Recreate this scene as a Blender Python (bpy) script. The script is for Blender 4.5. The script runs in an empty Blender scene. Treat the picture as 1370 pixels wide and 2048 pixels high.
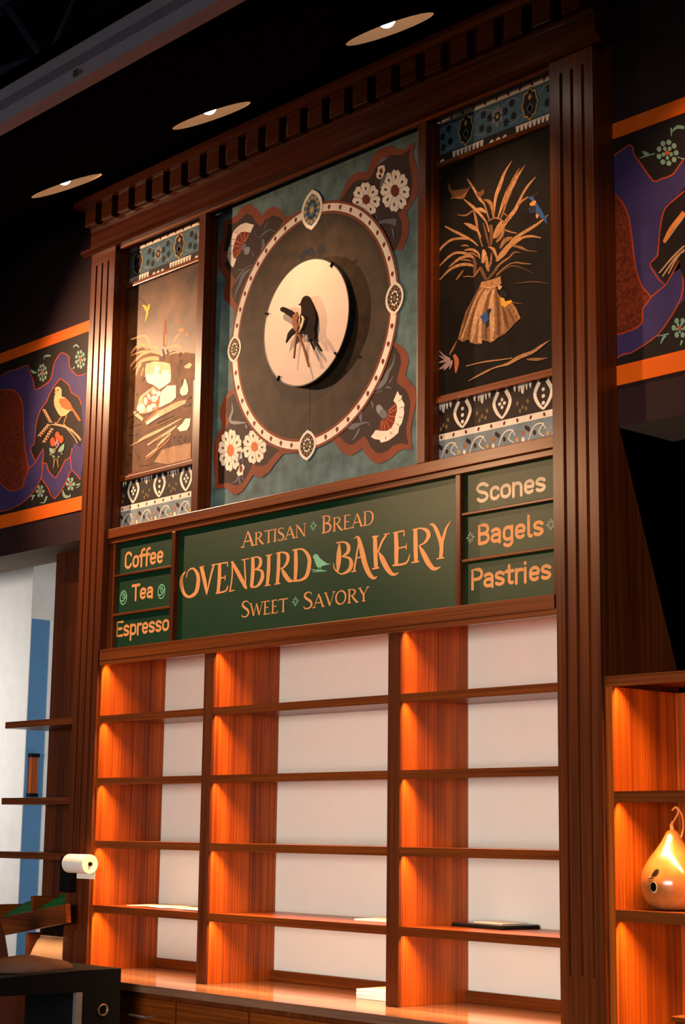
import bpy, bmesh, math, random
from mathutils import Vector, Matrix
from mathutils.geometry import tessellate_polygon
random.seed(7)
scene = bpy.context.scene
COL = scene.collection
R = math.radians

# ------------------------------------------------------------------ camera
cam_d = bpy.data.cameras.new('camera')
cam = bpy.data.objects.new('camera', cam_d); COL.objects.link(cam)
FPX = 3414.5
cam_d.sensor_fit = 'VERTICAL'; cam_d.sensor_height = 36.0
cam_d.lens = FPX * 36.0 / 2048.0
_yaw, _pit, _rol = R(48.0376), R(10.6453), R(0.7557)
_f = Vector((-math.sin(_yaw)*math.cos(_pit), math.cos(_yaw)*math.cos(_pit), math.sin(_pit)))
_r0 = Vector((math.cos(_yaw), math.sin(_yaw), 0)); _u0 = _r0.cross(_f)
_r = _r0*math.cos(_rol) + _u0*math.sin(_rol); _u = -_r0*math.sin(_rol) + _u0*math.cos(_rol)
cam.matrix_world = Matrix(((_r.x, _u.x, -_f.x, 5.5632), (_r.y, _u.y, -_f.y, -5.2931), (_r.z, _u.z, -_f.z, 1.6351), (0, 0, 0, 1)))
cam_d.clip_start = 0.05; cam_d.clip_end = 100
scene.camera = cam

# ------------------------------------------------------------------ world, lamps, exposure
scene.view_settings.view_transform = 'Standard'
scene.view_settings.look = 'None'
scene.view_settings.exposure = 0.0
scene.view_settings.gamma = 1.0
scene.view_settings.use_curve_mapping = False
W = bpy.data.worlds.new('world'); scene.world = W; W.use_nodes = True
W.node_tree.nodes['Background'].inputs[0].default_value = (0.75, 0.8, 1.0, 1)
W.node_tree.nodes['Background'].inputs[1].default_value = 0.06

def lamp(name, kind, loc, aim, energy, color, **kw):
    d = bpy.data.lights.new(name, kind); d.energy = energy; d.color = color
    for k, v in kw.items(): setattr(d, k, v)
    o = bpy.data.objects.new(name, d); COL.objects.link(o); o.location = loc
    o.rotation_euler = (Vector(aim) - Vector(loc)).to_track_quat('-Z', 'Y').to_euler()
    return o
# daylight from the shop front behind the camera
lamp('shopfront_daylight', 'AREA', (3.4, -9.5, 1.7), (-0.2, 0, 1.15), 76, (1.0, 0.93, 0.83), shape='RECTANGLE', size=7.0, size_y=2.0, spread=R(46))
# spot under the left end of the canopy that washes the left painting and the mural
lamp('canopy_spot', 'SPOT', (-3.70, -1.22, 4.66), (-1.2, 0.07, 3.6), 500, (1.0, 0.60, 0.34), spot_size=R(96), spot_blend=1.0, shadow_soft_size=0.03)
lamp('track_spot', 'SPOT', (-1.65, -2.65, 3.9), (0.75, 0.0, 3.15), 200, (1.0, 0.58, 0.30), spot_size=R(36), spot_blend=1.0, shadow_soft_size=0.05)
# unseen fill lamps added to brighten the white wall and blue door behind
lamp('back_room_fill', 'AREA', (-3.4, 0.62, 3.7), (-4.3, 1.0, 1.8), 5, (1.0, 0.95, 0.9), shape='RECTANGLE', size=0.9, size_y=0.3)
lamp('back_room_fill', 'AREA', (-5.4, -1.8, 2.3), (-5.3, 0.9, 2.2), 18, (1.0, 0.95, 0.9), shape='RECTANGLE', size=1.2, size_y=2.0, spread=R(70))  # added lamp on the shop side, out of view, aimed at the white wall
lamp('back_room_fill', 'AREA', (-3.35, 1.15, 1.9), (-4.5, 1.05, 1.9), 7, (1.0, 0.96, 0.92), shape='RECTANGLE', size=0.4, size_y=2.4)
TRACE = """
#mural
rust -738,4752,-841,4749,-882,4760,-919,4805,-973,4840,-1033,4836,-1068,4813,-1106,4856,-1181,4911,-1243,4905,-1285,4876,-1347,4864,-1405,4871,-1396,4827,-1401,4795,-1430,4729,-1433,4647,-1412,4592,-1365,4536,-1373,4485,-1376,4422,-1235,4390,-1178,4491,-1060,4579,-932,4666
umber -894,4743,-936,4774,-984,4791,-1043,4783,-1078,4756,-1115,4786,-1154,4836,-1198,4860,-1240,4847,-1283,4830,-1356,4839,-1366,4778,-1391,4702,-1379,4633,-1336,4582,-1297,4544,-1320,4505,-1329,4412,-1235,4390,-1178,4491,-1060,4579,-933,4686
rust -1435,4705,-1432,4621,-1389,4564,-1352,4519,-1378,4461,-1355,4410,-1297,4360,-1260,4316,-1117,4329,-1126,4600,-1239,4674
umber -1378,4626,-1318,4556,-1282,4511,-1315,4464,-1291,4404,-1244,4357,-1117,4329,-1126,4600,-1239,4674
cream -1133,4780,-1164,4793,-1205,4811,-1245,4812,-1282,4803,-1310,4788,-1327,4751,-1338,4717,-1350,4696,-1355,4664,-1341,4632,-1327,4604,-1302,4586,-1278,4625,-1301,4647,-1312,4682,-1298,4719,-1277,4755,-1240,4768,-1206,4761,-1163,4744
darkred -1163,4744,-1206,4761,-1240,4768,-1277,4755,-1298,4719,-1312,4682,-1301,4639,-1275,4632,-1233,4662,-1204,4704
orange -1180,4739,-1207,4709,-1202,4706,-1175,4736
orange -1215,4759,-1213,4706,-1207,4704,-1210,4758
orange -1252,4760,-1225,4704,-1220,4704,-1247,4760
orange -1287,4729,-1236,4698,-1233,4701,-1284,4732
orange -1303,4705,-1241,4687,-1240,4690,-1303,4708
orange -1294,4660,-1238,4674,-1242,4678,-1297,4663
orange -1286,4634,-1240,4661,-1245,4664,-1290,4637
brown -1310,4787,-1269,4766,-1268,4768,-1309,4789
brown -1327,4750,-1292,4737,-1292,4740,-1327,4753
brown -1338,4714,-1303,4705,-1303,4708,-1338,4717
brown -1349,4674,-1314,4665,-1314,4668,-1349,4677
brown -1289,4790,-1273,4777,-1270,4779,-1287,4791
slate -1197,4669,-1204,4662,-1215,4659,-1225,4662,-1233,4668,-1237,4678,-1234,4687,-1227,4694,-1216,4697,-1205,4695,-1197,4688,-1194,4678
greyb -1165,4640,-1173,4631,-1186,4628,-1199,4631,-1208,4639,-1212,4650,-1209,4662,-1200,4670,-1188,4673,-1175,4670,-1165,4662,-1162,4651
slate -956,4697,-965,4703,-978,4711,-993,4717,-1009,4720,-1027,4720,-1045,4718,-1061,4712,-1076,4704,-1089,4700,-1100,4703,-1109,4709,-1117,4718,-1123,4731,-1128,4747,-1131,4758,-1134,4758,-1131,4747,-1127,4732,-1121,4718,-1112,4708,-1101,4700,-1087,4696,-1071,4699,-1053,4704,-1037,4709,-1021,4712,-1006,4714,-993,4713,-980,4708,-967,4701,-958,4695
slate -1066,4683,-1065,4674,-1063,4662,-1062,4652,-1065,4644,-1069,4635,-1073,4628,-1062,4621,-1055,4626,-1045,4634,-1038,4644,-1040,4658,-1045,4672,-1049,4681
slate -1014,4772,-1021,4766,-1031,4758,-1040,4751,-1044,4744,-1047,4737,-1048,4732,-1046,4731,-1043,4735,-1038,4740,-1032,4746,-1025,4754,-1017,4763,-1011,4769
slate -1146,4636,-1139,4606,-1128,4604,-1140,4635
slate -1133,4561,-1147,4561,-1169,4562,-1189,4561,-1205,4556,-1219,4550,-1233,4543,-1246,4534,-1259,4524,-1269,4515,-1277,4506,-1281,4499,-1284,4493,-1281,4491,-1276,4496,-1268,4502,-1260,4509,-1249,4518,-1237,4528,-1225,4537,-1212,4544,-1198,4551,-1184,4555,-1165,4557,-1145,4557,-1131,4556
slate -1152,4547,-1171,4545,-1198,4541,-1222,4532,-1237,4516,-1245,4497,-1253,4480,-1263,4466,-1273,4453,-1280,4440,-1283,4426,-1282,4413,-1281,4403,-1276,4402,-1275,4411,-1273,4423,-1268,4435,-1260,4446,-1248,4458,-1236,4471,-1223,4486,-1210,4502,-1197,4514,-1180,4525,-1161,4535,-1147,4542
slate -1267,4564,-1217,4548,-1217,4554,-1267,4567
rust -465,4733,-447,4757,-420,4792,-398,4818,-362,4837,-321,4841,-276,4825,-258,4823,-240,4856,-214,4890,-179,4909,-135,4913,-91,4905,-56,4883,-13,4864,25,4867,76,4875,63,4839,68,4794,85,4752,96,4705,97,4609,66,4574,22,4539,37,4486,37,4439,25,4399,-8,4355,-94,4377,-138,4457,-200,4542,-281,4621,-373,4688
umber -456,4727,-419,4749,-397,4772,-352,4795,-307,4795,-257,4778,-230,4786,-204,4817,-169,4845,-126,4858,-86,4859,-56,4847,-13,4837,47,4849,34,4814,39,4771,52,4730,60,4684,57,4635,40,4593,-2,4567,-36,4542,-10,4492,-9,4448,-22,4408,-51,4366,-94,4377,-138,4457,-200,4542,-281,4621,-373,4688
cream -235,4678,-202,4678,-177,4675,-160,4654,-168,4641,-166,4623,-188,4617,-211,4634,-238,4660
navy -213,4659,-194,4658,-187,4648,-197,4644
cream -240,4659,-212,4634,-192,4614,-195,4593,-214,4595,-229,4586,-253,4600,-258,4624,-259,4655
navy -238,4635,-222,4620,-225,4611,-236,4617
cream -262,4655,-259,4625,-259,4602,-281,4597,-296,4612,-317,4620,-325,4643,-308,4656,-282,4668
navy -281,4645,-280,4627,-291,4626,-296,4637
cream -284,4670,-309,4657,-330,4649,-354,4664,-354,4681,-365,4700,-351,4715,-324,4706,-290,4691
navy -311,4681,-325,4674,-336,4682,-330,4690
cream -290,4693,-324,4707,-350,4720,-357,4743,-342,4750,-335,4765,-309,4760,-293,4736,-277,4705
navy -304,4717,-323,4725,-325,4737,-313,4735
cream -275,4706,-292,4737,-303,4761,-289,4775,-270,4766,-250,4766,-233,4744,-239,4724,-253,4700
navy -265,4725,-275,4742,-267,4748,-258,4738
cream -250,4699,-238,4723,-226,4740,-202,4735,-193,4717,-176,4702,-179,4681,-203,4679,-236,4680
navy -225,4699,-218,4712,-206,4708,-206,4698
darkred -232,4672,-236,4660,-247,4653,-262,4654,-277,4661,-288,4674,-292,4688,-288,4700,-278,4707,-263,4706,-248,4698,-236,4686
cream -31,4668,1,4670,26,4669,43,4649,37,4634,41,4614,22,4605,-3,4622,-33,4648
navy -8,4649,10,4650,18,4639,9,4635
cream -34,4646,-3,4621,19,4600,21,4576,5,4574,-5,4560,-28,4571,-39,4599,-49,4637
navy -26,4618,-8,4604,-9,4592,-20,4597
cream -51,4637,-39,4599,-33,4570,-48,4556,-64,4568,-82,4569,-96,4593,-86,4616,-70,4644
navy -62,4615,-56,4594,-64,4588,-71,4600
cream -72,4645,-87,4617,-101,4597,-124,4602,-131,4621,-147,4636,-143,4659,-118,4664,-85,4665
navy -97,4644,-106,4628,-117,4632,-116,4643
cream -86,4667,-119,4665,-145,4666,-162,4687,-155,4702,-160,4723,-140,4731,-115,4714,-84,4688
navy -109,4686,-128,4685,-136,4696,-127,4701
cream -83,4689,-115,4715,-138,4736,-139,4761,-123,4763,-113,4777,-90,4765,-79,4736,-68,4699
navy -92,4718,-109,4732,-109,4744,-98,4739
cream -66,4699,-78,4736,-84,4766,-69,4779,-53,4767,-35,4767,-21,4742,-31,4719,-47,4691
navy -55,4720,-61,4741,-53,4747,-46,4735
cream -45,4690,-30,4718,-16,4738,7,4733,13,4714,29,4699,24,4676,1,4671,-32,4670
navy -20,4691,-12,4707,0,4703,-2,4692
darkred -28,4659,-32,4644,-43,4636,-58,4636,-73,4644,-84,4659,-89,4676,-85,4691,-74,4699,-59,4699,-44,4691,-33,4676
cream -180,4823,-160,4825,-134,4819,-127,4795,-138,4772,-131,4754,-168,4757,-188,4771,-191,4794,-182,4798
darkred -144,4793,-146,4786,-150,4782,-156,4782,-162,4786,-167,4793,-169,4800,-167,4807,-163,4811,-157,4811,-150,4807,-146,4801
darkred -153,4769,-155,4764,-159,4761,-164,4762,-169,4765,-173,4769,-175,4775,-173,4780,-169,4782,-164,4782,-159,4779,-155,4774
slate -181,4832,-175,4834,-167,4836,-158,4838,-151,4839,-144,4840,-137,4842,-130,4844,-123,4847,-115,4849,-106,4849,-96,4848,-88,4848,-89,4849,-96,4851,-107,4853,-118,4855,-129,4857,-139,4859,-149,4859,-158,4857,-165,4854,-171,4850,-177,4845,-181,4838,-183,4834
slate -132,4774,-140,4768,-150,4759,-158,4750,-162,4739,-163,4728,-163,4720,-150,4714,-146,4720,-140,4728,-134,4736,-128,4745,-121,4756,-117,4763
slate -183,4547,-113,4538,-66,4530,-44,4521,-48,4493,-61,4491,-96,4511,-139,4526,-165,4525
slate -80,4491,-79,4485,-78,4476,-76,4465,-71,4450,-65,4433,-61,4421,-59,4421,-60,4432,-61,4448,-63,4463,-67,4475,-73,4484,-76,4491
slate -193,4584,-191,4579,-188,4573,-186,4567,-186,4562,-188,4556,-189,4552,-186,4551,-184,4554,-181,4559,-180,4566,-183,4573,-188,4580,-191,4585
rust -70,3934,-41,3901,6,3874,34,3838,44,3803,30,3765,21,3734,49,3702,86,3665,98,3626,89,3575,73,3522,58,3468,65,3411,70,3371,20,3386,-27,3380,-73,3354,-129,3343,-167,3345,-211,3369,-245,3401,-270,3435,-303,3420,-347,3410,-392,3424,-433,3454,-458,3486,-504,3514,-505,3549,-405,3570,-297,3630,-201,3708,-125,3803,-79,3909
umber -70,3907,-41,3881,-13,3841,-7,3800,-21,3762,-37,3718,-16,3697,26,3666,50,3625,57,3584,46,3533,30,3486,33,3446,47,3401,-4,3416,-55,3414,-92,3394,-139,3388,-178,3400,-212,3433,-236,3470,-261,3493,-290,3479,-334,3462,-368,3468,-398,3487,-429,3516,-454,3527,-405,3567,-297,3630,-201,3708,-125,3803,-79,3895
cream -30,3671,-15,3647,-1,3644,-3,3628,18,3598,13,3575,16,3561,9,3533,0,3511,-18,3494,-23,3469,-55,3454,-88,3443,-116,3441,-140,3441,-150,3456,-183,3465,-210,3480,-177,3508,-141,3498,-98,3491,-70,3500,-49,3523,-42,3552,-31,3580,-36,3607,-57,3628
darkred -43,3617,-33,3597,-31,3580,-42,3552,-49,3523,-70,3500,-98,3491,-141,3498,-165,3506,-141,3549,-99,3575
orange -44,3610,-96,3586,-93,3583,-42,3607
orange -32,3588,-91,3575,-88,3572,-30,3585
orange -44,3550,-94,3564,-94,3561,-45,3547
orange -55,3525,-100,3553,-102,3551,-57,3523
orange -82,3499,-106,3543,-110,3543,-86,3499
orange -110,3495,-120,3542,-125,3542,-114,3495
orange -131,3500,-134,3548,-139,3548,-136,3501
brown -2,3629,-28,3620,-26,3618,0,3626
brown 13,3588,-20,3587,-19,3585,14,3585
brown 9,3537,-19,3544,-19,3541,9,3535
brown -13,3501,-36,3517,-38,3515,-15,3499
brown -61,3469,-78,3485,-81,3484,-64,3468
brown -105,3449,-105,3466,-109,3466,-109,3450
greyb -127,3602,-123,3588,-126,3578,-136,3573,-149,3576,-162,3585,-172,3599,-175,3613,-172,3624,-163,3628,-150,3626,-137,3616
slate -101,3578,-98,3566,-103,3556,-113,3552,-127,3554,-140,3562,-150,3574,-152,3587,-147,3596,-137,3600,-123,3598,-110,3590
slate -52,3859,-54,3847,-58,3831,-65,3816,-77,3803,-93,3791,-107,3779,-118,3766,-126,3755,-134,3746,-146,3739,-161,3733,-174,3726,-183,3717,-189,3709,-193,3703,-190,3700,-180,3700,-166,3701,-151,3704,-136,3709,-120,3717,-106,3728,-97,3741,-92,3754,-86,3767,-76,3781,-63,3795,-54,3811,-50,3828,-49,3846,-49,3858
slate -216,3660,-213,3653,-209,3645,-206,3637,-203,3628,-200,3619,-199,3613,-196,3612,-195,3618,-193,3627,-194,3637,-200,3646,-208,3654,-214,3660
slate -191,3688,-133,3690,-135,3695,-192,3691
slate -60,3750,-66,3745,-74,3738,-81,3731,-85,3726,-87,3721,-88,3718,-85,3717,-82,3719,-78,3722,-73,3727,-67,3734,-61,3742,-57,3748
slate -114,3699,-107,3699,-98,3698,-92,3697,-86,3695,-79,3691,-73,3687,-71,3688,-75,3693,-81,3700,-90,3705,-101,3706,-110,3704,-115,3702
slate -282,3622,-287,3616,-293,3607,-296,3596,-292,3584,-286,3573,-281,3565,-272,3565,-272,3573,-273,3583,-273,3592,-273,3601,-273,3611,-273,3618
slate -379,3551,-369,3546,-353,3540,-334,3536,-318,3539,-303,3544,-288,3549,-270,3551,-252,3553,-239,3552,-229,3547,-220,3537,-215,3530,-211,3531,-216,3538,-224,3549,-236,3558,-254,3562,-275,3562,-294,3563,-313,3565,-331,3567,-346,3568,-358,3566,-371,3562,-380,3560
slate -294,3538,-298,3533,-304,3524,-311,3516,-321,3505,-332,3493,-340,3485,-337,3483,-326,3489,-311,3499,-299,3509,-292,3519,-289,3529,-287,3536
rust -1272,3917,-1337,3887,-1373,3836,-1378,3785,-1353,3719,-1396,3688,-1424,3631,-1424,3555,-1409,3459,-1406,3398,-1317,3394,-1272,3360,-1220,3341,-1171,3355,-1129,3391,-1088,3426,-1017,3402,-962,3421,-915,3459,-854,3499,-726,3485,-883,3540,-1024,3613,-1133,3705,-1217,3813,-1249,3894
umber -1267,3888,-1322,3865,-1326,3799,-1302,3734,-1337,3692,-1379,3643,-1387,3569,-1380,3473,-1377,3417,-1303,3416,-1222,3388,-1172,3397,-1131,3437,-1097,3482,-1047,3465,-991,3461,-950,3487,-909,3512,-882,3521,-1023,3603,-1133,3695,-1217,3808
cream -1287,3617,-1297,3655,-1302,3685,-1286,3700,-1270,3688,-1251,3688,-1239,3663,-1250,3639,-1268,3610
umber2 -1274,3639,-1279,3661,-1271,3667,-1264,3655
cream -1266,3608,-1249,3638,-1234,3659,-1211,3654,-1206,3635,-1190,3620,-1196,3596,-1220,3591,-1254,3588
umber2 -1241,3610,-1231,3627,-1220,3624,-1222,3612
cream -1253,3586,-1220,3589,-1194,3590,-1178,3569,-1186,3553,-1182,3532,-1202,3523,-1226,3539,-1256,3565
umber2 -1231,3567,-1212,3569,-1205,3558,-1214,3553
cream -1257,3563,-1227,3538,-1205,3518,-1205,3493,-1221,3490,-1232,3475,-1254,3485,-1264,3514,-1272,3553
umber2 -1250,3534,-1233,3520,-1234,3508,-1245,3512
cream -1275,3553,-1265,3514,-1260,3485,-1276,3470,-1292,3481,-1310,3481,-1323,3506,-1312,3531,-1294,3560
umber2 -1287,3531,-1282,3509,-1291,3502,-1297,3514
cream -1296,3561,-1313,3531,-1328,3510,-1351,3514,-1357,3534,-1373,3549,-1367,3573,-1342,3579,-1308,3581
umber2 -1321,3559,-1331,3542,-1342,3545,-1340,3557
cream -1309,3584,-1342,3580,-1369,3580,-1386,3601,-1378,3617,-1381,3638,-1361,3647,-1336,3631,-1306,3605
umber2 -1332,3603,-1351,3601,-1358,3612,-1349,3617
cream -1305,3606,-1336,3631,-1358,3653,-1358,3678,-1342,3681,-1331,3696,-1308,3685,-1298,3655,-1289,3616
umber2 -1312,3636,-1329,3650,-1328,3662,-1317,3658
orange -1251,3580,-1254,3564,-1265,3553,-1280,3551,-1295,3558,-1306,3572,-1311,3590,-1308,3606,-1297,3616,-1282,3618,-1267,3611,-1255,3597
cream -1098,3595,-1118,3623,-1132,3645,-1122,3663,-1103,3659,-1085,3664,-1066,3646,-1069,3623,-1077,3595
umber2 -1092,3617,-1104,3633,-1097,3641,-1088,3633
cream -1075,3594,-1068,3623,-1060,3643,-1036,3643,-1026,3627,-1008,3616,-1007,3593,-1029,3585,-1058,3578
umber2 -1052,3600,-1047,3616,-1036,3615,-1035,3604
cream -1057,3576,-1028,3584,-1005,3587,-987,3570,-992,3555,-987,3536,-1006,3525,-1029,3537,-1058,3557
umber2 -1034,3562,-1018,3566,-1010,3557,-1018,3551
cream -1059,3555,-1029,3536,-1008,3520,-1009,3498,-1025,3495,-1037,3482,-1061,3491,-1069,3515,-1076,3546
umber2 -1053,3531,-1036,3520,-1038,3509,-1049,3513
cream -1078,3546,-1071,3515,-1067,3491,-1086,3481,-1102,3492,-1122,3496,-1133,3518,-1120,3535,-1099,3555
umber2 -1094,3530,-1090,3513,-1100,3509,-1106,3519
cream -1100,3556,-1121,3536,-1138,3523,-1162,3532,-1165,3550,-1178,3567,-1168,3586,-1142,3583,-1109,3576
umber2 -1126,3561,-1138,3550,-1149,3556,-1145,3565
cream -1109,3578,-1142,3584,-1168,3592,-1178,3614,-1166,3624,-1161,3642,-1137,3643,-1119,3623,-1100,3594
umber2 -1125,3600,-1144,3604,-1148,3615,-1137,3616
orange -1054,3567,-1057,3554,-1067,3546,-1081,3545,-1096,3551,-1107,3562,-1111,3576,-1108,3589,-1097,3597,-1083,3598,-1069,3592,-1058,3581
cream -1204,3489,-1176,3496,-1157,3477,-1171,3456,-1170,3438,-1210,3437,-1225,3455,-1208,3476
rust -1176,3471,-1178,3461,-1182,3454,-1189,3452,-1195,3456,-1200,3464,-1202,3475,-1201,3485,-1197,3492,-1190,3494,-1184,3490,-1178,3482
slate -1207,3569,-1220,3511,-1205,3507,-1193,3565
slate -1190,3556,-1176,3498,-1169,3498,-1181,3555
slate -1215,3438,-1218,3432,-1223,3423,-1229,3417,-1239,3414,-1253,3411,-1264,3409,-1262,3406,-1250,3406,-1233,3406,-1218,3409,-1210,3418,-1206,3428,-1205,3435
slate -1207,3434,-1201,3396,-1186,3395,-1197,3433
slate -1188,3429,-1164,3408,-1160,3410,-1180,3432
greyb -1280,3838,-1279,3826,-1278,3810,-1280,3796,-1285,3787,-1293,3777,-1299,3768,-1302,3759,-1303,3749,-1296,3737,-1282,3727,-1264,3721,-1243,3716,-1213,3713,-1179,3710,-1155,3708,-1155,3713,-1180,3719,-1214,3728,-1242,3735,-1260,3739,-1273,3742,-1278,3744,-1279,3746,-1279,3752,-1277,3760,-1273,3769,-1266,3779,-1262,3792,-1265,3808,-1271,3826,-1276,3838
greyb -1163,3702,-1157,3680,-1143,3680,-1153,3702
#sheaf
straw 693,4598,680,4589,661,4574,644,4558,631,4541,619,4522,609,4504,600,4488,592,4473,586,4452,582,4422,580,4387,578,4363,587,4360,591,4383,596,4417,603,4445,611,4463,620,4477,630,4492,639,4511,647,4531,657,4550,670,4567,685,4584,696,4596
straw 773,4555,759,4546,739,4533,720,4520,706,4511,694,4502,681,4491,667,4475,653,4457,640,4435,627,4407,615,4377,607,4356,614,4352,626,4371,643,4398,660,4423,676,4441,693,4457,707,4472,717,4485,725,4497,734,4509,748,4525,763,4542,774,4554
straw2 743,4553,731,4544,715,4531,699,4516,688,4502,677,4486,667,4469,655,4447,643,4425,635,4408,642,4404,651,4420,664,4442,677,4463,688,4479,700,4494,711,4508,723,4524,736,4541,745,4552
straw 833,4483,819,4476,799,4467,781,4455,767,4443,754,4429,742,4414,730,4400,719,4385,706,4371,690,4359,671,4346,651,4331,628,4309,604,4286,587,4269,600,4258,619,4274,645,4296,669,4316,689,4330,708,4343,724,4357,736,4374,744,4391,754,4407,765,4421,778,4434,791,4446,807,4459,824,4471,836,4480
straw2 789,4404,778,4403,763,4401,749,4397,738,4390,729,4382,723,4377,729,4371,736,4376,747,4382,757,4387,770,4391,783,4395,793,4398
straw2 696,4453,687,4447,674,4436,662,4423,651,4404,642,4383,634,4366,628,4355,623,4348,619,4344,624,4340,628,4344,635,4351,642,4361,651,4378,661,4399,671,4417,681,4432,690,4444,697,4452
straw 416,4592,426,4577,439,4555,453,4533,466,4511,479,4489,492,4469,504,4456,513,4449,523,4437,534,4412,544,4382,552,4360,558,4360,551,4381,541,4411,531,4437,523,4452,514,4461,506,4473,494,4491,479,4514,465,4536,449,4557,433,4578,421,4593
straw2 521,4461,530,4455,540,4447,548,4440,554,4431,560,4419,566,4407,570,4393,574,4378,577,4367,588,4364,590,4374,591,4389,589,4405,583,4420,575,4435,563,4449,547,4458,532,4462,522,4464
straw 396,4497,410,4483,429,4463,447,4445,461,4431,473,4418,487,4404,503,4387,520,4369,534,4351,542,4332,547,4313,551,4300,558,4299,555,4313,550,4332,542,4352,529,4372,514,4392,499,4410,486,4425,474,4438,459,4452,439,4469,417,4487,401,4500
straw 475,4431,484,4425,495,4417,505,4410,515,4404,527,4398,536,4394,540,4396,535,4404,527,4415,515,4425,501,4431,486,4434,476,4435
straw2 357,4433,372,4427,393,4418,414,4413,435,4417,454,4424,467,4429,462,4435,448,4431,429,4425,411,4422,393,4425,373,4431,358,4436
straw2 455,4429,458,4416,463,4397,467,4378,471,4359,475,4340,482,4318,492,4290,503,4261,512,4241,518,4241,511,4261,501,4290,493,4317,489,4338,487,4357,484,4376,477,4396,469,4416,463,4429
straw 398,4383,409,4373,425,4359,440,4346,455,4337,470,4328,482,4320,490,4308,497,4296,501,4287,507,4287,504,4296,500,4309,492,4323,482,4337,469,4350,454,4362,435,4372,414,4380,399,4385
straw 274,4399,286,4390,303,4378,322,4364,345,4349,369,4333,392,4319,411,4307,428,4296,443,4285,459,4273,474,4260,485,4251,489,4253,480,4263,466,4277,451,4292,435,4304,418,4316,399,4328,377,4343,352,4358,329,4372,308,4385,290,4396,278,4403
straw 242,4282,249,4288,259,4296,272,4303,289,4310,307,4316,328,4318,354,4315,383,4309,407,4302,422,4298,433,4294,440,4290,442,4294,436,4299,424,4306,407,4313,383,4320,352,4326,324,4330,300,4327,279,4321,261,4314,248,4305,239,4295,233,4288
straw 240,4212,258,4220,283,4232,307,4241,324,4246,340,4248,356,4247,375,4242,396,4234,416,4225,435,4215,455,4203,468,4195,471,4198,459,4208,442,4223,421,4236,400,4246,376,4254,354,4259,334,4260,317,4257,298,4252,275,4240,252,4226,236,4216
straw 304,4194,324,4200,352,4208,377,4214,396,4215,414,4214,429,4212,442,4207,454,4198,463,4192,465,4194,458,4202,447,4213,431,4222,412,4227,391,4229,368,4227,343,4219,318,4207,301,4198
straw 246,4147,262,4155,284,4166,307,4175,329,4180,352,4182,375,4182,397,4179,421,4173,439,4167,452,4162,461,4156,468,4152,472,4154,467,4160,458,4169,443,4179,422,4187,396,4194,370,4197,345,4197,321,4193,298,4186,276,4174,256,4160,242,4151
straw2 353,4121,359,4125,369,4131,377,4138,385,4144,393,4151,398,4156,393,4160,386,4157,377,4152,367,4146,359,4139,351,4131,346,4126
straw2 384,4276,392,4274,403,4272,412,4269,418,4267,424,4264,429,4261,431,4264,428,4267,422,4273,413,4277,403,4280,391,4281,383,4281
straw 402,4250,414,4247,431,4244,446,4239,458,4232,471,4224,482,4216,488,4207,492,4197,495,4189,501,4189,500,4196,498,4207,492,4220,480,4231,465,4243,448,4251,430,4255,412,4255,401,4255
straw2 378,4210,389,4207,404,4202,418,4198,429,4194,439,4190,446,4188,448,4190,441,4194,431,4201,419,4206,404,4210,389,4213,378,4214
straw2 407,4236,419,4231,436,4225,451,4220,463,4213,476,4205,485,4199,488,4202,480,4209,469,4219,455,4229,437,4234,419,4238,407,4240
straw 905,4288,893,4284,874,4277,855,4271,835,4266,813,4262,790,4257,766,4252,741,4247,719,4241,703,4235,690,4228,676,4219,657,4209,636,4196,619,4184,608,4173,600,4163,594,4155,603,4148,613,4150,628,4155,644,4162,662,4173,680,4188,697,4201,709,4211,718,4220,730,4227,751,4233,775,4237,799,4242,822,4248,843,4254,862,4261,881,4270,896,4279,907,4286
straw 864,4194,850,4201,831,4211,811,4219,792,4224,773,4227,754,4228,736,4228,718,4227,700,4224,683,4217,666,4209,651,4199,637,4188,625,4175,616,4167,625,4159,636,4166,651,4175,667,4184,683,4191,700,4197,716,4202,731,4208,745,4212,760,4215,776,4215,793,4212,810,4209,829,4203,849,4196,862,4190
straw2 841,4138,827,4142,808,4148,789,4154,776,4163,763,4174,749,4183,730,4191,711,4198,698,4202,697,4196,709,4190,727,4181,743,4173,757,4165,772,4158,788,4151,807,4145,827,4140,841,4136
straw2 746,4154,736,4159,722,4166,707,4170,694,4166,684,4160,672,4153,655,4149,635,4145,616,4138,600,4127,587,4115,578,4107,585,4102,595,4109,609,4120,625,4128,642,4134,661,4140,679,4145,691,4153,701,4160,709,4163,721,4162,735,4156,745,4152
straw2 809,4088,797,4092,780,4098,762,4104,745,4110,726,4117,707,4121,688,4122,670,4120,651,4115,630,4107,610,4097,596,4090,600,4085,615,4092,635,4102,655,4109,673,4114,691,4116,708,4115,726,4111,743,4104,761,4097,779,4093,797,4088,809,4086
straw3 815,4045,801,4054,782,4067,762,4079,744,4090,726,4099,708,4106,689,4110,670,4110,651,4107,629,4098,607,4087,591,4078,594,4074,611,4082,633,4094,655,4101,673,4104,690,4103,707,4100,725,4094,742,4086,760,4076,780,4065,800,4052,814,4043
straw 725,4251,715,4256,701,4262,688,4268,677,4274,665,4280,655,4285,645,4286,637,4286,632,4285,633,4282,638,4282,646,4282,654,4280,663,4275,674,4269,686,4262,700,4257,715,4252,725,4249
straw 548,4230,556,4225,567,4217,575,4208,583,4194,592,4176,599,4163,609,4163,605,4176,599,4196,590,4214,574,4225,559,4231,550,4234
straw2 550,4351,562,4352,579,4354,594,4352,607,4347,620,4340,630,4333,638,4327,643,4321,647,4317,651,4318,648,4323,643,4330,635,4337,624,4345,609,4354,594,4360,576,4360,560,4357,548,4355
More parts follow.
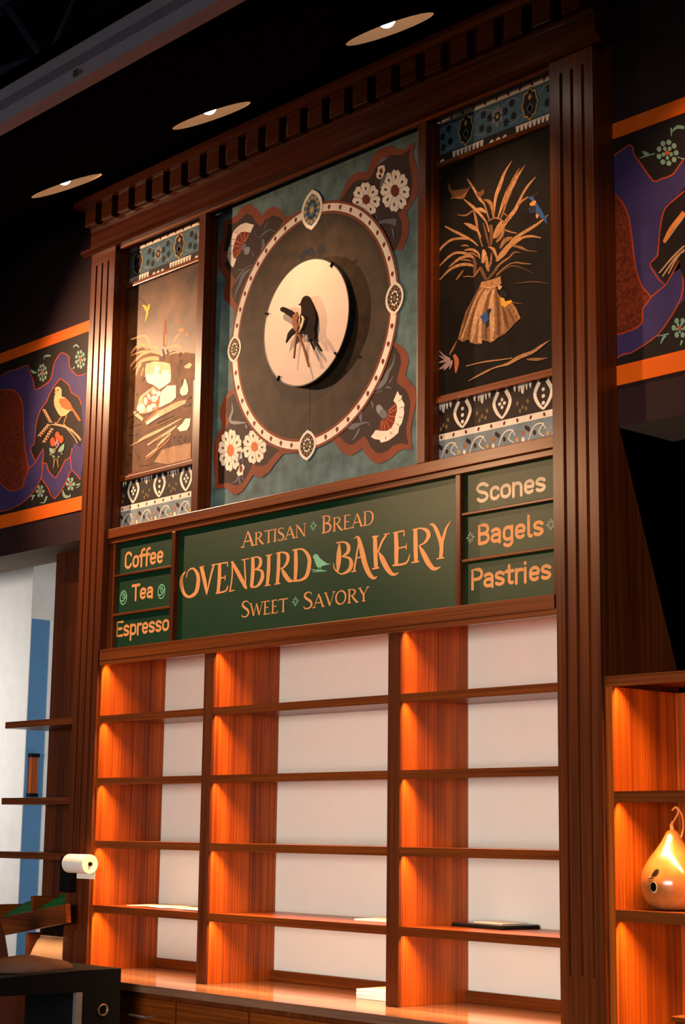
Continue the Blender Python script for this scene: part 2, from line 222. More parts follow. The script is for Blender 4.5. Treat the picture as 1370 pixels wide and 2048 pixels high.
straw 627,4335,619,4329,608,4321,598,4310,589,4295,582,4278,576,4266,588,4259,598,4268,611,4282,623,4294,630,4307,635,4318,638,4327
straw2 644,4307,638,4296,630,4281,622,4269,614,4260,603,4251,595,4245,603,4237,613,4240,629,4246,642,4256,649,4272,652,4290,654,4303
straw2 696,4241,684,4244,665,4248,645,4246,631,4234,622,4219,616,4209,626,4202,636,4209,651,4219,663,4225,674,4228,688,4231,699,4232
straw3 555,4333,556,4319,559,4300,560,4281,560,4264,560,4246,560,4234,571,4230,575,4241,579,4258,582,4275,582,4295,579,4315,577,4329
straw3 517,4352,522,4331,530,4302,537,4277,543,4259,548,4245,552,4235,557,4235,556,4244,554,4258,550,4276,542,4302,532,4331,525,4351
straw 514,4227,513,4219,511,4209,509,4200,509,4190,508,4177,507,4167,523,4160,529,4167,538,4177,543,4190,540,4204,533,4217,527,4226
straw4 523,4221,522,4219,521,4214,520,4210,519,4205,518,4198,518,4193,523,4191,526,4194,530,4200,533,4205,533,4211,531,4217,530,4220
straw 539,4188,536,4178,533,4164,532,4150,536,4136,543,4123,549,4115,559,4115,558,4124,556,4135,554,4146,551,4160,549,4175,547,4185
straw2 567,4198,565,4186,562,4169,559,4154,553,4141,546,4128,540,4120,545,4116,553,4124,563,4135,572,4148,575,4165,575,4183,575,4196
straw2 501,4151,494,4146,484,4140,475,4133,468,4127,460,4120,455,4115,461,4110,468,4113,477,4118,486,4124,494,4132,501,4141,506,4147
straw2 396,4125,405,4124,418,4121,430,4119,440,4115,450,4111,458,4109,459,4112,452,4116,441,4120,430,4125,417,4127,404,4129,395,4130
straw3 450,4203,453,4194,456,4181,458,4168,458,4154,457,4138,456,4127,472,4121,475,4132,479,4147,481,4164,477,4179,471,4194,467,4203
straw3 496,4144,499,4135,504,4122,510,4110,517,4098,524,4086,529,4078,545,4080,541,4088,536,4100,531,4112,524,4124,517,4136,511,4145
straw3 605,4123,596,4118,583,4110,570,4103,558,4095,547,4087,539,4081,547,4074,556,4078,569,4084,582,4091,594,4100,606,4109,614,4115
straw2 642,4365,651,4357,662,4346,667,4338,663,4332,654,4325,647,4320,652,4315,659,4320,670,4327,675,4337,667,4349,655,4360,646,4367
straw3 293,4613,308,4591,325,4563,355,4555,390,4550,424,4544,453,4556,430,4534,407,4509,378,4504,343,4521,314,4520,325,4532,302,4570
straw2 308,4524,343,4525,390,4519,430,4534,401,4502,378,4504,337,4520
straw3 476,4508,510,4507,522,4515,530,4493,516,4484,499,4480,482,4493
blue 791,4398,807,4400,823,4390,844,4354,870,4318,883,4293,896,4277,900,4243,875,4275,859,4287,838,4310,833,4345,823,4364
blueD 790,4348,828,4354,838,4314,801,4320
orange2 799,4367,823,4375,839,4368,830,4350,804,4355
orange2 835,4310,851,4302,848,4286,838,4291
straw3 819,4393,850,4402,849,4404,816,4397
straw2 509,4077,565,4072,626,4075,631,4039,598,4030,609,3998,647,3956,695,3936,719,3906,743,3855,706,3838,678,3819,651,3804,608,3797,591,3787,564,3781,542,3794,514,3804,511,3787,480,3792,441,3806,429,3826,390,3821,361,3840,384,3899,413,3962,447,4001,492,4051
straw4 540,4036,529,4028,514,4015,498,3997,483,3971,468,3940,455,3908,447,3872,442,3837,438,3812,455,3807,462,3830,472,3864,483,3897,495,3928,508,3959,519,3986,529,4006,538,4022,545,4033
straw4 518,4046,505,4040,487,4031,468,4017,451,3996,435,3970,419,3942,400,3907,381,3868,367,3841,389,3831,403,3858,422,3896,440,3931,455,3960,469,3986,482,4007,497,4023,512,4035,522,4042
straw4 576,4028,569,4009,559,3981,553,3952,554,3923,558,3893,561,3865,562,3837,561,3809,561,3790,577,3786,581,3804,586,3831,589,3859,589,3888,587,3916,586,3944,586,3973,587,4003,587,4024
straw4 561,4036,549,4026,533,4011,518,3992,508,3970,500,3944,495,3914,490,3874,488,3829,486,3797,508,3792,508,3824,509,3869,511,3909,517,3938,524,3963,533,3984,545,4003,558,4020,568,4032
straw3 495,4047,479,4030,456,4007,435,3980,419,3952,407,3921,396,3894,385,3871,376,3852,370,3839,375,3836,383,3849,394,3867,407,3889,419,3915,433,3945,447,3973,466,4000,486,4026,500,4044
straw3 563,4026,556,4014,546,3995,538,3972,533,3947,530,3918,528,3890,528,3858,529,3826,530,3804,542,3802,542,3824,544,3855,545,3886,545,3915,544,3944,546,3970,552,3992,561,4011,567,4024
straw3 595,4018,596,3997,598,3967,600,3932,602,3888,604,3840,605,3805,621,3802,621,3836,619,3885,617,3929,611,3965,605,3996,601,4017
straw3 625,3934,629,3920,635,3899,641,3879,648,3859,656,3840,661,3826,674,3825,672,3839,668,3859,662,3879,653,3900,643,3920,635,3934
straw3 484,3998,475,3979,461,3953,448,3925,438,3893,427,3860,421,3837,427,3834,435,3857,445,3890,456,3921,468,3950,480,3977,488,3996
straw3 665,3917,670,3906,677,3892,684,3878,691,3866,697,3854,702,3846,709,3847,706,3855,701,3867,696,3880,687,3894,678,3908,672,3918
straw 626,3931,627,3919,628,3903,629,3884,631,3859,633,3831,634,3812,647,3809,646,3829,644,3857,642,3882,639,3901,636,3918,634,3929
straw 687,3928,692,3921,699,3910,706,3898,713,3884,721,3868,727,3857,738,3858,733,3869,725,3885,717,3900,708,3913,699,3923,693,3930
straw2 649,3912,654,3900,661,3882,668,3865,675,3852,681,3841,686,3833,693,3834,689,3842,684,3853,678,3866,670,3883,661,3900,654,3913
straw 509,4073,620,4072,628,4040,598,4035,554,4039,503,4052
straw4 503,4054,516,4049,535,4042,554,4036,571,4033,587,4032,599,4032,597,4037,586,4038,570,4039,554,4042,536,4047,517,4054,504,4059
straw4 609,4040,636,4026,623,4012,609,4019
blue 500,3917,536,3932,556,3921,558,3883,542,3874,520,3881
black 542,3937,564,3941,570,3929,559,3917,553,3859,536,3854,536,3879,553,3892
black 620,4008,647,4006,669,3980,663,3969,620,3983
yellow 622,3978,647,3968,652,3952,690,3950,693,3937,668,3934,652,3925,630,3938
straw3 689,3939,697,3935,709,3930,722,3925,735,3922,748,3919,757,3917,757,3919,748,3922,735,3926,723,3931,711,3936,699,3941,691,3944
straw2 353,3834,346,3827,336,3817,326,3807,318,3797,311,3787,306,3780,313,3775,320,3781,329,3790,338,3799,346,3811,353,3823,358,3831
mauve 238,3813,246,3804,258,3790,271,3778,286,3767,302,3758,312,3752,318,3758,307,3765,292,3774,278,3783,264,3794,250,3806,240,3814
mauve 233,3792,243,3785,257,3774,271,3763,287,3755,302,3748,313,3743,317,3750,307,3756,292,3764,277,3771,262,3780,245,3788,234,3794
mauve 234,3753,245,3751,261,3749,276,3748,291,3747,305,3747,316,3746,314,3755,304,3757,288,3760,273,3761,257,3760,243,3757,233,3755
mauve 247,3720,257,3720,273,3721,287,3724,300,3730,311,3737,319,3742,311,3750,301,3748,286,3744,273,3740,262,3734,251,3728,244,3723
mauve 277,3710,284,3713,295,3718,305,3723,313,3730,320,3737,325,3742,316,3749,309,3745,300,3740,291,3734,283,3727,277,3719,272,3713
mauve 312,3708,316,3712,322,3719,326,3726,329,3734,330,3742,331,3747,323,3750,321,3745,318,3737,315,3730,312,3723,309,3716,307,3710
terra 330,3770,334,3762,338,3752,341,3743,342,3735,341,3723,341,3712,343,3701,345,3692,347,3685,353,3683,356,3689,360,3697,364,3706,367,3716,370,3728,369,3742,362,3755,353,3767,346,3774
straw 413,3701,441,3701,481,3700,520,3698,556,3695,592,3691,624,3688,652,3686,677,3684,694,3683,693,3688,676,3689,651,3691,623,3694,591,3698,555,3702,518,3705,479,3706,439,3706,412,3706
straw 909,3721,896,3719,878,3715,859,3711,842,3706,825,3700,806,3695,782,3693,753,3692,726,3689,703,3683,684,3676,663,3670,640,3668,615,3667,589,3666,565,3663,541,3661,516,3656,485,3649,452,3640,429,3634,430,3631,455,3635,490,3641,522,3646,547,3651,569,3656,592,3659,617,3659,644,3657,670,3657,693,3661,715,3666,736,3671,761,3674,789,3677,814,3681,835,3687,851,3694,867,3701,883,3708,899,3715,910,3720
straw2 898,3645,882,3648,858,3653,836,3657,815,3661,794,3663,779,3665,778,3659,793,3654,815,3648,837,3643,860,3642,882,3643,898,3643
straw3 707,4021,735,4016,775,4009,814,4002,849,3992,883,3981,907,3973,908,3975,884,3984,850,3997,814,4008,775,4014,735,4019,707,4022
#still
tanbg -2236,4318,-2087,4311,-1921,4221,-1816,4232,-1619,4176,-1612,4026,-2225,4143
tanbg -2227,4177,-1628,4061,-1620,3568,-2239,3582,-2227,4173
wheat -2219,4296,-2204,4304,-2183,4314,-2163,4321,-2141,4324,-2119,4325,-2101,4322,-2087,4313,-2073,4299,-2063,4288,-2054,4289,-2062,4300,-2076,4317,-2096,4331,-2123,4337,-2151,4338,-2177,4335,-2199,4325,-2216,4311,-2228,4302
wheat -2226,4379,-2207,4378,-2180,4377,-2153,4376,-2130,4375,-2109,4375,-2093,4371,-2082,4363,-2071,4349,-2060,4335,-2049,4321,-2039,4305,-2026,4291,-2007,4284,-1991,4281,-1980,4279,-1966,4272,-1948,4263,-1935,4255,-1932,4257,-1942,4266,-1956,4279,-1975,4290,-1994,4295,-2008,4295,-2016,4297,-2023,4306,-2031,4321,-2041,4337,-2053,4352,-2068,4368,-2088,4381,-2112,4386,-2136,4387,-2160,4388,-2186,4388,-2212,4388,-2231,4388
wheat -2220,4282,-2200,4283,-2172,4285,-2143,4284,-2115,4282,-2087,4278,-2058,4272,-2026,4263,-1994,4253,-1968,4244,-1948,4237,-1933,4231,-1923,4226,-1919,4229,-1928,4236,-1942,4245,-1962,4255,-1990,4266,-2024,4276,-2058,4285,-2089,4290,-2119,4294,-2148,4295,-2178,4294,-2206,4291,-2225,4289
wheat -2219,4219,-2205,4226,-2185,4237,-2164,4246,-2143,4254,-2121,4261,-2101,4265,-2079,4266,-2056,4265,-2040,4264,-2042,4272,-2060,4275,-2085,4278,-2112,4279,-2135,4274,-2157,4266,-2178,4257,-2198,4246,-2217,4234,-2230,4226
wheat -2174,4201,-2160,4210,-2139,4222,-2115,4229,-2087,4230,-2055,4226,-2026,4223,-1998,4219,-1971,4214,-1953,4211,-1952,4224,-1971,4230,-2000,4238,-2031,4243,-2063,4245,-2096,4245,-2126,4241,-2150,4230,-2170,4216,-2183,4206
wheat -2192,4195,-2181,4201,-2165,4210,-2147,4217,-2128,4222,-2108,4225,-2080,4225,-2036,4220,-1983,4210,-1946,4203,-1947,4210,-1984,4218,-2037,4229,-2084,4236,-2115,4236,-2139,4232,-2158,4226,-2176,4217,-2189,4206,-2198,4199
wheat -2161,4157,-2156,4166,-2148,4179,-2140,4190,-2131,4199,-2120,4208,-2113,4214,-2126,4223,-2136,4218,-2150,4210,-2161,4199,-2166,4185,-2168,4170,-2169,4159
wheat -2112,4147,-2107,4155,-2101,4167,-2095,4176,-2092,4183,-2090,4188,-2089,4192,-2093,4194,-2096,4191,-2101,4187,-2106,4180,-2111,4170,-2115,4158,-2118,4150
wheat -2155,4307,-2148,4312,-2137,4318,-2127,4322,-2118,4323,-2107,4322,-2098,4321,-2098,4325,-2107,4327,-2121,4330,-2135,4331,-2146,4325,-2155,4316,-2160,4310
wheat -2168,4363,-2159,4356,-2145,4348,-2131,4337,-2113,4322,-2093,4304,-2078,4291,-2071,4293,-2085,4306,-2104,4324,-2122,4341,-2139,4352,-2155,4360,-2165,4365
wheat -1821,4277,-1812,4283,-1799,4290,-1787,4298,-1777,4305,-1768,4312,-1762,4317,-1766,4320,-1775,4317,-1788,4312,-1800,4306,-1811,4297,-1820,4288,-1827,4281
wheat -1868,4254,-1854,4253,-1834,4253,-1815,4251,-1799,4249,-1782,4245,-1768,4241,-1753,4235,-1736,4228,-1724,4222,-1721,4224,-1730,4232,-1744,4243,-1762,4254,-1781,4260,-1801,4264,-1820,4265,-1840,4264,-1859,4261,-1872,4259
wheat -1855,4215,-1838,4214,-1813,4214,-1788,4212,-1761,4207,-1732,4200,-1712,4195,-1711,4201,-1731,4207,-1761,4216,-1791,4222,-1818,4224,-1842,4222,-1859,4221
rustD -1908,4434,-1910,4420,-1911,4401,-1913,4382,-1914,4367,-1915,4351,-1915,4334,-1915,4313,-1914,4290,-1913,4275,-1881,4268,-1882,4284,-1884,4306,-1885,4327,-1886,4344,-1887,4360,-1888,4377,-1891,4397,-1895,4417,-1898,4431
wheat -1894,4343,-1895,4332,-1896,4318,-1897,4304,-1895,4291,-1892,4278,-1890,4270,-1883,4269,-1883,4277,-1884,4289,-1885,4301,-1886,4315,-1886,4330,-1887,4341
umber -1923,4263,-1920,4257,-1917,4248,-1914,4238,-1910,4226,-1906,4211,-1903,4201,-1894,4200,-1895,4210,-1896,4224,-1898,4237,-1903,4247,-1909,4257,-1913,4263
umber -1881,4251,-1870,4223,-1855,4222,-1869,4250
creamD -2070,4208,-1994,4207,-1908,4186,-1844,4164,-1831,4122,-1834,4068,-2064,4112,-2079,4171
paper -1977,4184,-1939,4163,-1948,4132,-1967,4094,-2004,4101,-1991,4154
paper -1916,4139,-1847,4129,-1839,4069,-1924,4086
paper -2077,4148,-1830,4100,-1833,4059,-1859,4051,-1937,4033,-1987,4068,-2053,4097
creamD -1713,4122,-1662,4134,-1641,4117,-1661,4102,-1702,4110
straw -1775,4346,-1739,4345,-1713,4330,-1738,4319,-1769,4326
straw2 -1806,4403,-1796,4398,-1782,4391,-1770,4384,-1762,4378,-1754,4371,-1742,4364,-1723,4360,-1702,4358,-1688,4357,-1689,4360,-1703,4363,-1723,4367,-1739,4371,-1747,4376,-1754,4382,-1764,4389,-1778,4396,-1793,4402,-1803,4406
straw -1712,4307,-1671,4305,-1675,4290,-1706,4290
yellow -2131,4559,-2125,4554,-2118,4548,-2113,4542,-2105,4534,-2095,4524,-2088,4515,-2086,4508,-2087,4500,-2089,4491,-2092,4480,-2095,4468,-2098,4459,-2093,4457,-2087,4464,-2079,4475,-2073,4485,-2068,4494,-2066,4502,-2066,4513,-2070,4525,-2078,4538,-2088,4550,-2103,4559,-2117,4563,-2126,4565
yellow -2064,4555,-2068,4550,-2074,4543,-2079,4536,-2081,4529,-2082,4522,-2082,4516,-2072,4512,-2067,4515,-2060,4521,-2055,4527,-2053,4535,-2052,4544,-2051,4550
straw3 -2161,4616,-2153,4607,-2141,4595,-2131,4583,-2122,4574,-2114,4565,-2108,4558,-2094,4561,-2100,4567,-2108,4576,-2118,4586,-2132,4597,-2147,4609,-2158,4617
straw3 -2152,4567,-2146,4563,-2138,4559,-2130,4554,-2122,4549,-2113,4543,-2107,4539,-2104,4541,-2110,4545,-2118,4551,-2126,4557,-2135,4562,-2144,4565,-2150,4568
umber -1759,4181,-1733,4203,-1752,4212,-1765,4184
umber -1757,4145,-1734,4162,-1747,4169,-1763,4148
creamD -2148,3961,-2129,4010,-2082,4037,-1997,4061,-1965,4058,-1920,4020,-1923,3966,-1936,3930,-2010,3921,-2064,3917,-2119,3933
rust2 -2090,3990,-2086,4019,-2017,4042,-1975,4047,-1931,4022,-1923,3973,-1937,3943,-1979,3931,-2021,3926,-2054,3945
paper -2067,3942,-2080,3932,-2099,3928,-2119,3932,-2135,3942,-2143,3957,-2140,3971,-2128,3981,-2109,3985,-2089,3981,-2072,3971,-2065,3957
paper -2044,3988,-2046,3977,-2052,3970,-2061,3969,-2071,3973,-2078,3983,-2081,3995,-2079,4006,-2073,4013,-2064,4015,-2055,4010,-2047,4000
paper -1995,3934,-2001,3926,-2013,3922,-2027,3924,-2039,3930,-2048,3939,-2049,3950,-2043,3958,-2032,3962,-2018,3960,-2005,3954,-1997,3945
paper -1958,4024,-1961,4018,-1970,4014,-1984,4015,-1997,4019,-2007,4026,-2011,4034,-2008,4041,-1999,4044,-1985,4044,-1972,4039,-1962,4032
paper -1955,3985,-1958,3976,-1968,3970,-1981,3970,-1995,3975,-2005,3984,-2009,3995,-2006,4004,-1997,4009,-1983,4009,-1970,4004,-1959,3995
paper -1923,4008,-1925,4001,-1931,3997,-1940,3997,-1949,4001,-1956,4007,-1959,4015,-1957,4021,-1951,4026,-1942,4026,-1933,4022,-1926,4016
paper -1958,3947,-1962,3941,-1971,3938,-1985,3939,-1998,3943,-2008,3949,-2012,3956,-2009,3962,-1999,3965,-1986,3965,-1973,3961,-1962,3954
paper -2019,4012,-2015,4002,-2015,3994,-2019,3991,-2027,3994,-2036,4001,-2044,4011,-2048,4022,-2048,4029,-2044,4032,-2036,4030,-2027,4023
paper -1945,3990,-1946,3983,-1950,3978,-1955,3977,-1960,3980,-1965,3986,-1966,3993,-1965,4000,-1962,4005,-1956,4006,-1951,4003,-1947,3997
creamD -2119,3981,-2115,3990,-2108,4003,-2098,4014,-2083,4022,-2063,4029,-2044,4036,-2025,4044,-2007,4052,-1994,4057,-1999,4061,-2013,4057,-2034,4052,-2055,4046,-2076,4040,-2098,4034,-2117,4025,-2128,4011,-2132,3996,-2135,3986
rustD -1999,4066,-1991,4061,-1980,4053,-1968,4046,-1952,4036,-1935,4026,-1922,4019,-1918,4022,-1929,4030,-1945,4041,-1961,4051,-1974,4058,-1987,4064,-1995,4069
rustD -2137,3930,-2127,3926,-2113,3919,-2096,3914,-2080,3913,-2064,3913,-2046,3913,-2023,3913,-1998,3914,-1976,3916,-1958,3922,-1944,3930,-1935,3935,-1939,3938,-1949,3933,-1963,3925,-1980,3920,-2002,3919,-2026,3920,-2049,3921,-2068,3922,-2083,3923,-2096,3924,-2110,3928,-2123,3932,-2133,3935
paper -1915,4019,-1858,4041,-1780,4029,-1776,3959,-1822,3941,-1931,3929,-1928,3967
rustD -1926,3925,-1801,3941,-1770,3945,-1771,3961,-1745,3956,-1688,3930,-1718,3932,-1744,3937,-1826,3920,-1914,3913,-1936,3923
creamD -2061,3874,-1998,3889,-1935,3911,-1749,3935,-1683,3929,-1687,3911,-1799,3893,-1933,3872,-2038,3848
paper -2050,3863,-1934,3894,-1928,3877,-2038,3851
umber -2037,3846,-2010,3852,-1972,3861,-1931,3870,-1884,3878,-1833,3886,-1798,3891,-1800,3894,-1836,3889,-1887,3881,-1935,3874,-1976,3865,-2014,3856,-2040,3849
rust2 -2061,3878,-1937,3933,-1925,3915,-2050,3869
creamD -2180,3954,-2152,3946,-2073,3893,-2088,3879,-2173,3933
umber -2180,3926,-2102,3882,-2097,3886,-2177,3928
paper -1722,4012,-1709,4041,-1699,4052,-1688,4038,-1671,4003,-1665,3976,-1679,3957,-1720,3958,-1741,3978,-1737,4002
umber -1735,4050,-1709,4048,-1713,4023,-1722,4012
paper -1757,3784,-1712,3802,-1683,3825,-1637,3817,-1645,3778,-1669,3757,-1730,3761
creamD -2117,3767,-2093,3769,-2059,3771,-2021,3775,-1983,3780,-1941,3787,-1893,3795,-1830,3806,-1763,3819,-1716,3829,-1721,3834,-1769,3827,-1839,3817,-1903,3808,-1953,3803,-1997,3799,-2037,3795,-2072,3788,-2102,3780,-2123,3774
creamD -2028,3730,-2003,3734,-1968,3741,-1931,3747,-1894,3754,-1855,3762,-1821,3769,-1794,3779,-1773,3788,-1759,3795,-1766,3801,-1783,3797,-1808,3791,-1836,3785,-1869,3777,-1907,3769,-1943,3760,-1978,3752,-2012,3743,-2035,3738
creamD -2194,3755,-2165,3759,-2125,3763,-2091,3767,-2068,3769,-2050,3771,-2038,3772,-2040,3775,-2053,3775,-2071,3774,-2095,3772,-2129,3768,-2168,3763,-2197,3759
creamD -1931,3709,-1916,3713,-1896,3720,-1874,3728,-1851,3740,-1826,3753,-1809,3762,-1816,3768,-1837,3762,-1867,3752,-1893,3743,-1912,3733,-1928,3722,-1939,3715
creamD -2036,3665,-2015,3671,-1985,3679,-1960,3687,-1943,3694,-1931,3701,-1922,3705,-1926,3708,-1937,3706,-1952,3701,-1971,3696,-1995,3687,-2022,3677,-2041,3670
rust2 -2046,3648,-2028,3651,-2003,3656,-1978,3663,-1958,3671,-1939,3680,-1918,3690,-1890,3699,-1858,3709,-1833,3720,-1819,3734,-1813,3748,-1810,3758,-1815,3760,-1823,3752,-1834,3741,-1850,3731,-1873,3720,-1901,3709,-1929,3699,-1952,3690,-1972,3682,-1992,3675,-2014,3666,-2035,3658,-2050,3652
rust2 -2188,3745,-2158,3751,-2117,3759,-2080,3765,-2052,3770,-2028,3772,-2011,3774,-2014,3777,-2030,3776,-2055,3774,-2084,3770,-2120,3763,-2161,3754,-2190,3748
rust2 -2013,3726,-1988,3734,-1952,3744,-1923,3752,-1908,3757,-1900,3760,-1894,3761,-1897,3764,-1904,3764,-1914,3762,-1930,3758,-1958,3749,-1992,3738,-2017,3730
rust2 -2014,3820,-1985,3822,-1944,3827,-1898,3831,-1843,3838,-1785,3845,-1744,3850,-1746,3853,-1788,3849,-1846,3842,-1901,3836,-1947,3831,-1988,3826,-2016,3823
umber2 -1776,3735,-1782,3733,-1792,3734,-1805,3738,-1817,3743,-1825,3749,-1826,3754,-1821,3756,-1810,3754,-1797,3751,-1785,3745,-1778,3739
umber2 -1720,3728,-1725,3727,-1735,3728,-1748,3731,-1760,3737,-1768,3743,-1769,3747,-1764,3749,-1753,3748,-1740,3744,-1729,3739,-1721,3733
umber2 -1744,3711,-1750,3709,-1760,3710,-1773,3713,-1785,3719,-1792,3725,-1794,3729,-1788,3731,-1778,3730,-1765,3726,-1753,3721,-1746,3715
umber2 -1683,3700,-1688,3699,-1698,3700,-1711,3703,-1723,3709,-1730,3715,-1732,3719,-1726,3721,-1716,3720,-1703,3716,-1692,3711,-1684,3705
umber2 -1718,3691,-1723,3689,-1733,3690,-1746,3693,-1758,3699,-1766,3705,-1767,3709,-1762,3711,-1751,3710,-1739,3706,-1727,3701,-1719,3695
umber2 -1669,3715,-1674,3713,-1684,3714,-1697,3718,-1708,3724,-1716,3730,-1717,3734,-1712,3736,-1702,3735,-1689,3731,-1677,3726,-1670,3720
creamM -1962,3627,-1891,3683,-1788,3688,-1625,3681,-1625,3575,-1833,3576
umber2 -2231,3915,-2116,3940,-2122,3946,-2234,3919
umber2 -2212,3866,-2097,3864,-2101,3872,-2214,3869
umber2 -2227,3823,-2138,3808,-2139,3818,-2227,3826
umber2 -2219,3710,-2201,3709,-2178,3707,-2165,3704,-2150,3695,-2129,3680,-2113,3668,-2104,3670,-2114,3684,-2130,3703,-2154,3720,-2185,3724,-2207,3718,-2221,3714
umber2 -2100,3627,-2019,3615,-2020,3625,-2101,3630
umber2 -1705,3894,-1642,3890,-1649,3904,-1707,3897
umber2 -2168,4050,-2149,4036,-2144,4037,-2149,4053
umber2 -2127,4135,-2104,4114,-2079,4122,-2102,4142
umber2 -1951,3843,-1795,3858,-1798,3863,-1955,3849
umber2 -1671,3929,-1634,3933,-1651,3948,-1674,3932
#bandR
indigo 1239,4467,1293,4481,1332,4488,1345,4476,1353,4441,1395,4377,1449,4296,1487,4296,1533,4294,1559,4304,1607,4351,1610,4229,1560,4193,1517,4176,1491,4133,1472,4053,1462,3970,1423,3948,1500,3837,1568,3922,1586,3827,1591,3798,1590,3750,1547,3732,1487,3662,1419,3620,1316,3585,1234,3581,1231,3681,1318,3684,1379,3706,1380,3762,1423,3802,1382,3854,1350,3940,1335,4052,1321,4165,1287,4247,1240,4304
redo 1209,4324,1240,4304,1287,4247,1321,4165,1335,4052,1350,3940,1382,3854,1423,3802,1380,3762,1379,3706,1318,3684,1231,3681,1196,3685
redline 1241,4461,1258,4468,1277,4476,1285,4477,1294,4478,1312,4484,1329,4488,1336,4485,1342,4476,1344,4462,1350,4440,1368,4411,1392,4376,1419,4332,1446,4294,1469,4287,1488,4291,1512,4290,1535,4291,1548,4293,1561,4302,1587,4326,1610,4348,1605,4353,1582,4331,1556,4307,1544,4299,1532,4297,1510,4296,1486,4297,1467,4293,1451,4298,1425,4334,1398,4378,1374,4413,1356,4441,1351,4461,1349,4476,1340,4488,1327,4494,1308,4490,1291,4484,1282,4483,1273,4482,1253,4474,1236,4467
redline 1601,4212,1582,4204,1557,4192,1531,4181,1506,4167,1492,4147,1483,4122,1475,4086,1469,4047,1465,4006,1458,3972,1438,3960,1420,3949,1424,3928,1440,3903,1466,3861,1501,3834,1539,3879,1570,3920,1579,3892,1583,3842,1582,3803,1569,3763,1530,3711,1484,3664,1452,3639,1417,3623,1364,3604,1315,3591,1295,3592,1281,3595,1254,3589,1232,3583,1235,3578,1257,3584,1283,3589,1296,3586,1317,3586,1367,3599,1421,3618,1456,3634,1489,3659,1536,3707,1575,3759,1589,3801,1590,3840,1586,3892,1567,3925,1534,3883,1498,3840,1471,3864,1446,3905,1430,3929,1426,3946,1443,3954,1465,3968,1472,4004,1475,4045,1482,4084,1490,4119,1499,4144,1511,4162,1535,4176,1562,4187,1587,4198,1605,4207
redline 1237,4303,1259,4279,1284,4246,1303,4209,1317,4165,1326,4111,1332,4053,1338,3995,1347,3941,1361,3893,1379,3853,1405,3824,1420,3803,1402,3785,1377,3764,1376,3732,1374,3705,1351,3693,1317,3687,1270,3684,1230,3684,1232,3678,1272,3678,1319,3681,1355,3687,1380,3701,1383,3731,1383,3761,1407,3780,1427,3801,1410,3826,1385,3855,1368,3894,1353,3940,1345,3994,1339,4051,1333,4110,1324,4164,1309,4209,1290,4247,1264,4282,1242,4305
redline 1498,3840,1421,3805,1426,3799,1502,3835
blk 1603,4202,1559,4186,1513,4156,1492,4119,1476,4045,1466,3965,1431,3946,1500,3844,1567,3926,1592,3826
orange2 1504,4013,1512,4025,1524,4042,1539,4059,1562,4077,1590,4096,1610,4109,1591,4128,1573,4113,1546,4093,1523,4073,1508,4054,1496,4035,1489,4023
wheat 1511,4020,1524,4032,1542,4048,1559,4064,1576,4078,1592,4092,1603,4101,1597,4107,1585,4098,1569,4084,1553,4069,1536,4053,1519,4036,1507,4024
wheat 1470,3892,1489,3905,1514,3924,1539,3941,1562,3955,1584,3967,1599,3975,1594,3982,1578,3974,1556,3962,1533,3948,1509,3930,1483,3910,1465,3897
wheat 1487,3874,1506,3892,1532,3917,1555,3937,1573,3947,1588,3951,1598,3954,1594,3961,1583,3958,1568,3954,1549,3943,1526,3923,1500,3897,1481,3878
wheat 1516,3878,1529,3894,1547,3917,1564,3936,1578,3948,1590,3956,1598,3962,1594,3967,1585,3962,1572,3953,1557,3941,1541,3922,1523,3898,1511,3882
mint 1581,4380,1576,4373,1567,4372,1558,4378,1555,4388,1559,4395,1568,4396,1577,4390
mint 1569,4354,1565,4346,1556,4346,1547,4352,1544,4362,1548,4369,1557,4370,1566,4364
mint 1543,4346,1539,4339,1530,4338,1521,4344,1517,4354,1521,4361,1530,4362,1539,4356
mint 1513,4360,1509,4353,1500,4352,1491,4358,1487,4368,1491,4376,1501,4376,1510,4370
mint 1494,4390,1490,4382,1481,4382,1472,4388,1468,4398,1472,4406,1482,4406,1491,4400
mint 1495,4422,1491,4414,1482,4413,1473,4420,1469,4429,1473,4437,1482,4438,1492,4431
mint 1516,4440,1511,4432,1502,4431,1493,4438,1489,4448,1493,4455,1503,4456,1512,4450
mint 1546,4436,1541,4429,1532,4428,1523,4434,1519,4444,1523,4452,1533,4452,1542,4446
mint 1571,4413,1567,4405,1558,4404,1549,4411,1545,4420,1549,4428,1559,4429,1568,4422
mint 1552,4382,1549,4376,1543,4375,1536,4380,1533,4388,1536,4394,1543,4395,1550,4390
mint 1533,4373,1530,4367,1523,4366,1516,4371,1514,4379,1517,4385,1524,4386,1530,4381
mint 1514,4393,1511,4387,1504,4386,1497,4391,1494,4399,1497,4405,1504,4406,1511,4401
mint 1521,4415,1518,4409,1511,4408,1505,4413,1502,4421,1505,4427,1512,4428,1519,4423
mint 1545,4408,1542,4402,1536,4401,1529,4406,1526,4414,1529,4420,1536,4421,1543,4416
redo2 1535,4394,1531,4387,1523,4387,1515,4392,1512,4401,1516,4407,1524,4408,1532,4402
mint 1604,3633,1601,3625,1593,3622,1585,3628,1582,3638,1586,3646,1594,3648,1602,3643
mint 1589,3607,1586,3599,1578,3597,1570,3602,1567,3612,1570,3620,1578,3622,1586,3617
mint 1560,3613,1557,3605,1549,3603,1541,3608,1538,3618,1541,3627,1549,3629,1557,3623
mint 1546,3645,1543,3637,1535,3635,1527,3640,1524,3650,1527,3659,1536,3661,1543,3655
mint 1562,3671,1558,3663,1550,3661,1542,3666,1539,3676,1543,3684,1551,3686,1559,3681
mint 1591,3665,1587,3656,1579,3654,1572,3660,1569,3669,1572,3678,1580,3680,1588,3674
mint 1583,3633,1581,3628,1577,3627,1572,3630,1571,3636,1573,3640,1577,3641,1582,3638
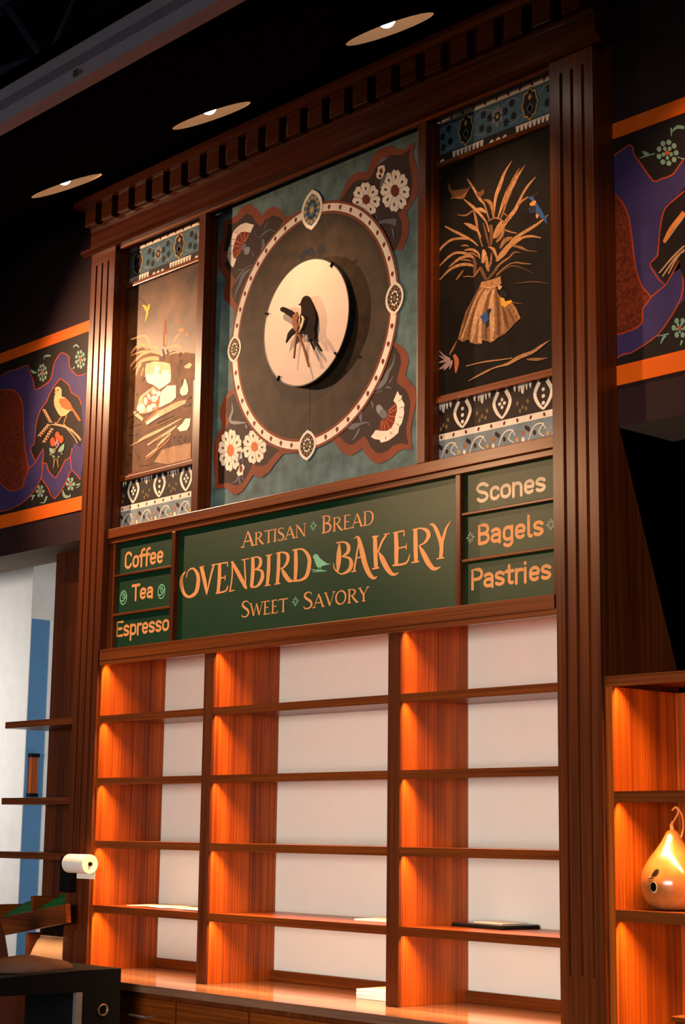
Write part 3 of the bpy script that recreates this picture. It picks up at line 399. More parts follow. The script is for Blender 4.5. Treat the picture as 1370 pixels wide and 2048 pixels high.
mint 1570,3625,1568,3620,1564,3619,1559,3622,1558,3627,1560,3632,1564,3633,1569,3630
mint 1558,3638,1556,3633,1551,3632,1547,3635,1545,3641,1547,3645,1552,3646,1556,3643
mint 1563,3654,1561,3649,1556,3648,1552,3651,1550,3657,1552,3662,1557,3663,1561,3660
mint 1579,3651,1577,3646,1572,3645,1568,3648,1566,3654,1568,3658,1573,3660,1577,3656
redo2 1572,3640,1569,3635,1564,3634,1559,3637,1557,3643,1559,3648,1565,3649,1570,3646
mint 1460,4415,1447,4416,1429,4418,1412,4419,1399,4418,1386,4417,1378,4416,1379,4413,1388,4413,1401,4413,1414,4412,1431,4412,1448,4411,1461,4410
mint 1396,4442,1398,4436,1402,4427,1409,4419,1419,4416,1427,4418,1431,4420,1430,4423,1426,4426,1420,4431,1418,4434,1413,4436,1404,4440,1398,4443
mint 1548,4462,1550,4470,1551,4481,1552,4490,1550,4496,1547,4499,1544,4500,1542,4499,1542,4497,1542,4496,1542,4492,1543,4483,1544,4472,1545,4463
mint 1552,4478,1560,4481,1571,4485,1579,4485,1588,4482,1600,4477,1609,4472,1613,4485,1604,4490,1590,4497,1574,4501,1562,4495,1555,4487,1550,4481
mint 1572,4363,1606,4341,1608,4346,1574,4366
mint 1453,3629,1511,3625,1510,3632,1452,3632
mint 1471,3595,1476,3601,1485,3610,1491,3616,1493,3617,1495,3618,1498,3619,1498,3623,1495,3625,1488,3627,1480,3625,1475,3616,1470,3605,1466,3597
mint 1569,3567,1580,3585,1570,3590,1563,3570
#bandL
indigo -3728,4455,-3650,4473,-3563,4470,-3478,4466,-3389,4469,-3368,4438,-3314,4355,-3285,4291,-3192,4300,-3113,4317,-3086,4409,-3044,4452,-2995,4468,-2919,4427,-2902,4353,-2820,4290,-2727,4287,-2708,3799,-2739,3645,-2842,3715,-2882,3665,-3007,3568,-3093,3658,-3172,3720,-3252,3643,-3399,3586,-3565,3570,-3644,3577
redo -3720,4366,-3639,4357,-3526,4330,-3461,4278,-3418,4198,-3402,4078,-3371,3930,-3324,3794,-3355,3747,-3373,3692,-3491,3683,-3578,3714,-3663,3772
blk -3005,4309,-2905,4246,-2879,4197,-2799,4157,-2762,4100,-2751,4023,-2728,3926,-2754,3844,-2822,3880,-2851,3835,-2859,3798,-2914,3788,-2954,3738,-3007,3702,-3090,3752,-3116,3800,-3151,3806,-3159,3902,-3246,3839,-3298,3899,-3301,3938,-3267,3945,-3254,4072,-3214,4149,-3148,4189,-3118,4234,-3064,4276
redline -3725,4452,-3691,4460,-3647,4467,-3605,4468,-3562,4467,-3519,4465,-3476,4464,-3427,4467,-3389,4466,-3380,4455,-3372,4432,-3345,4395,-3318,4356,-3306,4318,-3287,4289,-3239,4287,-3189,4297,-3146,4304,-3109,4322,-3094,4363,-3082,4407,-3060,4436,-3035,4455,-3016,4465,-2995,4465,-2956,4450,-2923,4426,-2922,4401,-2918,4368,-2876,4324,-2821,4288,-2766,4281,-2725,4285,-2729,4290,-2769,4286,-2818,4292,-2869,4326,-2910,4368,-2913,4399,-2915,4427,-2952,4453,-2994,4470,-3022,4471,-3043,4460,-3068,4440,-3091,4410,-3103,4366,-3118,4326,-3152,4310,-3195,4303,-3244,4293,-3283,4293,-3297,4318,-3309,4355,-3337,4395,-3363,4431,-3371,4455,-3388,4471,-3431,4472,-3480,4469,-3523,4471,-3565,4473,-3609,4474,-3652,4473,-3697,4465,-3732,4458
redline -3719,4363,-3685,4360,-3638,4355,-3582,4344,-3528,4328,-3493,4306,-3466,4278,-3441,4242,-3423,4199,-3414,4143,-3406,4078,-3393,4005,-3375,3930,-3344,3859,-3323,3800,-3342,3764,-3370,3737,-3370,3711,-3377,3694,-3429,3686,-3492,3687,-3535,3697,-3575,3716,-3623,3746,-3659,3773,-3667,3771,-3630,3744,-3581,3713,-3539,3693,-3491,3681,-3425,3681,-3370,3689,-3360,3709,-3361,3734,-3333,3760,-3313,3798,-3335,3859,-3366,3929,-3384,4004,-3397,4077,-3404,4141,-3413,4197,-3432,4242,-3457,4278,-3486,4308,-3524,4332,-3581,4349,-3639,4360,-3687,4366,-3721,4369
redline -3007,4308,-2959,4279,-2908,4245,-2895,4220,-2882,4196,-2842,4175,-2802,4156,-2780,4126,-2766,4100,-2758,4100,-2772,4126,-2796,4158,-2837,4179,-2876,4198,-2886,4220,-2901,4247,-2953,4282,-3002,4311
redline -3242,3840,-3267,3867,-3293,3899,-3300,3921,-3297,3936,-3282,3934,-3263,3944,-3257,4003,-3250,4071,-3233,4114,-3210,4147,-3177,4168,-3144,4187,-3128,4210,-3114,4233,-3089,4254,-3060,4274,-3027,4293,-3001,4307,-3008,4312,-3035,4297,-3068,4278,-3097,4258,-3122,4236,-3137,4213,-3153,4191,-3185,4173,-3219,4151,-3242,4117,-3259,4073,-3265,4005,-3270,3946,-3287,3938,-3305,3940,-3310,3922,-3302,3899,-3276,3866,-3250,3839
redline -3315,3797,-3283,3806,-3241,3824,-3193,3870,-3159,3900,-3160,3866,-3167,3808,-3164,3767,-3172,3727,-3205,3684,-3256,3645,-3324,3613,-3402,3589,-3488,3577,-3566,3572,-3616,3575,-3644,3580,-3644,3574,-3614,3570,-3563,3567,-3484,3571,-3396,3584,-3317,3608,-3248,3641,-3197,3681,-3163,3724,-3155,3765,-3158,3807,-3151,3864,-3159,3905,-3201,3874,-3249,3828,-3290,3810,-3321,3802
redline -3149,3803,-3135,3804,-3120,3800,-3111,3779,-3094,3752,-3055,3714,-3004,3693,-2954,3736,-2910,3786,-2879,3793,-2856,3797,-2843,3824,-2837,3851,-2846,3853,-2852,3827,-2863,3800,-2884,3798,-2918,3790,-2962,3740,-3009,3698,-3049,3716,-3086,3753,-3102,3780,-3113,3801,-3136,3809,-3153,3808
redline -3176,3719,-3142,3690,-3097,3651,-3057,3599,-3006,3565,-2938,3606,-2878,3664,-2854,3702,-2838,3718,-2788,3685,-2743,3644,-2736,3646,-2782,3687,-2837,3723,-2862,3705,-2886,3667,-2946,3610,-3009,3571,-3049,3600,-3089,3653,-3134,3692,-3169,3721
redline -2864,3805,-2841,3721,-2833,3720,-2856,3804
mint -3154,4374,-3157,4365,-3166,4364,-3175,4369,-3180,4379,-3177,4387,-3168,4388,-3158,4383
mint -3162,4346,-3165,4338,-3174,4336,-3183,4341,-3188,4351,-3185,4359,-3176,4361,-3166,4355
mint -3186,4335,-3190,4327,-3198,4325,-3208,4330,-3212,4340,-3209,4348,-3200,4350,-3191,4345
mint -3217,4346,-3220,4338,-3229,4336,-3238,4342,-3243,4351,-3240,4359,-3231,4361,-3221,4356
mint -3238,4374,-3241,4366,-3250,4364,-3260,4370,-3264,4379,-3261,4387,-3252,4389,-3243,4384
mint -3241,4406,-3244,4398,-3253,4396,-3262,4402,-3267,4411,-3264,4419,-3255,4421,-3245,4416
mint -3223,4427,-3226,4418,-3235,4417,-3245,4422,-3250,4432,-3246,4440,-3237,4442,-3228,4436
mint -3194,4426,-3197,4418,-3206,4416,-3216,4422,-3220,4431,-3217,4439,-3208,4441,-3199,4436
mint -3167,4405,-3170,4397,-3179,4395,-3188,4401,-3193,4410,-3190,4418,-3181,4420,-3171,4415
mint -3181,4373,-3184,4366,-3190,4364,-3197,4369,-3201,4376,-3198,4383,-3192,4385,-3185,4380
mint -3199,4361,-3201,4355,-3208,4353,-3215,4357,-3218,4365,-3216,4372,-3210,4373,-3203,4369
mint -3220,4380,-3222,4373,-3229,4371,-3236,4376,-3239,4383,-3237,4390,-3230,4392,-3223,4387
mint -3215,4402,-3217,4396,-3224,4394,-3231,4398,-3234,4406,-3232,4413,-3225,4414,-3218,4410
mint -3191,4398,-3193,4391,-3200,4390,-3207,4394,-3210,4402,-3208,4408,-3201,4410,-3194,4406
redo2 -3200,4382,-3202,4375,-3210,4374,-3218,4379,-3222,4387,-3220,4394,-3212,4395,-3204,4391
mint -2736,4374,-2739,4366,-2748,4364,-2758,4369,-2762,4379,-2759,4388,-2750,4389,-2741,4384
mint -2744,4346,-2747,4337,-2757,4336,-2766,4341,-2771,4351,-2767,4359,-2758,4361,-2749,4355
mint -2770,4335,-2773,4326,-2782,4325,-2792,4330,-2796,4340,-2793,4348,-2784,4350,-2774,4344
mint -2800,4346,-2804,4338,-2813,4336,-2822,4342,-2827,4352,-2824,4360,-2815,4362,-2805,4356
mint -2822,4375,-2825,4367,-2834,4365,-2844,4371,-2849,4381,-2845,4389,-2836,4391,-2827,4385
mint -2824,4408,-2828,4399,-2837,4398,-2847,4403,-2851,4413,-2848,4421,-2839,4423,-2829,4418
mint -2806,4429,-2810,4420,-2819,4419,-2828,4424,-2833,4434,-2830,4442,-2821,4444,-2811,4439
mint -2776,4428,-2780,4420,-2789,4418,-2798,4424,-2803,4434,-2800,4442,-2791,4444,-2781,4438
mint -2749,4407,-2752,4398,-2761,4396,-2771,4402,-2775,4412,-2772,4420,-2763,4422,-2753,4416
mint -2764,4373,-2766,4366,-2773,4365,-2780,4369,-2784,4377,-2781,4384,-2775,4386,-2767,4381
mint -2782,4362,-2785,4355,-2791,4353,-2799,4358,-2802,4366,-2800,4372,-2793,4374,-2786,4370
mint -2803,4381,-2806,4374,-2813,4372,-2820,4377,-2823,4384,-2821,4391,-2814,4393,-2807,4388
mint -2798,4404,-2800,4397,-2807,4395,-2814,4400,-2818,4408,-2815,4414,-2809,4416,-2801,4412
mint -2774,4399,-2776,4392,-2783,4391,-2790,4395,-2793,4403,-2791,4410,-2784,4412,-2777,4407
redo2 -2783,4383,-2785,4376,-2793,4375,-2802,4380,-2806,4388,-2803,4395,-2795,4397,-2787,4392
mint -3121,3631,-3125,3623,-3134,3621,-3144,3626,-3149,3635,-3146,3642,-3136,3644,-3126,3639
mint -3137,3607,-3141,3600,-3150,3598,-3160,3603,-3165,3611,-3162,3619,-3152,3621,-3142,3616
mint -3173,3612,-3177,3605,-3186,3603,-3196,3608,-3201,3616,-3198,3624,-3188,3626,-3178,3621
mint -3194,3641,-3197,3633,-3206,3631,-3217,3636,-3221,3645,-3218,3652,-3208,3654,-3198,3650
mint -3178,3664,-3181,3657,-3191,3655,-3201,3659,-3205,3668,-3202,3676,-3193,3678,-3182,3673
mint -3142,3659,-3145,3652,-3154,3650,-3165,3654,-3169,3663,-3166,3671,-3156,3673,-3146,3668
mint -3147,3630,-3149,3626,-3154,3625,-3160,3628,-3163,3633,-3161,3637,-3156,3638,-3150,3635
mint -3162,3623,-3164,3619,-3169,3617,-3175,3620,-3178,3625,-3176,3629,-3170,3630,-3165,3628
mint -3179,3634,-3181,3630,-3186,3629,-3192,3632,-3195,3637,-3193,3641,-3187,3642,-3182,3639
mint -3174,3649,-3176,3645,-3182,3644,-3187,3646,-3190,3651,-3188,3656,-3183,3657,-3177,3654
mint -3155,3647,-3157,3642,-3162,3641,-3168,3644,-3170,3649,-3169,3653,-3163,3654,-3157,3652
redo2 -3162,3636,-3164,3632,-3171,3631,-3177,3634,-3181,3639,-3178,3644,-3172,3645,-3165,3642
mint -2792,3628,-2795,3620,-2805,3617,-2815,3622,-2819,3632,-2816,3640,-2806,3642,-2796,3637
mint -2808,3603,-2811,3595,-2820,3593,-2831,3598,-2835,3607,-2832,3615,-2822,3617,-2812,3612
mint -2844,3608,-2847,3600,-2857,3598,-2867,3603,-2871,3612,-2868,3620,-2858,3622,-2848,3617
mint -2864,3638,-2867,3630,-2877,3628,-2887,3633,-2892,3642,-2888,3650,-2879,3652,-2869,3647
mint -2848,3663,-2851,3655,-2861,3653,-2871,3658,-2876,3667,-2872,3675,-2863,3677,-2852,3672
mint -2812,3658,-2815,3650,-2825,3647,-2835,3652,-2839,3662,-2836,3670,-2826,3672,-2816,3667
mint -2817,3627,-2819,3622,-2825,3621,-2830,3624,-2833,3629,-2831,3634,-2826,3635,-2820,3632
mint -2832,3619,-2834,3614,-2840,3613,-2845,3616,-2848,3621,-2846,3626,-2841,3627,-2835,3624
mint -2849,3631,-2851,3627,-2856,3625,-2862,3628,-2865,3633,-2863,3638,-2857,3639,-2852,3636
mint -2845,3647,-2846,3642,-2852,3641,-2858,3644,-2860,3649,-2858,3654,-2853,3655,-2847,3652
mint -2825,3644,-2827,3640,-2832,3638,-2838,3641,-2841,3646,-2839,3651,-2833,3652,-2828,3649
redo2 -2832,3633,-2835,3629,-2841,3627,-2848,3631,-2851,3636,-2848,3641,-2842,3642,-2835,3639
mint -3192,4462,-3193,4468,-3194,4476,-3191,4480,-3184,4479,-3172,4477,-3159,4475,-3146,4474,-3131,4472,-3120,4471,-3120,4476,-3131,4480,-3147,4485,-3163,4489,-3177,4490,-3191,4489,-3201,4485,-3202,4478,-3199,4469,-3197,4463
mint -3346,4433,-3345,4426,-3341,4415,-3326,4402,-3302,4395,-3279,4394,-3264,4393,-3264,4397,-3279,4403,-3299,4411,-3310,4416,-3319,4420,-3332,4427,-3342,4434
mint -2875,4474,-2865,4476,-2852,4479,-2845,4479,-2838,4476,-2824,4467,-2814,4461,-2808,4463,-2815,4471,-2828,4482,-2846,4491,-2863,4489,-2874,4482,-2880,4478
mint -3284,3620,-3225,3616,-3229,3625,-3286,3624
mint -3256,3592,-3233,3616,-3256,3623,-3263,3594
mint -3166,3566,-3153,3562,-3134,3558,-3114,3558,-3101,3568,-3091,3582,-3084,3592,-3104,3599,-3109,3588,-3116,3574,-3124,3565,-3136,3564,-3152,3567,-3165,3569
mint -2926,3609,-2924,3597,-2921,3580,-2907,3563,-2879,3554,-2854,3554,-2837,3556,-2831,3563,-2834,3569,-2837,3573,-2847,3573,-2845,3569,-2844,3565,-2845,3565,-2859,3567,-2877,3571,-2886,3574,-2896,3582,-2908,3597,-2917,3609
mint -2785,3618,-2735,3613,-2740,3626,-2787,3623
mint -2778,3600,-2743,3605,-2752,3613,-2781,3602
mint -2864,4338,-2845,4346,-2858,4354,-2871,4342
birdcream -3057,4255,-3051,4261,-3040,4262,-3024,4261,-3006,4255,-2992,4244,-2981,4228,-2981,4208,-2978,4190,-2959,4184,-2933,4175,-2901,4141,-2872,4107,-2854,4091,-2848,4084,-2861,4083,-2881,4084,-2901,4074,-2924,4066,-2953,4065,-2980,4069,-2999,4083,-3016,4101,-3037,4123,-3054,4146,-3062,4170,-3063,4192,-3057,4208,-3051,4222,-3054,4240
birdrust -3000,4181,-2933,4175,-2886,4141,-2849,4097,-2790,4043,-2755,4002,-2777,4003,-2824,4048,-2859,4086,-2915,4096,-2973,4125,-3004,4162
orange2 -3066,4231,-3050,4235,-3056,4249,-3033,4238,-3038,4226
blk -3014,4238,-3015,4235,-3017,4233,-3021,4233,-3025,4235,-3028,4237,-3030,4240,-3029,4243,-3026,4245,-3022,4245,-3018,4243,-3015,4241
orange2 -2978,4067,-2988,4059,-3002,4047,-3014,4039,-3025,4038,-3037,4041,-3045,4042,-3045,4036,-3036,4035,-3023,4032,-3008,4034,-2994,4043,-2980,4055,-2970,4063
orange2 -2917,4066,-2927,4052,-2940,4032,-2947,4016,-2941,4007,-2927,4004,-2919,4002,-2920,4008,-2927,4009,-2935,4010,-2938,4014,-2931,4029,-2918,4048,-2909,4062
wheat -3090,4036,-3066,4030,-3033,4022,-3000,4013,-2970,4004,-2941,3994,-2912,3983,-2881,3968,-2849,3950,-2820,3932,-2794,3913,-2771,3893,-2755,3880,-2748,3881,-2763,3896,-2785,3916,-2810,3937,-2838,3956,-2870,3975,-2902,3992,-2934,4006,-2966,4016,-2997,4025,-3032,4032,-3067,4036,-3090,4039
wheat -2910,3980,-2887,3963,-2856,3938,-2829,3916,-2811,3898,-2797,3881,-2787,3870,-2779,3871,-2788,3882,-2802,3899,-2820,3918,-2848,3941,-2880,3965,-2903,3982
wheat -2865,3972,-2842,3956,-2811,3934,-2785,3915,-2769,3902,-2757,3892,-2750,3885,-2743,3887,-2750,3894,-2761,3904,-2777,3918,-2804,3937,-2836,3959,-2859,3975
wheat -3168,4139,-3176,4134,-3185,4138,-3186,4146,-3177,4150,-3168,4147
wheat -3147,4137,-3146,4129,-3155,4129,-3164,4136,-3165,4144,-3156,4144
wheat -3153,4122,-3161,4118,-3170,4121,-3171,4129,-3162,4133,-3153,4130
wheat -3132,4120,-3131,4112,-3140,4112,-3149,4119,-3150,4127,-3141,4128
wheat -3138,4105,-3146,4101,-3155,4104,-3155,4112,-3147,4116,-3138,4113
wheat -3117,4103,-3116,4095,-3125,4095,-3134,4103,-3135,4110,-3126,4111
wheat -3122,4089,-3131,4084,-3140,4087,-3140,4095,-3132,4100,-3123,4096
wheat -3102,4087,-3101,4079,-3110,4079,-3119,4086,-3120,4094,-3111,4094
wheat -3107,4072,-3116,4067,-3125,4071,-3125,4078,-3117,4083,-3108,4080
wheat -3087,4070,-3086,4062,-3095,4062,-3104,4069,-3105,4077,-3096,4077
wheat -3092,4055,-3101,4051,-3109,4054,-3110,4062,-3102,4066,-3093,4063
wheat -3072,4053,-3071,4046,-3080,4045,-3089,4053,-3090,4060,-3081,4061
wheat -3169,4140,-3095,4057,-3089,4057,-3165,4141
wheat -3207,3988,-3216,3984,-3224,3987,-3225,3995,-3217,3999,-3208,3996
wheat -3186,3986,-3185,3979,-3194,3978,-3203,3986,-3204,3994,-3196,3994
wheat -3188,3998,-3197,3993,-3206,3997,-3206,4004,-3198,4009,-3189,4006
wheat -3167,3996,-3167,3988,-3175,3988,-3185,3995,-3185,4003,-3177,4004
wheat -3170,4008,-3178,4003,-3187,4006,-3187,4014,-3179,4019,-3170,4015
wheat -3149,4006,-3148,3998,-3157,3998,-3166,4005,-3167,4013,-3158,4013
wheat -3151,4017,-3159,4013,-3168,4016,-3169,4024,-3160,4028,-3151,4025
wheat -3130,4015,-3129,4008,-3138,4007,-3147,4015,-3148,4023,-3139,4023
wheat -3132,4027,-3141,4022,-3149,4026,-3150,4033,-3142,4038,-3133,4035
wheat -3112,4025,-3111,4017,-3119,4017,-3129,4024,-3129,4032,-3121,4032
wheat -3114,4037,-3122,4032,-3131,4035,-3131,4043,-3123,4048,-3114,4044
wheat -3093,4035,-3092,4027,-3101,4027,-3110,4034,-3111,4042,-3102,4042
wheat -3205,3989,-3110,4037,-3116,4040,-3209,3991
wheat -3151,3941,-3160,3936,-3169,3939,-3169,3947,-3161,3952,-3152,3948
wheat -3131,3939,-3130,3931,-3138,3931,-3148,3938,-3149,3946,-3140,3946
wheat -3135,3953,-3144,3949,-3152,3952,-3153,3960,-3145,3964,-3136,3961
wheat -3115,3952,-3114,3944,-3122,3944,-3132,3951,-3132,3959,-3124,3959
wheat -3119,3966,-3128,3962,-3136,3965,-3137,3973,-3129,3977,-3120,3974
wheat -3099,3964,-3098,3957,-3106,3956,-3116,3964,-3116,3971,-3108,3972
wheat -3103,3979,-3111,3974,-3120,3977,-3121,3985,-3113,3990,-3104,3986
wheat -3083,3977,-3082,3969,-3090,3969,-3100,3976,-3100,3984,-3092,3984
wheat -3087,3991,-3095,3987,-3104,3990,-3105,3998,-3096,4002,-3088,3999
wheat -3067,3989,-3066,3982,-3074,3981,-3084,3989,-3084,3997,-3076,3997
wheat -3071,4004,-3079,3999,-3088,4003,-3089,4010,-3080,4015,-3072,4012
wheat -3051,4002,-3050,3994,-3058,3994,-3068,4001,-3068,4009,-3060,4009
wheat -3149,3941,-3068,4004,-3074,4007,-3153,3943
redo2 -2978,3952,-2982,3940,-2995,3934,-3012,3937,-3026,3947,-3032,3961,-3028,3973,-3015,3979,-2998,3976,-2984,3966
redo2 -3023,3918,-3027,3902,-3041,3894,-3060,3897,-3075,3910,-3083,3928,-3078,3945,-3064,3953,-3046,3950,-3030,3937
redo2 -2934,3920,-2938,3906,-2952,3899,-2970,3902,-2986,3913,-2993,3929,-2988,3943,-2974,3950,-2956,3947,-2941,3936
redo2 -2985,3928,-2988,3921,-2996,3918,-3007,3920,-3017,3926,-3021,3934,-3018,3941,-3009,3944,-2998,3942,-2989,3936
slate2 -3034,3905,-3008,3932,-2978,3895,-3004,3874
redo -2997,3894,-2998,3889,-3001,3885,-3007,3884,-3013,3887,-3017,3892,-3019,3898,-3018,3903,-3014,3907,-3009,3907,-3003,3905,-2998,3900
mint -3088,3889,-3086,3881,-3082,3869,-3072,3858,-3055,3851,-3038,3850,-3027,3850,-3022,3855,-3026,3861,-3031,3870,-3036,3875,-3048,3880,-3067,3887,-3081,3891
mint -2931,3892,-2944,3887,-2962,3880,-2974,3875,-2979,3869,-2984,3862,-2989,3856,-2982,3849,-2969,3848,-2949,3847,-2931,3851,-2924,3864,-2923,3878,-2923,3889
mint -3073,3843,-3050,3841,-3066,3856,-3077,3846
mint -3041,3822,-3015,3826,-3043,3842,-3049,3826
mint -2973,3811,-2968,3819,-2976,3825,-2993,3825
mint -2940,3825,-2935,3833,-2944,3839,-2960,3838
olive2 -3019,3853,-3008,3876,-3035,3884,-3042,3860
olive2 -3033,3820,-3038,3757,-3029,3755,-3010,3815
olive2 -3005,3814,-2982,3755,-2973,3754,-2982,3812
olive2 -3063,3841,-3064,3855,-3076,3858,-3086,3848
olive2 -2936,3830,-2946,3850,-2957,3851,-2953,3831
#discbird
bird -684,4224,-676,4226,-665,4228,-662,4233,-660,4239,-655,4247,-648,4253,-636,4257,-623,4258,-614,4255,-605,4248,-595,4234,-586,4218,-576,4202,-567,4185,-558,4167,-551,4149,-548,4127,-547,4107,-551,4089,-555,4071,-553,4051,-551,4034,-556,4026,-563,4024,-569,4025,-575,4026,-581,4021,-587,4016,-593,4022,-599,4031,-604,4045,-612,4059,-634,4064,-655,4068,-663,4072,-665,4078,-660,4088,-656,4101,-659,4116,-663,4132,-666,4148,-667,4162,-662,4167,-658,4172,-657,4189,-659,4206,-661,4213,-665,4218,-676,4221
#discwheat
dark -818,4235,-796,4239,-764,4223,-733,4206,-701,4182,-685,4166,-713,4155,-751,4182,-789,4206,-814,4220
dark -718,4110,-696,4093,-704,4080,-729,4071,-753,4055,-768,4044,-760,4069,-754,4089,-736,4102
dark -492,3947,-501,3959,-515,3976,-527,3992,-537,4005,-545,4016,-551,4024,-563,4021,-557,4013,-548,4002,-538,3989,-525,3974,-510,3957,-500,3945
dark -547,3964,-551,3973,-558,3985,-564,3997,-571,4007,-578,4016,-583,4022,-592,4020,-587,4014,-580,4005,-573,3996,-565,3984,-558,3972,-552,3963
stem -690,4085,-692,4065,-695,4035,-701,3990,-705,3950,-699,3948,-694,3988,-687,4033,-677,4061,-670,4078
stem -674,4066,-656,4034,-633,3988,-609,3931,-590,3883,-584,3883,-602,3931,-624,3988,-645,4034,-661,4067
stem -713,4172,-683,4186,-670,4154,-681,4136,-668,4108,-680,4081,-699,4094,-715,4126
cream2 -648,4157,-645,4151,-641,4143,-639,4135,-641,4126,-646,4115,-650,4105,-653,4097,-656,4091,-658,4086,-653,4083,-649,4087,-643,4093,-638,4100,-633,4110,-628,4121,-626,4132,-630,4143,-637,4152,-643,4157
#signbird
mint -578,2941,-562,2955,-538,2947,-526,2930,-494,2911,-470,2897,-442,2892,-470,2891,-501,2890,-521,2884,-541,2886,-557,2907,-566,2929
mint -589,2882,-581,2879,-570,2875,-557,2871,-544,2869,-530,2868,-517,2867,-501,2865,-485,2862,-473,2860,-473,2863,-484,2866,-500,2869,-516,2872,-530,2874,-544,2875,-556,2876,-568,2879,-580,2882,-588,2885
mint -535,2889,-536,2874,-532,2873,-530,2888
mint -519,2890,-520,2872,-516,2871,-515,2889
mint -580,2867,-567,2866,-549,2865,-532,2864,-517,2863,-503,2861,-493,2859,-492,2861,-502,2863,-517,2866,-532,2867,-550,2868,-568,2869,-580,2869
#title
gold -389,2986,-393,2975,-398,2960,-403,2943,-405,2926,-406,2909,-406,2891,-404,2874,-401,2857,-398,2845,-390,2844,-386,2855,-379,2870,-374,2886,-371,2903,-370,2921,-370,2939,-373,2956,-378,2973,-382,2985
gold -386,2849,-393,2854,-404,2860,-412,2866,-417,2877,-422,2889,-425,2898,-428,2898,-427,2889,-425,2876,-420,2864,-411,2855,-400,2848,-392,2844
gold -408,2987,-391,2987,-367,2986,-348,2982,-339,2976,-334,2968,-332,2962,-332,2955,-333,2947,-336,2940,-345,2933,-360,2925,-370,2920,-367,2916,-353,2918,-334,2922,-317,2928,-308,2939,-305,2951,-307,2963,-315,2974,-329,2984,-346,2990,-368,2993,-392,2993,-410,2993
gold -369,2919,-354,2914,-333,2908,-320,2902,-315,2896,-313,2888,-313,2881,-314,2872,-318,2863,-324,2856,-333,2850,-348,2844,-361,2840,-372,2841,-383,2844,-391,2847,-393,2842,-386,2839,-373,2834,-358,2832,-340,2833,-321,2836,-304,2843,-293,2853,-287,2865,-285,2877,-288,2889,-296,2901,-310,2911,-330,2917,-353,2921,-368,2923
gold -280,2993,-275,2996,-267,2999,-262,2999,-262,2997,-262,2995,-259,2986,-254,2969,-248,2945,-241,2922,-234,2900,-226,2877,-217,2856,-206,2837,-194,2820,-182,2806,-168,2796,-154,2790,-140,2787,-129,2790,-123,2796,-120,2800,-123,2802,-129,2800,-136,2798,-140,2799,-144,2802,-150,2808,-158,2816,-166,2828,-175,2843,-184,2860,-192,2879,-199,2901,-207,2923,-216,2947,-227,2971,-236,2989,-245,3000,-254,3005,-264,3006,-272,3004,-279,2999,-284,2996
gold -251,2988,-255,2972,-261,2948,-268,2923,-274,2895,-281,2865,-286,2845,-272,2842,-268,2863,-261,2892,-256,2920,-251,2946,-247,2970,-245,2987
gold -297,2835,-263,2838,-266,2845,-300,2842
gold -264,2898,-219,2899,-221,2906,-266,2904
gold -150,2994,-151,2982,-151,2963,-151,2940,-148,2907,-145,2870,-142,2844,-117,2842,-118,2868,-120,2905,-121,2937,-123,2960,-124,2979,-125,2991
gold -158,2984,-112,2985,-114,2991,-160,2991
gold -154,2834,-106,2835,-108,2843,-156,2842
gold -66,2989,-74,2983,-86,2974,-97,2962,-107,2945,-117,2926,-123,2913,-112,2909,-105,2922,-94,2940,-84,2956,-74,2967,-64,2977,-57,2983
gold -79,2988,-39,2989,-40,2994,-81,2993
gold -114,2909,-112,2902,-109,2891,-104,2878,-94,2861,-81,2841,-66,2822,-52,2809,-36,2798,-18,2791,0,2791,14,2796,23,2800,21,2803,10,2803,-4,2802,-13,2805,-20,2811,-28,2820,-38,2832,-50,2848,-63,2868,-75,2885,-88,2897,-99,2905,-107,2911
gold -10,2990,-10,2973,-9,2949,-8,2924,-8,2896,-7,2866,-7,2845,18,2842,19,2863,20,2892,21,2921,19,2946,16,2971,14,2988
gold -15,2986,57,2989,55,2996,-17,2993
gold 53,2993,52,2967,60,2966,59,2992
gold 13,2911,71,2914,68,2921,11,2917
gold 71,2932,66,2903,73,2902,75,2932
gold -19,2836,7,2834,43,2833,74,2837,89,2851,94,2867,97,2879,92,2880,87,2869,79,2855,66,2846,40,2843,5,2844,-20,2844
gold 117,2990,117,2973,116,2950,117,2924,118,2895,120,2863,122,2841,146,2839,146,2861,145,2892,145,2921,144,2947,142,2971,141,2987
gold 111,2987,124,2987,143,2988,161,2987,175,2982,187,2975,194,2969,198,2964,200,2958,201,2951,198,2943,192,2933,184,2925,174,2920,162,2917,153,2915,155,2910,165,2911,180,2913,194,2917,207,2924,218,2934,226,2945,227,2957,222,2969,211,2980,196,2987,178,2991,161,2994,142,2994,122,2993,109,2993
gold 106,2836,155,2836,154,2843,105,2843
gold 151,2912,155,2901,161,2885,169,2868,179,2851,191,2832,204,2816,218,2803,232,2793,250,2787,268,2789,282,2795,291,2799,289,2802,278,2801,263,2801,254,2803,248,2807,240,2815,231,2826,220,2840,208,2858,196,2875,182,2891,167,2904,157,2913
gold 220,2998,227,2996,234,2994,238,2991,244,2983,250,2972,257,2959,264,2944,272,2927,277,2913,280,2905,280,2899,280,2895,305,2893,305,2897,304,2905,301,2915,296,2930,288,2947,280,2963,271,2977,261,2989,250,2999,236,3004,226,3003,220,3002
gold 352,3001,344,2995,332,2987,321,2977,313,2965,307,2952,301,2939,294,2924,287,2908,283,2897,303,2891,307,2902,312,2918,318,2934,323,2947,327,2960,332,2971,340,2982,349,2992,355,2999
gold 284,2905,283,2894,283,2879,282,2866,281,2857,280,2848,279,2843,300,2838,302,2843,304,2852,306,2862,307,2876,308,2891,308,2902
gold 266,2836,314,2836,313,2842,265,2842
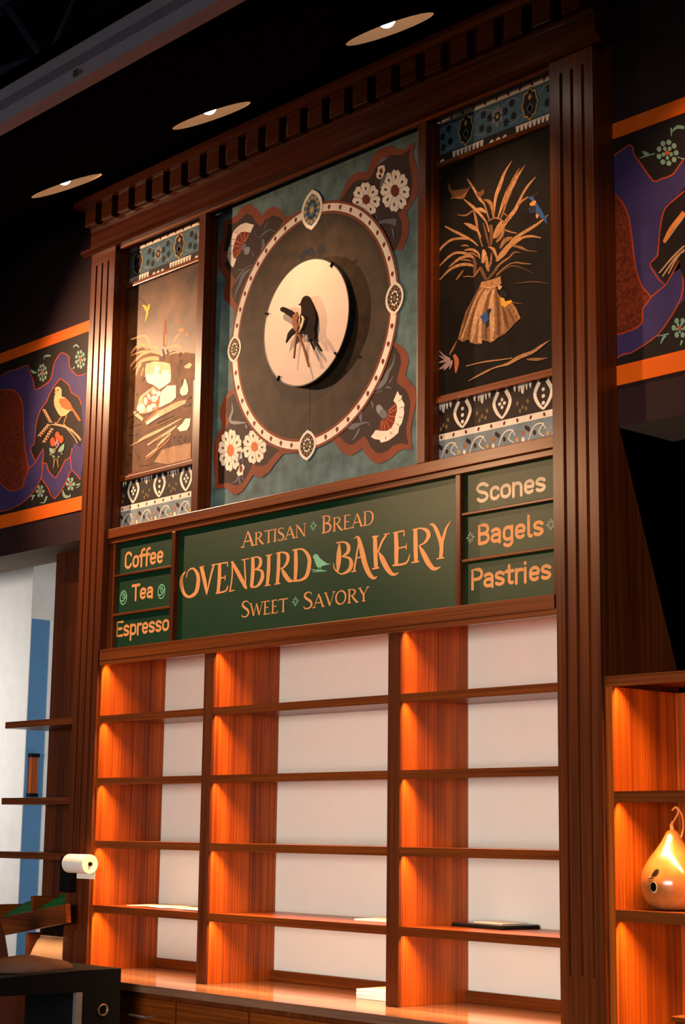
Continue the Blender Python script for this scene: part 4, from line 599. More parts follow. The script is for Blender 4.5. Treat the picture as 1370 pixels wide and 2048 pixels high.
gold -1583,2941,-1581,2951,-1577,2964,-1570,2974,-1558,2979,-1544,2982,-1533,2981,-1524,2975,-1513,2965,-1505,2953,-1500,2943,-1497,2930,-1497,2916,-1499,2898,-1504,2879,-1511,2864,-1523,2855,-1540,2848,-1554,2845,-1566,2847,-1579,2854,-1590,2863,-1599,2875,-1606,2890,-1611,2905,-1614,2920,-1615,2936,-1614,2948,-1608,2958,-1600,2967,-1593,2973,-1601,2977,-1611,2973,-1624,2966,-1636,2955,-1642,2940,-1645,2923,-1643,2906,-1637,2888,-1626,2871,-1612,2856,-1595,2843,-1574,2834,-1551,2830,-1526,2832,-1502,2839,-1483,2852,-1472,2871,-1467,2892,-1465,2912,-1466,2928,-1471,2944,-1479,2958,-1493,2971,-1510,2983,-1530,2991,-1549,2990,-1565,2985,-1577,2977,-1583,2966,-1587,2952,-1589,2943
gold -1474,2983,-1432,2984,-1434,2990,-1476,2988
gold -1472,2983,-1465,2965,-1455,2939,-1445,2914,-1435,2890,-1424,2865,-1416,2847,-1412,2839,-1411,2837,-1410,2836,-1405,2834,-1403,2835,-1400,2838,-1400,2847,-1403,2865,-1407,2890,-1414,2915,-1424,2941,-1435,2966,-1443,2984
gold -1355,2991,-1361,2981,-1370,2966,-1379,2945,-1390,2912,-1401,2873,-1410,2845,-1400,2843,-1390,2870,-1375,2908,-1363,2941,-1354,2962,-1348,2977,-1344,2988
gold -1372,2983,-1321,2983,-1323,2989,-1374,2989
gold -1317,2986,-1317,2968,-1317,2942,-1318,2915,-1320,2888,-1322,2859,-1324,2840,-1299,2836,-1296,2855,-1292,2883,-1289,2911,-1289,2938,-1290,2965,-1291,2983
gold -1321,2983,-1235,2982,-1237,2990,-1323,2990
gold -1243,2986,-1243,2964,-1234,2963,-1236,2986
gold -1290,2906,-1254,2908,-1257,2915,-1293,2913
gold -1257,2923,-1261,2895,-1254,2894,-1250,2922
gold -1328,2831,-1304,2831,-1271,2832,-1244,2836,-1232,2846,-1229,2858,-1229,2866,-1234,2867,-1237,2860,-1243,2850,-1252,2844,-1275,2841,-1307,2840,-1331,2839
gold -1206,2985,-1205,2967,-1203,2941,-1203,2915,-1207,2887,-1213,2858,-1217,2838,-1207,2836,-1202,2856,-1196,2885,-1192,2913,-1192,2940,-1195,2966,-1197,2984
gold -1222,2832,-1175,2833,-1177,2839,-1224,2838
gold -1212,2986,-1202,2970,-1186,2947,-1167,2923,-1144,2894,-1119,2864,-1100,2842,-1091,2834,-1085,2839,-1083,2837,-1085,2834,-1081,2831,-1073,2837,-1077,2847,-1093,2870,-1116,2901,-1139,2929,-1161,2953,-1182,2975,-1197,2990
gold -1108,2988,-1105,2967,-1102,2938,-1099,2909,-1096,2883,-1093,2859,-1091,2842,-1082,2841,-1083,2858,-1084,2882,-1086,2908,-1090,2937,-1094,2967,-1097,2988
gold -1124,2983,-1062,2984,-1064,2989,-1126,2989
gold -1047,2987,-1046,2969,-1046,2942,-1047,2916,-1049,2889,-1051,2861,-1053,2842,-1027,2837,-1024,2856,-1020,2884,-1017,2912,-1018,2939,-1020,2966,-1022,2985
gold -1050,2983,-1035,2984,-1015,2985,-999,2984,-990,2979,-985,2973,-983,2968,-983,2960,-986,2949,-990,2941,-999,2935,-1013,2930,-1023,2926,-1020,2921,-1007,2922,-988,2925,-971,2931,-962,2942,-958,2955,-960,2968,-968,2979,-981,2987,-997,2991,-1017,2992,-1038,2991,-1053,2990
gold -1013,2923,-998,2919,-979,2914,-969,2908,-968,2900,-968,2888,-972,2877,-978,2866,-988,2854,-998,2846,-1013,2842,-1031,2842,-1045,2842,-1044,2835,-1030,2834,-1009,2832,-987,2835,-969,2843,-954,2855,-944,2869,-940,2884,-942,2900,-952,2915,-974,2924,-997,2926,-1013,2928
gold -921,2990,-921,2972,-921,2946,-922,2919,-924,2891,-926,2861,-928,2840,-904,2837,-901,2857,-897,2886,-894,2915,-894,2942,-895,2969,-895,2987
gold -930,2983,-881,2984,-883,2990,-932,2990
gold -936,2832,-889,2833,-891,2839,-938,2838
gold -844,2990,-844,2971,-845,2944,-845,2916,-847,2889,-849,2860,-850,2841,-826,2837,-824,2857,-821,2885,-819,2913,-818,2940,-819,2968,-820,2987
gold -852,2986,-838,2986,-819,2987,-803,2985,-790,2981,-780,2975,-775,2970,-773,2963,-773,2953,-775,2944,-781,2934,-789,2924,-796,2917,-803,2914,-811,2913,-817,2912,-816,2908,-810,2907,-799,2907,-787,2909,-774,2916,-761,2925,-752,2936,-747,2949,-747,2962,-754,2975,-768,2985,-785,2990,-802,2993,-821,2994,-840,2993,-854,2992
gold -860,2832,-814,2833,-816,2840,-862,2839
gold -812,2908,-809,2899,-804,2886,-797,2873,-786,2860,-773,2847,-757,2836,-738,2832,-725,2835,-718,2838,-720,2843,-728,2845,-736,2848,-740,2851,-746,2858,-757,2869,-768,2881,-781,2892,-795,2903,-805,2910
gold -715,2991,-715,2974,-715,2950,-714,2924,-714,2895,-714,2865,-715,2843,-692,2840,-689,2861,-686,2891,-685,2920,-686,2947,-689,2972,-691,2989
gold -726,2986,-706,2987,-678,2987,-656,2983,-641,2973,-629,2960,-621,2947,-616,2937,-613,2927,-614,2914,-617,2895,-623,2875,-630,2860,-638,2852,-647,2847,-661,2843,-682,2841,-706,2841,-724,2841,-723,2833,-705,2832,-679,2831,-655,2831,-637,2834,-620,2839,-605,2849,-595,2867,-588,2889,-585,2909,-584,2924,-588,2939,-596,2952,-610,2967,-629,2981,-652,2992,-680,2995,-709,2995,-729,2994
"""
# ------------------------------------------------------------------ materials
MATS = {}
def nodes_of(name):
    m = bpy.data.materials.new(name); m.use_nodes = True
    return m, m.node_tree, m.node_tree.nodes['Principled BSDF']
def plain(name, col, rough=0.6, spec=0.4, metal=0.0, mottle=0.0, mscale=9.0, emit=0.0, sub=0.0, coat=0.0):
    if name in MATS: return MATS[name]
    m, t, b = nodes_of(name)
    b.inputs['Roughness'].default_value = rough
    b.inputs['Specular IOR Level'].default_value = spec
    b.inputs['Metallic'].default_value = metal
    if coat: b.inputs['Coat Weight'].default_value = coat; b.inputs['Coat Roughness'].default_value = 0.15
    c = (*col, 1)
    tc = t.nodes.new('ShaderNodeTexCoord')
    n = t.nodes.new('ShaderNodeTexNoise'); n.inputs['Scale'].default_value = mscale; n.inputs['Detail'].default_value = 6
    t.links.new(tc.outputs['Object'], n.inputs['Vector'])
    mx = t.nodes.new('ShaderNodeMix'); mx.data_type = 'RGBA'
    k = mottle if mottle else 0.05
    mx.inputs['A'].default_value = (*[x*(1-k) for x in col], 1); mx.inputs['B'].default_value = (*[min(1, x*(1+k)) for x in col], 1)
    rp = t.nodes.new('ShaderNodeMapRange'); rp.inputs[1].default_value = 0.3; rp.inputs[2].default_value = 0.7
    t.links.new(n.outputs[0], rp.inputs[0]); t.links.new(rp.outputs[0], mx.inputs['Factor'])
    t.links.new(mx.outputs['Result'], b.inputs['Base Color'])
    if emit:
        b.inputs['Emission Color'].default_value = c; b.inputs['Emission Strength'].default_value = emit
    MATS[name] = m
    return m
def wood(name, dark, light, axis='Z', rough=0.30, stripe=70.0, spec=0.3, seed=0.0, bump=0.02):
    m, t, b = nodes_of(name)
    tc = t.nodes.new('ShaderNodeTexCoord'); mp = t.nodes.new('ShaderNodeMapping')
    s = {'X': (0.9, stripe, stripe), 'Y': (stripe, 0.9, stripe), 'Z': (stripe, stripe, 0.9)}[axis]
    mp.inputs['Scale'].default_value = s; mp.inputs['Location'].default_value = (seed, seed*1.7, seed*0.6)
    t.links.new(tc.outputs['Object'], mp.inputs['Vector'])
    n = t.nodes.new('ShaderNodeTexNoise'); n.inputs['Scale'].default_value = 1.0; n.inputs['Detail'].default_value = 5; n.inputs['Roughness'].default_value = 0.6
    t.links.new(mp.outputs['Vector'], n.inputs['Vector'])
    mp2 = t.nodes.new('ShaderNodeMapping'); mp2.inputs['Scale'].default_value = tuple(x*0.13 if x > 1 else 0.5 for x in s)
    t.links.new(tc.outputs['Object'], mp2.inputs['Vector'])
    n2 = t.nodes.new('ShaderNodeTexNoise'); n2.inputs['Scale'].default_value = 1.0; n2.inputs['Detail'].default_value = 3
    t.links.new(mp2.outputs['Vector'], n2.inputs['Vector'])
    ad = t.nodes.new('ShaderNodeMix'); ad.data_type = 'FLOAT'; ad.inputs['Factor'].default_value = 0.4
    t.links.new(n.outputs[0], ad.inputs['A']); t.links.new(n2.outputs[0], ad.inputs['B'])
    cr = t.nodes.new('ShaderNodeValToRGB')
    cr.color_ramp.elements[0].position = 0.36; cr.color_ramp.elements[0].color = (*dark, 1)
    cr.color_ramp.elements[1].position = 0.64; cr.color_ramp.elements[1].color = (*light, 1)
    t.links.new(ad.outputs[0], cr.inputs[0]); t.links.new(cr.outputs[0], b.inputs['Base Color'])
    b.inputs['Roughness'].default_value = rough; b.inputs['Specular IOR Level'].default_value = spec
    if bump:
        bp = t.nodes.new('ShaderNodeBump'); bp.inputs['Strength'].default_value = bump*4; bp.inputs['Distance'].default_value = 0.002
        t.links.new(n.outputs[0], bp.inputs['Height']); t.links.new(bp.outputs[0], b.inputs['Normal'])
    MATS[name] = m
    return m
WD, WL = (0.075, 0.0145, 0.002), (0.235, 0.053, 0.006)
WZ = wood('cherry_wood_upright', (0.052, 0.010, 0.0022), (0.150, 0.034, 0.006), 'Z')
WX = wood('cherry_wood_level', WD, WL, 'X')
WXD = wood('cherry_wood_cornice_shaded', (0.030, 0.0065, 0.0025), (0.085, 0.019, 0.006), 'X', spec=0.2)  # darker copy of the cherry, the cornice's shade put into its colour
WY = wood('cherry_wood_depth', WD, WL, 'Y')
WP = wood('panel_veneer', (0.14, 0.020, 0.0015), (0.56, 0.115, 0.005), 'Z', rough=0.45, stripe=110, seed=3.1)
CTOP = wood('countertop_stone_brown', (0.11, 0.05, 0.028), (0.26, 0.135, 0.085), 'X', rough=0.12, stripe=22, seed=5.0, spec=0.6, bump=0)
WDK = wood('countertop_edge', (0.05, 0.03, 0.02), (0.12, 0.075, 0.05), 'X', rough=0.3, stripe=50, seed=2.0)
FLOORM = wood('floor_boards', (0.035, 0.02, 0.012), (0.09, 0.05, 0.03), 'X', rough=0.4, stripe=12, seed=8.0)
WHITEP = plain('white_back_panel', (0.755, 0.785, 0.73), 0.5, 0.3, mottle=0.012)
WALLW = plain('white_plaster', (0.78, 0.75, 0.72), 0.8, 0.2)
PLUM = plain('plum_paint', (0.032, 0.013, 0.015), 0.7, 0.15)
BLACK = plain('black_paint', (0.004, 0.004, 0.004), 0.9, 0.0)
SOFF = plain('tan_paint', (0.30, 0.21, 0.15), 0.7, 0.2)
ORANGE = plain('orange_band_paint', (0.85, 0.135, 0.004), 0.6, 0.2)
BLUEP = plain('blue_paint', (0.10, 0.25, 0.47), 0.6, 0.3)
TRIMW = plain('white_gloss_trim', (0.85, 0.84, 0.82), 0.35)
STEELB = plain('grey_blue_steel_paint', (0.34, 0.30, 0.36), 0.6, 0.2)
DECK = plain('blue_grey_deck_paint', (0.14, 0.14, 0.22), 0.7, 0.3)
GREEN = plain('sign_green', (0.005, 0.036, 0.011), 0.42, 0.4)
GOLD = plain('sign_gold_lettering', (0.80, 0.32, 0.10), 0.5)
MINT = plain('sign_mint_paint', (0.20, 0.55, 0.33), 0.5)
GREY_METAL = plain('brushed_grey_metal', (0.45, 0.44, 0.43), 0.35, 0.5, 0.8)
BRASS = plain('dull_brass', (0.55, 0.38, 0.22), 0.3, 0.5, 0.9)
BLK = plain('black_satin_plastic', (0.005, 0.005, 0.0055), 0.6, 0.06)
RUBBER = plain('dark_rim', (0.012, 0.009, 0.008), 0.5)
DISC = plain('cream_disc_enamel', (0.66, 0.50, 0.43), 0.6, 0.2)
PAPER = plain('white_paper', (0.85, 0.80, 0.74), 0.7)
TANP = plain('tan_paper', (0.62, 0.40, 0.26), 0.7)
FELT = plain('green_felt', (0.016, 0.14, 0.035), 0.9, 0.1)
GOURD = plain('varnished_gourd', (0.36, 0.125, 0.03), 0.2, 0.5, mottle=0.25, mscale=14, coat=0.6)
CANIN = plain('tan_reflector', (0.45, 0.26, 0.13), 0.5, 0.4)
BULB = plain('glowing_bulb', (1.0, 0.93, 0.85), 0.4, emit=14.0)
LED = plain('lit_strip', (1.0, 0.55, 0.2), 0.5, emit=2.0)
CLOTH = plain('brown_cloth', (0.10, 0.055, 0.04), 0.9, 0.0, mottle=0.2)
MAUVE = plain('dark_mauve_fabric', (0.028, 0.013, 0.015), 0.9, 0.0, mottle=0.2)
CORD = plain('orange_cord', (0.8, 0.30, 0.08), 0.7)
PCOL = dict(rust=(0.20, 0.042, 0.016), umber=(0.030, 0.013, 0.011), cream=(0.86, 0.74, 0.62), darkred=(0.17, 0.016, 0.007), orange=(0.62, 0.16, 0.04), brown=(0.16, 0.05, 0.03), slate=(0.13, 0.135, 0.16), greyb=(0.24, 0.24, 0.26), navy=(0.012, 0.014, 0.026), umber2=(0.10, 0.05, 0.03), straw=(0.38, 0.18, 0.075), straw2=(0.25, 0.11, 0.042), straw3=(0.12, 0.05, 0.02), straw4=(0.52, 0.28, 0.135), blue=(0.025, 0.075, 0.22), blueD=(0.008, 0.016, 0.045), orange2=(0.75, 0.24, 0.06), black=(0.008, 0.008, 0.01), yellow=(0.75, 0.36, 0.04), mauve=(0.36, 0.22, 0.20), terra=(0.45, 0.13, 0.05), olive=(0.05, 0.04, 0.026), tanbg=(0.12, 0.050, 0.020), wheat=(0.55, 0.30, 0.15), rustD=(0.19, 0.065, 0.025), creamD=(0.66, 0.43, 0.26), paper=(0.86, 0.76, 0.66), rust2=(0.32, 0.125, 0.05), creamM=(0.40, 0.22, 0.12), indigo=(0.052, 0.034, 0.125), redo=(0.17, 0.028, 0.010), redline=(0.50, 0.06, 0.012), blk=(0.018, 0.012, 0.011), mint=(0.22, 0.36, 0.28), redo2=(0.62, 0.09, 0.02), birdcream=(0.80, 0.42, 0.19), birdrust=(0.42, 0.12, 0.035), slate2=(0.30, 0.22, 0.30), olive2=(0.22, 0.14, 0.05), bird=(0.014, 0.008, 0.006), dark=(0.012, 0.008, 0.005), stem=(0.22, 0.085, 0.03), cream2=(0.7, 0.5, 0.32), gold=(0.80, 0.32, 0.10), teal=(0.085, 0.150, 0.158), ringdark=(0.038, 0.022, 0.012), blueb=(0.070, 0.155, 0.20), dkb=(0.028, 0.016, 0.013), greyblue=(0.20, 0.25, 0.28), golde=(0.58, 0.33, 0.09))
def pm(k):
    mot = {'teal': 0.42, 'ringdark': 0.45, 'tanbg': 0.5, 'creamM': 0.35, 'olive': 0.5, 'redo': 0.5, 'greyblue': 0.25, 'straw': 0.3, 'straw2': 0.35, 'straw4': 0.3, 'creamD': 0.25}.get(k, 0.12)
    return plain('paint_' + k, PCOL[k], 0.6, 0.03 if k in ('bird', 'dark') else 0.15, mottle=mot, mscale={'redo': 60.0, 'straw': 60.0, 'straw2': 60.0, 'straw4': 60.0}.get(k, 11.0))

# ------------------------------------------------------------------ builders
def thing(name, loc, label, cat, group=None):
    o = bpy.data.objects.new(name, None); COL.objects.link(o); o.location = loc; o.empty_display_size = 0.05
    o['label'] = label; o['category'] = cat
    if group: o['group'] = group
    return o
def tag(o, label, cat, group=None):
    o['label'] = label; o['category'] = cat
    if group: o['group'] = group
    return o
def base_of(p):
    v = Vector((0, 0, 0))
    while p is not None: v += p.location; p = p.parent
    return v
def obj(name, bm, mat, parent=None, origin=None, smooth=False, label=None):
    me = bpy.data.meshes.new(name)
    off = base_of(parent) if parent else Vector(origin or (0, 0, 0))
    here = off if origin is None else Vector(origin)
    bmesh.ops.translate(bm, verts=bm.verts, vec=-here)
    bm.normal_update(); bm.to_mesh(me); bm.free()
    for mm in (mat if isinstance(mat, (list, tuple)) else [mat]): me.materials.append(mm)
    if smooth:
        for p in me.polygons: p.use_smooth = True
    o = bpy.data.objects.new(name, me); COL.objects.link(o)
    if parent:
        o.parent = parent; o.location = here - off
    else: o.location = here
    if label: o['label'] = label
    return o
def struct(name, bm, mat):
    o = obj(name, bm, mat); o['kind'] = 'structure'; return o
def B(): return bmesh.new()
def box(bm, x0, x1, y0, y1, z0, z1, bev=0.0, mi=0):
    vs = [bm.verts.new(p) for p in ((x0, y0, z0), (x1, y0, z0), (x1, y1, z0), (x0, y1, z0), (x0, y0, z1), (x1, y0, z1), (x1, y1, z1), (x0, y1, z1))]
    fs = [bm.faces.new([vs[i] for i in f]) for f in ((0, 3, 2, 1), (4, 5, 6, 7), (0, 1, 5, 4), (1, 2, 6, 5), (2, 3, 7, 6), (3, 0, 4, 7))]
    for f in fs: f.material_index = mi
    if bev:
        es = {e for f in fs for e in f.edges}
        r = bmesh.ops.bevel(bm, geom=list(es), offset=bev, segments=2, affect='EDGES', profile=0.6)
        for f in r['faces']: f.material_index = mi
    return bm
def boxb(*a, **k): return box(B(), *a, **k)
def extrude_poly(bm, pts, axis, a, b, mi=0):
    """closed 2D profile pts swept along an axis from a to b. axis X: pts=(y,z); Y: (x,z); Z: (x,y)"""
    def P(p, t): return {'X': (t, p[0], p[1]), 'Y': (p[0], t, p[1]), 'Z': (p[0], p[1], t)}[axis]
    v0 = [bm.verts.new(P(p, a)) for p in pts]; v1 = [bm.verts.new(P(p, b)) for p in pts]
    n = len(pts)
    for i in range(n):
        f = bm.faces.new((v0[i], v0[(i+1) % n], v1[(i+1) % n], v1[i])); f.material_index = mi
    tri = tessellate_polygon([[Vector((p[0], p[1], 0)) for p in pts]])
    for t in tri:
        f = bm.faces.new([v0[i] for i in t]); f.material_index = mi
        f = bm.faces.new([v1[i] for i in reversed(t)]); f.material_index = mi
    return bm
def tube(bm, pts, r, n=8, cap=True, mi=0):
    pts = [Vector(p) for p in pts]; rings = []
    rs = r if isinstance(r, (list, tuple)) else [r]*len(pts)
    up = Vector((0.13, 0.31, 0.94))
    for i, p in enumerate(pts):
        d = (pts[min(i+1, len(pts)-1)] - pts[max(i-1, 0)]).normalized()
        a = d.cross(up)
        if a.length < 0.05: a = d.cross(Vector((1, 0, 0)))
        a.normalize(); b = d.cross(a)
        rings.append([bm.verts.new(p + a*math.cos(2*math.pi*k/n)*rs[i] + b*math.sin(2*math.pi*k/n)*rs[i]) for k in range(n)])
    for i in range(len(rings)-1):
        for k in range(n):
            f = bm.faces.new((rings[i][k], rings[i][(k+1) % n], rings[i+1][(k+1) % n], rings[i+1][k])); f.material_index = mi
    if cap:
        bm.faces.new(rings[0][::-1]).material_index = mi; bm.faces.new(rings[-1]).material_index = mi
    return bm
def lathe(bm, prof, c, n=32, mi=0, axis='Z', caps=True):
    """prof = [(r, h)...] about an axis through c"""
    rings = []
    for r, h in prof:
        ring = []
        for k in range(n):
            t = 2*math.pi*k/n
            if axis == 'Z': p = (c[0]+r*math.cos(t), c[1]+r*math.sin(t), c[2]+h)
            elif axis == 'Y': p = (c[0]+r*math.cos(t), c[1]+h, c[2]+r*math.sin(t))
            else: p = (c[0]+h, c[1]+r*math.cos(t), c[2]+r*math.sin(t))
            ring.append(bm.verts.new(p))
        rings.append(ring)
    for i in range(len(rings)-1):
        for k in range(n):
            f = bm.faces.new((rings[i][k], rings[i][(k+1) % n], rings[i+1][(k+1) % n], rings[i+1][k])); f.material_index = mi
    for ring in ((rings[0], rings[-1]) if caps else ()):
        try: bm.faces.new(ring).material_index = mi
        except ValueError: pass
    return bm
def fill2d(bm, pts, y, mi=0):
    """flat face from (x,z) outline on the plane Y=y, facing -Y"""
    pts = [Vector((p[0], p[1], 0)) for p in pts]
    vs = [bm.verts.new((p.x, y, p.y)) for p in pts]
    for t in tessellate_polygon([pts]):
        try:
            f = bm.faces.new([vs[i] for i in t]); f.material_index = mi
            f.normal_update()
            if f.normal.y > 0: f.normal_flip()
        except ValueError: pass
def catmull(P, n=6):
    out = []
    m = len(P)
    for i in range(m-1):
        p0, p1, p2, p3 = P[max(i-1, 0)], P[i], P[i+1], P[min(i+2, m-1)]
        for k in range(n):
            t = k/n
            out.append(tuple(0.5*((2*b)+(-a+c)*t+(2*a-5*b+4*c-d)*t*t+(-a+3*b-3*c+d)*t**3) for a, b, c, d in zip(p0, p1, p2, p3)))
    out.append(tuple(P[-1]))
    return out
def ribbon(P, sm=0, cap=False):
    """(x,z,w) centre line to outline"""
    if sm and len(P) > 2: P = catmull([tuple(p) for p in P], sm)
    n = len(P); L, Rr = [], []
    for i in range(n):
        a, b = P[max(i-1, 0)], P[min(i+1, n-1)]
        dx, dz = b[0]-a[0], b[1]-a[1]; l = math.hypot(dx, dz) or 1e-6
        nx, nz = -dz/l*P[i][2]/2, dx/l*P[i][2]/2
        L.append((P[i][0]+nx, P[i][1]+nz)); Rr.append((P[i][0]-nx, P[i][1]-nz))
    if cap:
        def arc(c, r, ang): return [(c[0]+r*math.cos(ang-math.pi*k/5), c[1]+r*math.sin(ang-math.pi*k/5)) for k in range(1, 5)]
        a, b = P[-2], P[-1]; th = math.atan2(b[1]-a[1], b[0]-a[0]) + math.pi/2
        L = L + arc(P[-1], P[-1][2]/2, th)
        a, b = P[1], P[0]; th = math.atan2(b[1]-a[1], b[0]-a[0]) + math.pi/2
        return L + Rr[::-1] + arc(P[0], P[0][2]/2, th)
    return L + Rr[::-1]
class Paint:
    """a flat painted board: layers of paint in thin coats on one board, one mesh"""
    def __init__(s, y, step=0.00003): s.bm = B(); s.y = y; s.k = 0; s.m = []; s.step = step
    def idx(s, mat):
        if mat not in s.m: s.m.append(mat)
        return s.m.index(mat)
    def board(s, x0, x1, z0, z1, t, mat):
        box(s.bm, x0, x1, s.y, s.y+t, z0, z1, mi=s.idx(mat))
    def poly(s, mat, pts):
        s.k += 1; fill2d(s.bm, pts, s.y - s.step*s.k - 0.0003, s.idx(mat))
    def same(s, mat, pts):
        s.k += 0.2; fill2d(s.bm, pts, s.y - s.step*max(s.k, 1) - 0.0003, s.idx(mat))
    def ell(s, mat, x, z, a, b, n=14, rot=0.0, same=False):
        c, q = math.cos(rot), math.sin(rot)
        pts = [(x + a*math.cos(t)*c - b*math.sin(t)*q, z + a*math.cos(t)*q + b*math.sin(t)*c) for t in [2*math.pi*i/n for i in range(n)]]
        (s.same if same else s.poly)(mat, pts)
    def rib(s, mat, P, sm=4, cap=False, same=False):
        s.k += 0.2 if same else 1
        if sm and len(P) > 2: P = catmull([tuple(p) for p in P], sm)
        o = ribbon(P, 0); n = len(P); y = s.y - s.step*max(s.k, 1) - 0.0003; mi = s.idx(mat)
        L = [s.bm.verts.new((o[i][0], y-4e-6*i, o[i][1])) for i in range(n)]; Rr = [s.bm.verts.new((o[2*n-1-i][0], y-4e-6*i, o[2*n-1-i][1])) for i in range(n)]
        def face(vs):
            try: f = s.bm.faces.new(vs)
            except ValueError: return
            f.material_index = mi; f.normal_update()
            if f.normal.y > 0: f.normal_flip()
        for i in range(n-1): face((L[i], Rr[i], Rr[i+1])); face((L[i], Rr[i+1], L[i+1]))
        if cap:
            for i, j in ((0, 1), (n-1, n-2)):
                r = P[i][2]/2; th = math.atan2(P[i][1]-P[j][1], P[i][0]-P[j][0])
                face([s.bm.verts.new((P[i][0]+r*math.cos(th+math.pi*(k/6-0.5)), y-4e-6*i, P[i][1]+r*math.sin(th+math.pi*(k/6-0.5)))) for k in range(7)])
    def traced(s, name, x0=-99, x1=99, z0=-99, z1=99):
        """painted shapes of one picture; each shape is its own thin coat"""
        for i, (mk, pts) in enumerate(TR[name]):
            pts = [(min(max(x, x0), x1), min(max(z, z0), z1)) for x, z in pts]
            s.k += 1; fill2d(s.bm, pts, s.y - s.step*s.k - 0.0003, s.idx(pm(mk)))
    def done(s, name, parent=None, origin=None): return obj(name, s.bm, s.m, parent, origin)

TR = {}
_cur = None
for _l in TRACE.strip().split('\n'):
    if _l[0] == '#': _cur = TR.setdefault(_l[1:], [])
    else:
        _m, _c = _l.split(' '); _c = [int(v)/1000 for v in _c.split(',')]
        _cur.append((_m, list(zip(_c[::2], _c[1::2]))))

# ------------------------------------------------------------------ setting
XC = -0.64                       # centre line of the wall unit
PX0, PX1, PX2, PX3 = -2.52, -2.285, 1.0, 1.24   # pilaster edges
struct('floor', boxb(-14, 12, -12, 8, -0.05, 0.0), FLOORM)
struct('ceiling', boxb(-14, 12, -12, 2.7, 6.30, 6.40), DECK)
def bulk(name, x0, x1):
    bm = boxb(x0, x1, 0.112, 0.475, 3.287, 6.3)
    bm.normal_update()
    for f in bm.faces:
        if f.normal.z < -0.9: f.material_index = 1
    return struct(name, bm, [PLUM, SOFF])
bulk('wall_left', -9.0, -2.525); bulk('wall_right', 1.2425, 9.0)
struct('wall_back', boxb(-2.8, 9.0, 2.6, 2.7, 0, 6.3), BLACK)  # coloured black to stand for the darkness of the room behind
XRT = -4.496                     # corner of the white wall in the room behind
struct('wall_rear_left', boxb(-11, XRT, 0.9, 0.906, 0, 4.4), WALLW)
bm = boxb(XRT-0.1, XRT, 0.9065, 2.6, 3.05, 4.4); box(bm, XRT-0.1, XRT, 1.12, 2.6, 0, 3.05)
struct('wall_rear_side', bm, WALLW)
bm = boxb(XRT-0.04, XRT-0.003, 0.9065, 1.052, 0.0, 3.05)
o = struct('door_1', bm, BLUEP)
struct('trim_5', boxb(XRT-0.03, XRT+0.004, 1.0525, 1.12, 0, 3.05), TRIMW)
for i, (x0, x1) in enumerate(((-9.0, -2.525), (1.2425, 9.0))):
    struct('trim_%d' % (i*2+1), boxb(x0, x1, 0.104, 0.113, 4.541, 4.610, 0.001), ORANGE)
    struct('trim_%d' % (i*2+2), boxb(x0, x1, 0.104, 0.113, 3.462, 3.546, 0.001), ORANGE)

# sloped black canopy over the wall, with round openings for the downlights
SL = 0.5
def cz(y): return 5.031 + SL*(y+0.6)
LAMPS = (0.606, -0.640, -1.905, -3.16, 1.86)
CN = Vector((0, SL, -1)).normalized()          # facing down and to the wall
def canopy():
    bm = B(); L = math.sqrt(1+SL*SL)
    def P(x, s): return bm.verts.new((x, -0.6 + s/L, 5.031 + SL*s/L))
    s0, s1 = -1.62*L, 0.73*L
    def quad(xa, xb, sa, sb):
        bm.faces.new((P(xa, sa), P(xa, sb), P(xb, sb), P(xb, sa)))
    h = 0.26
    xs = sorted(LAMPS)
    quad(-10, 9, s0, -h); quad(-10, 9, h, s1)
    prev = -10
    for x in xs:
        quad(prev, x-h, -h, h); prev = x+h
        n = 32; outer = []; inner = []
        for k in range(n):
            t = 2*math.pi*k/n; c, q = math.cos(t), math.sin(t); m = max(abs(c), abs(q))
            outer.append(P(x + h*c/m, h*q/m)); inner.append(P(x + 0.2*c, 0.2*q))
        for k in range(n):
            bm.faces.new((outer[k], outer[(k+1) % n], inner[(k+1) % n], inner[k]))
    quad(prev, 9, -h, h)
    bmesh.ops.remove_doubles(bm, verts=bm.verts, dist=0.0005)
    # roof side of the canopy and its front face
    a = [bm.verts.new(p) for p in ((-10, -2.22, cz(-2.22)+0.22), (9, -2.22, cz(-2.22)+0.22), (9, 0.13, cz(0.13)+0.22), (-10, 0.13, cz(0.13)+0.22))]
    bm.faces.new(a)
    return bm
struct('canopy_ceiling', canopy(), BLACK)
bm = B()
extrude_poly(bm, [(-2.21, 4.20), (-2.27, 4.20), (-2.27, 4.217), (-2.232, 4.223), (-2.232, 4.285), (-2.27, 4.292), (-2.27, 4.338), (-2.21, 4.338)], 'X', -10, 9)
beam = obj('steel_edge_beam', bm, STEELB, None, (-3, -2.24, 4.2))
tag(beam, 'long blue grey steel edge beam running along the front of the black canopy', 'beam')
tag(obj('beam_clip', boxb(0.735, 0.765, -2.255, -2.232, 4.235, 4.26, 0.002), BRASS, None, (0.75, -2.24, 4.235)), 'tiny brass clip fixed to the steel edge beam', 'clip')
jo = thing('roof_joist', (-2.4, -0.8, 5.5), 'dark steel roof joist with diagonal webs, above the edge beam at top left', 'roof joist')
obj('bottom_chord', boxb(-9, 4, -0.84, -0.76, 5.60, 5.68), DECK, jo)
obj('top_chord', boxb(-9, 4, -0.84, -0.76, 6.12, 6.22), DECK, jo)
for k in range(9):
    xb = -1.84 + (k-6)*0.92
    obj('web', tube(B(), [(xb-0.01, -0.8, 5.66), (xb-0.44, -0.8, 6.14)], 0.022, 8), DECK, jo)
    obj('web', tube(B(), [(xb+0.01, -0.8, 5.66), (xb+0.44, -0.8, 6.14)], 0.014, 8), DECK, jo)
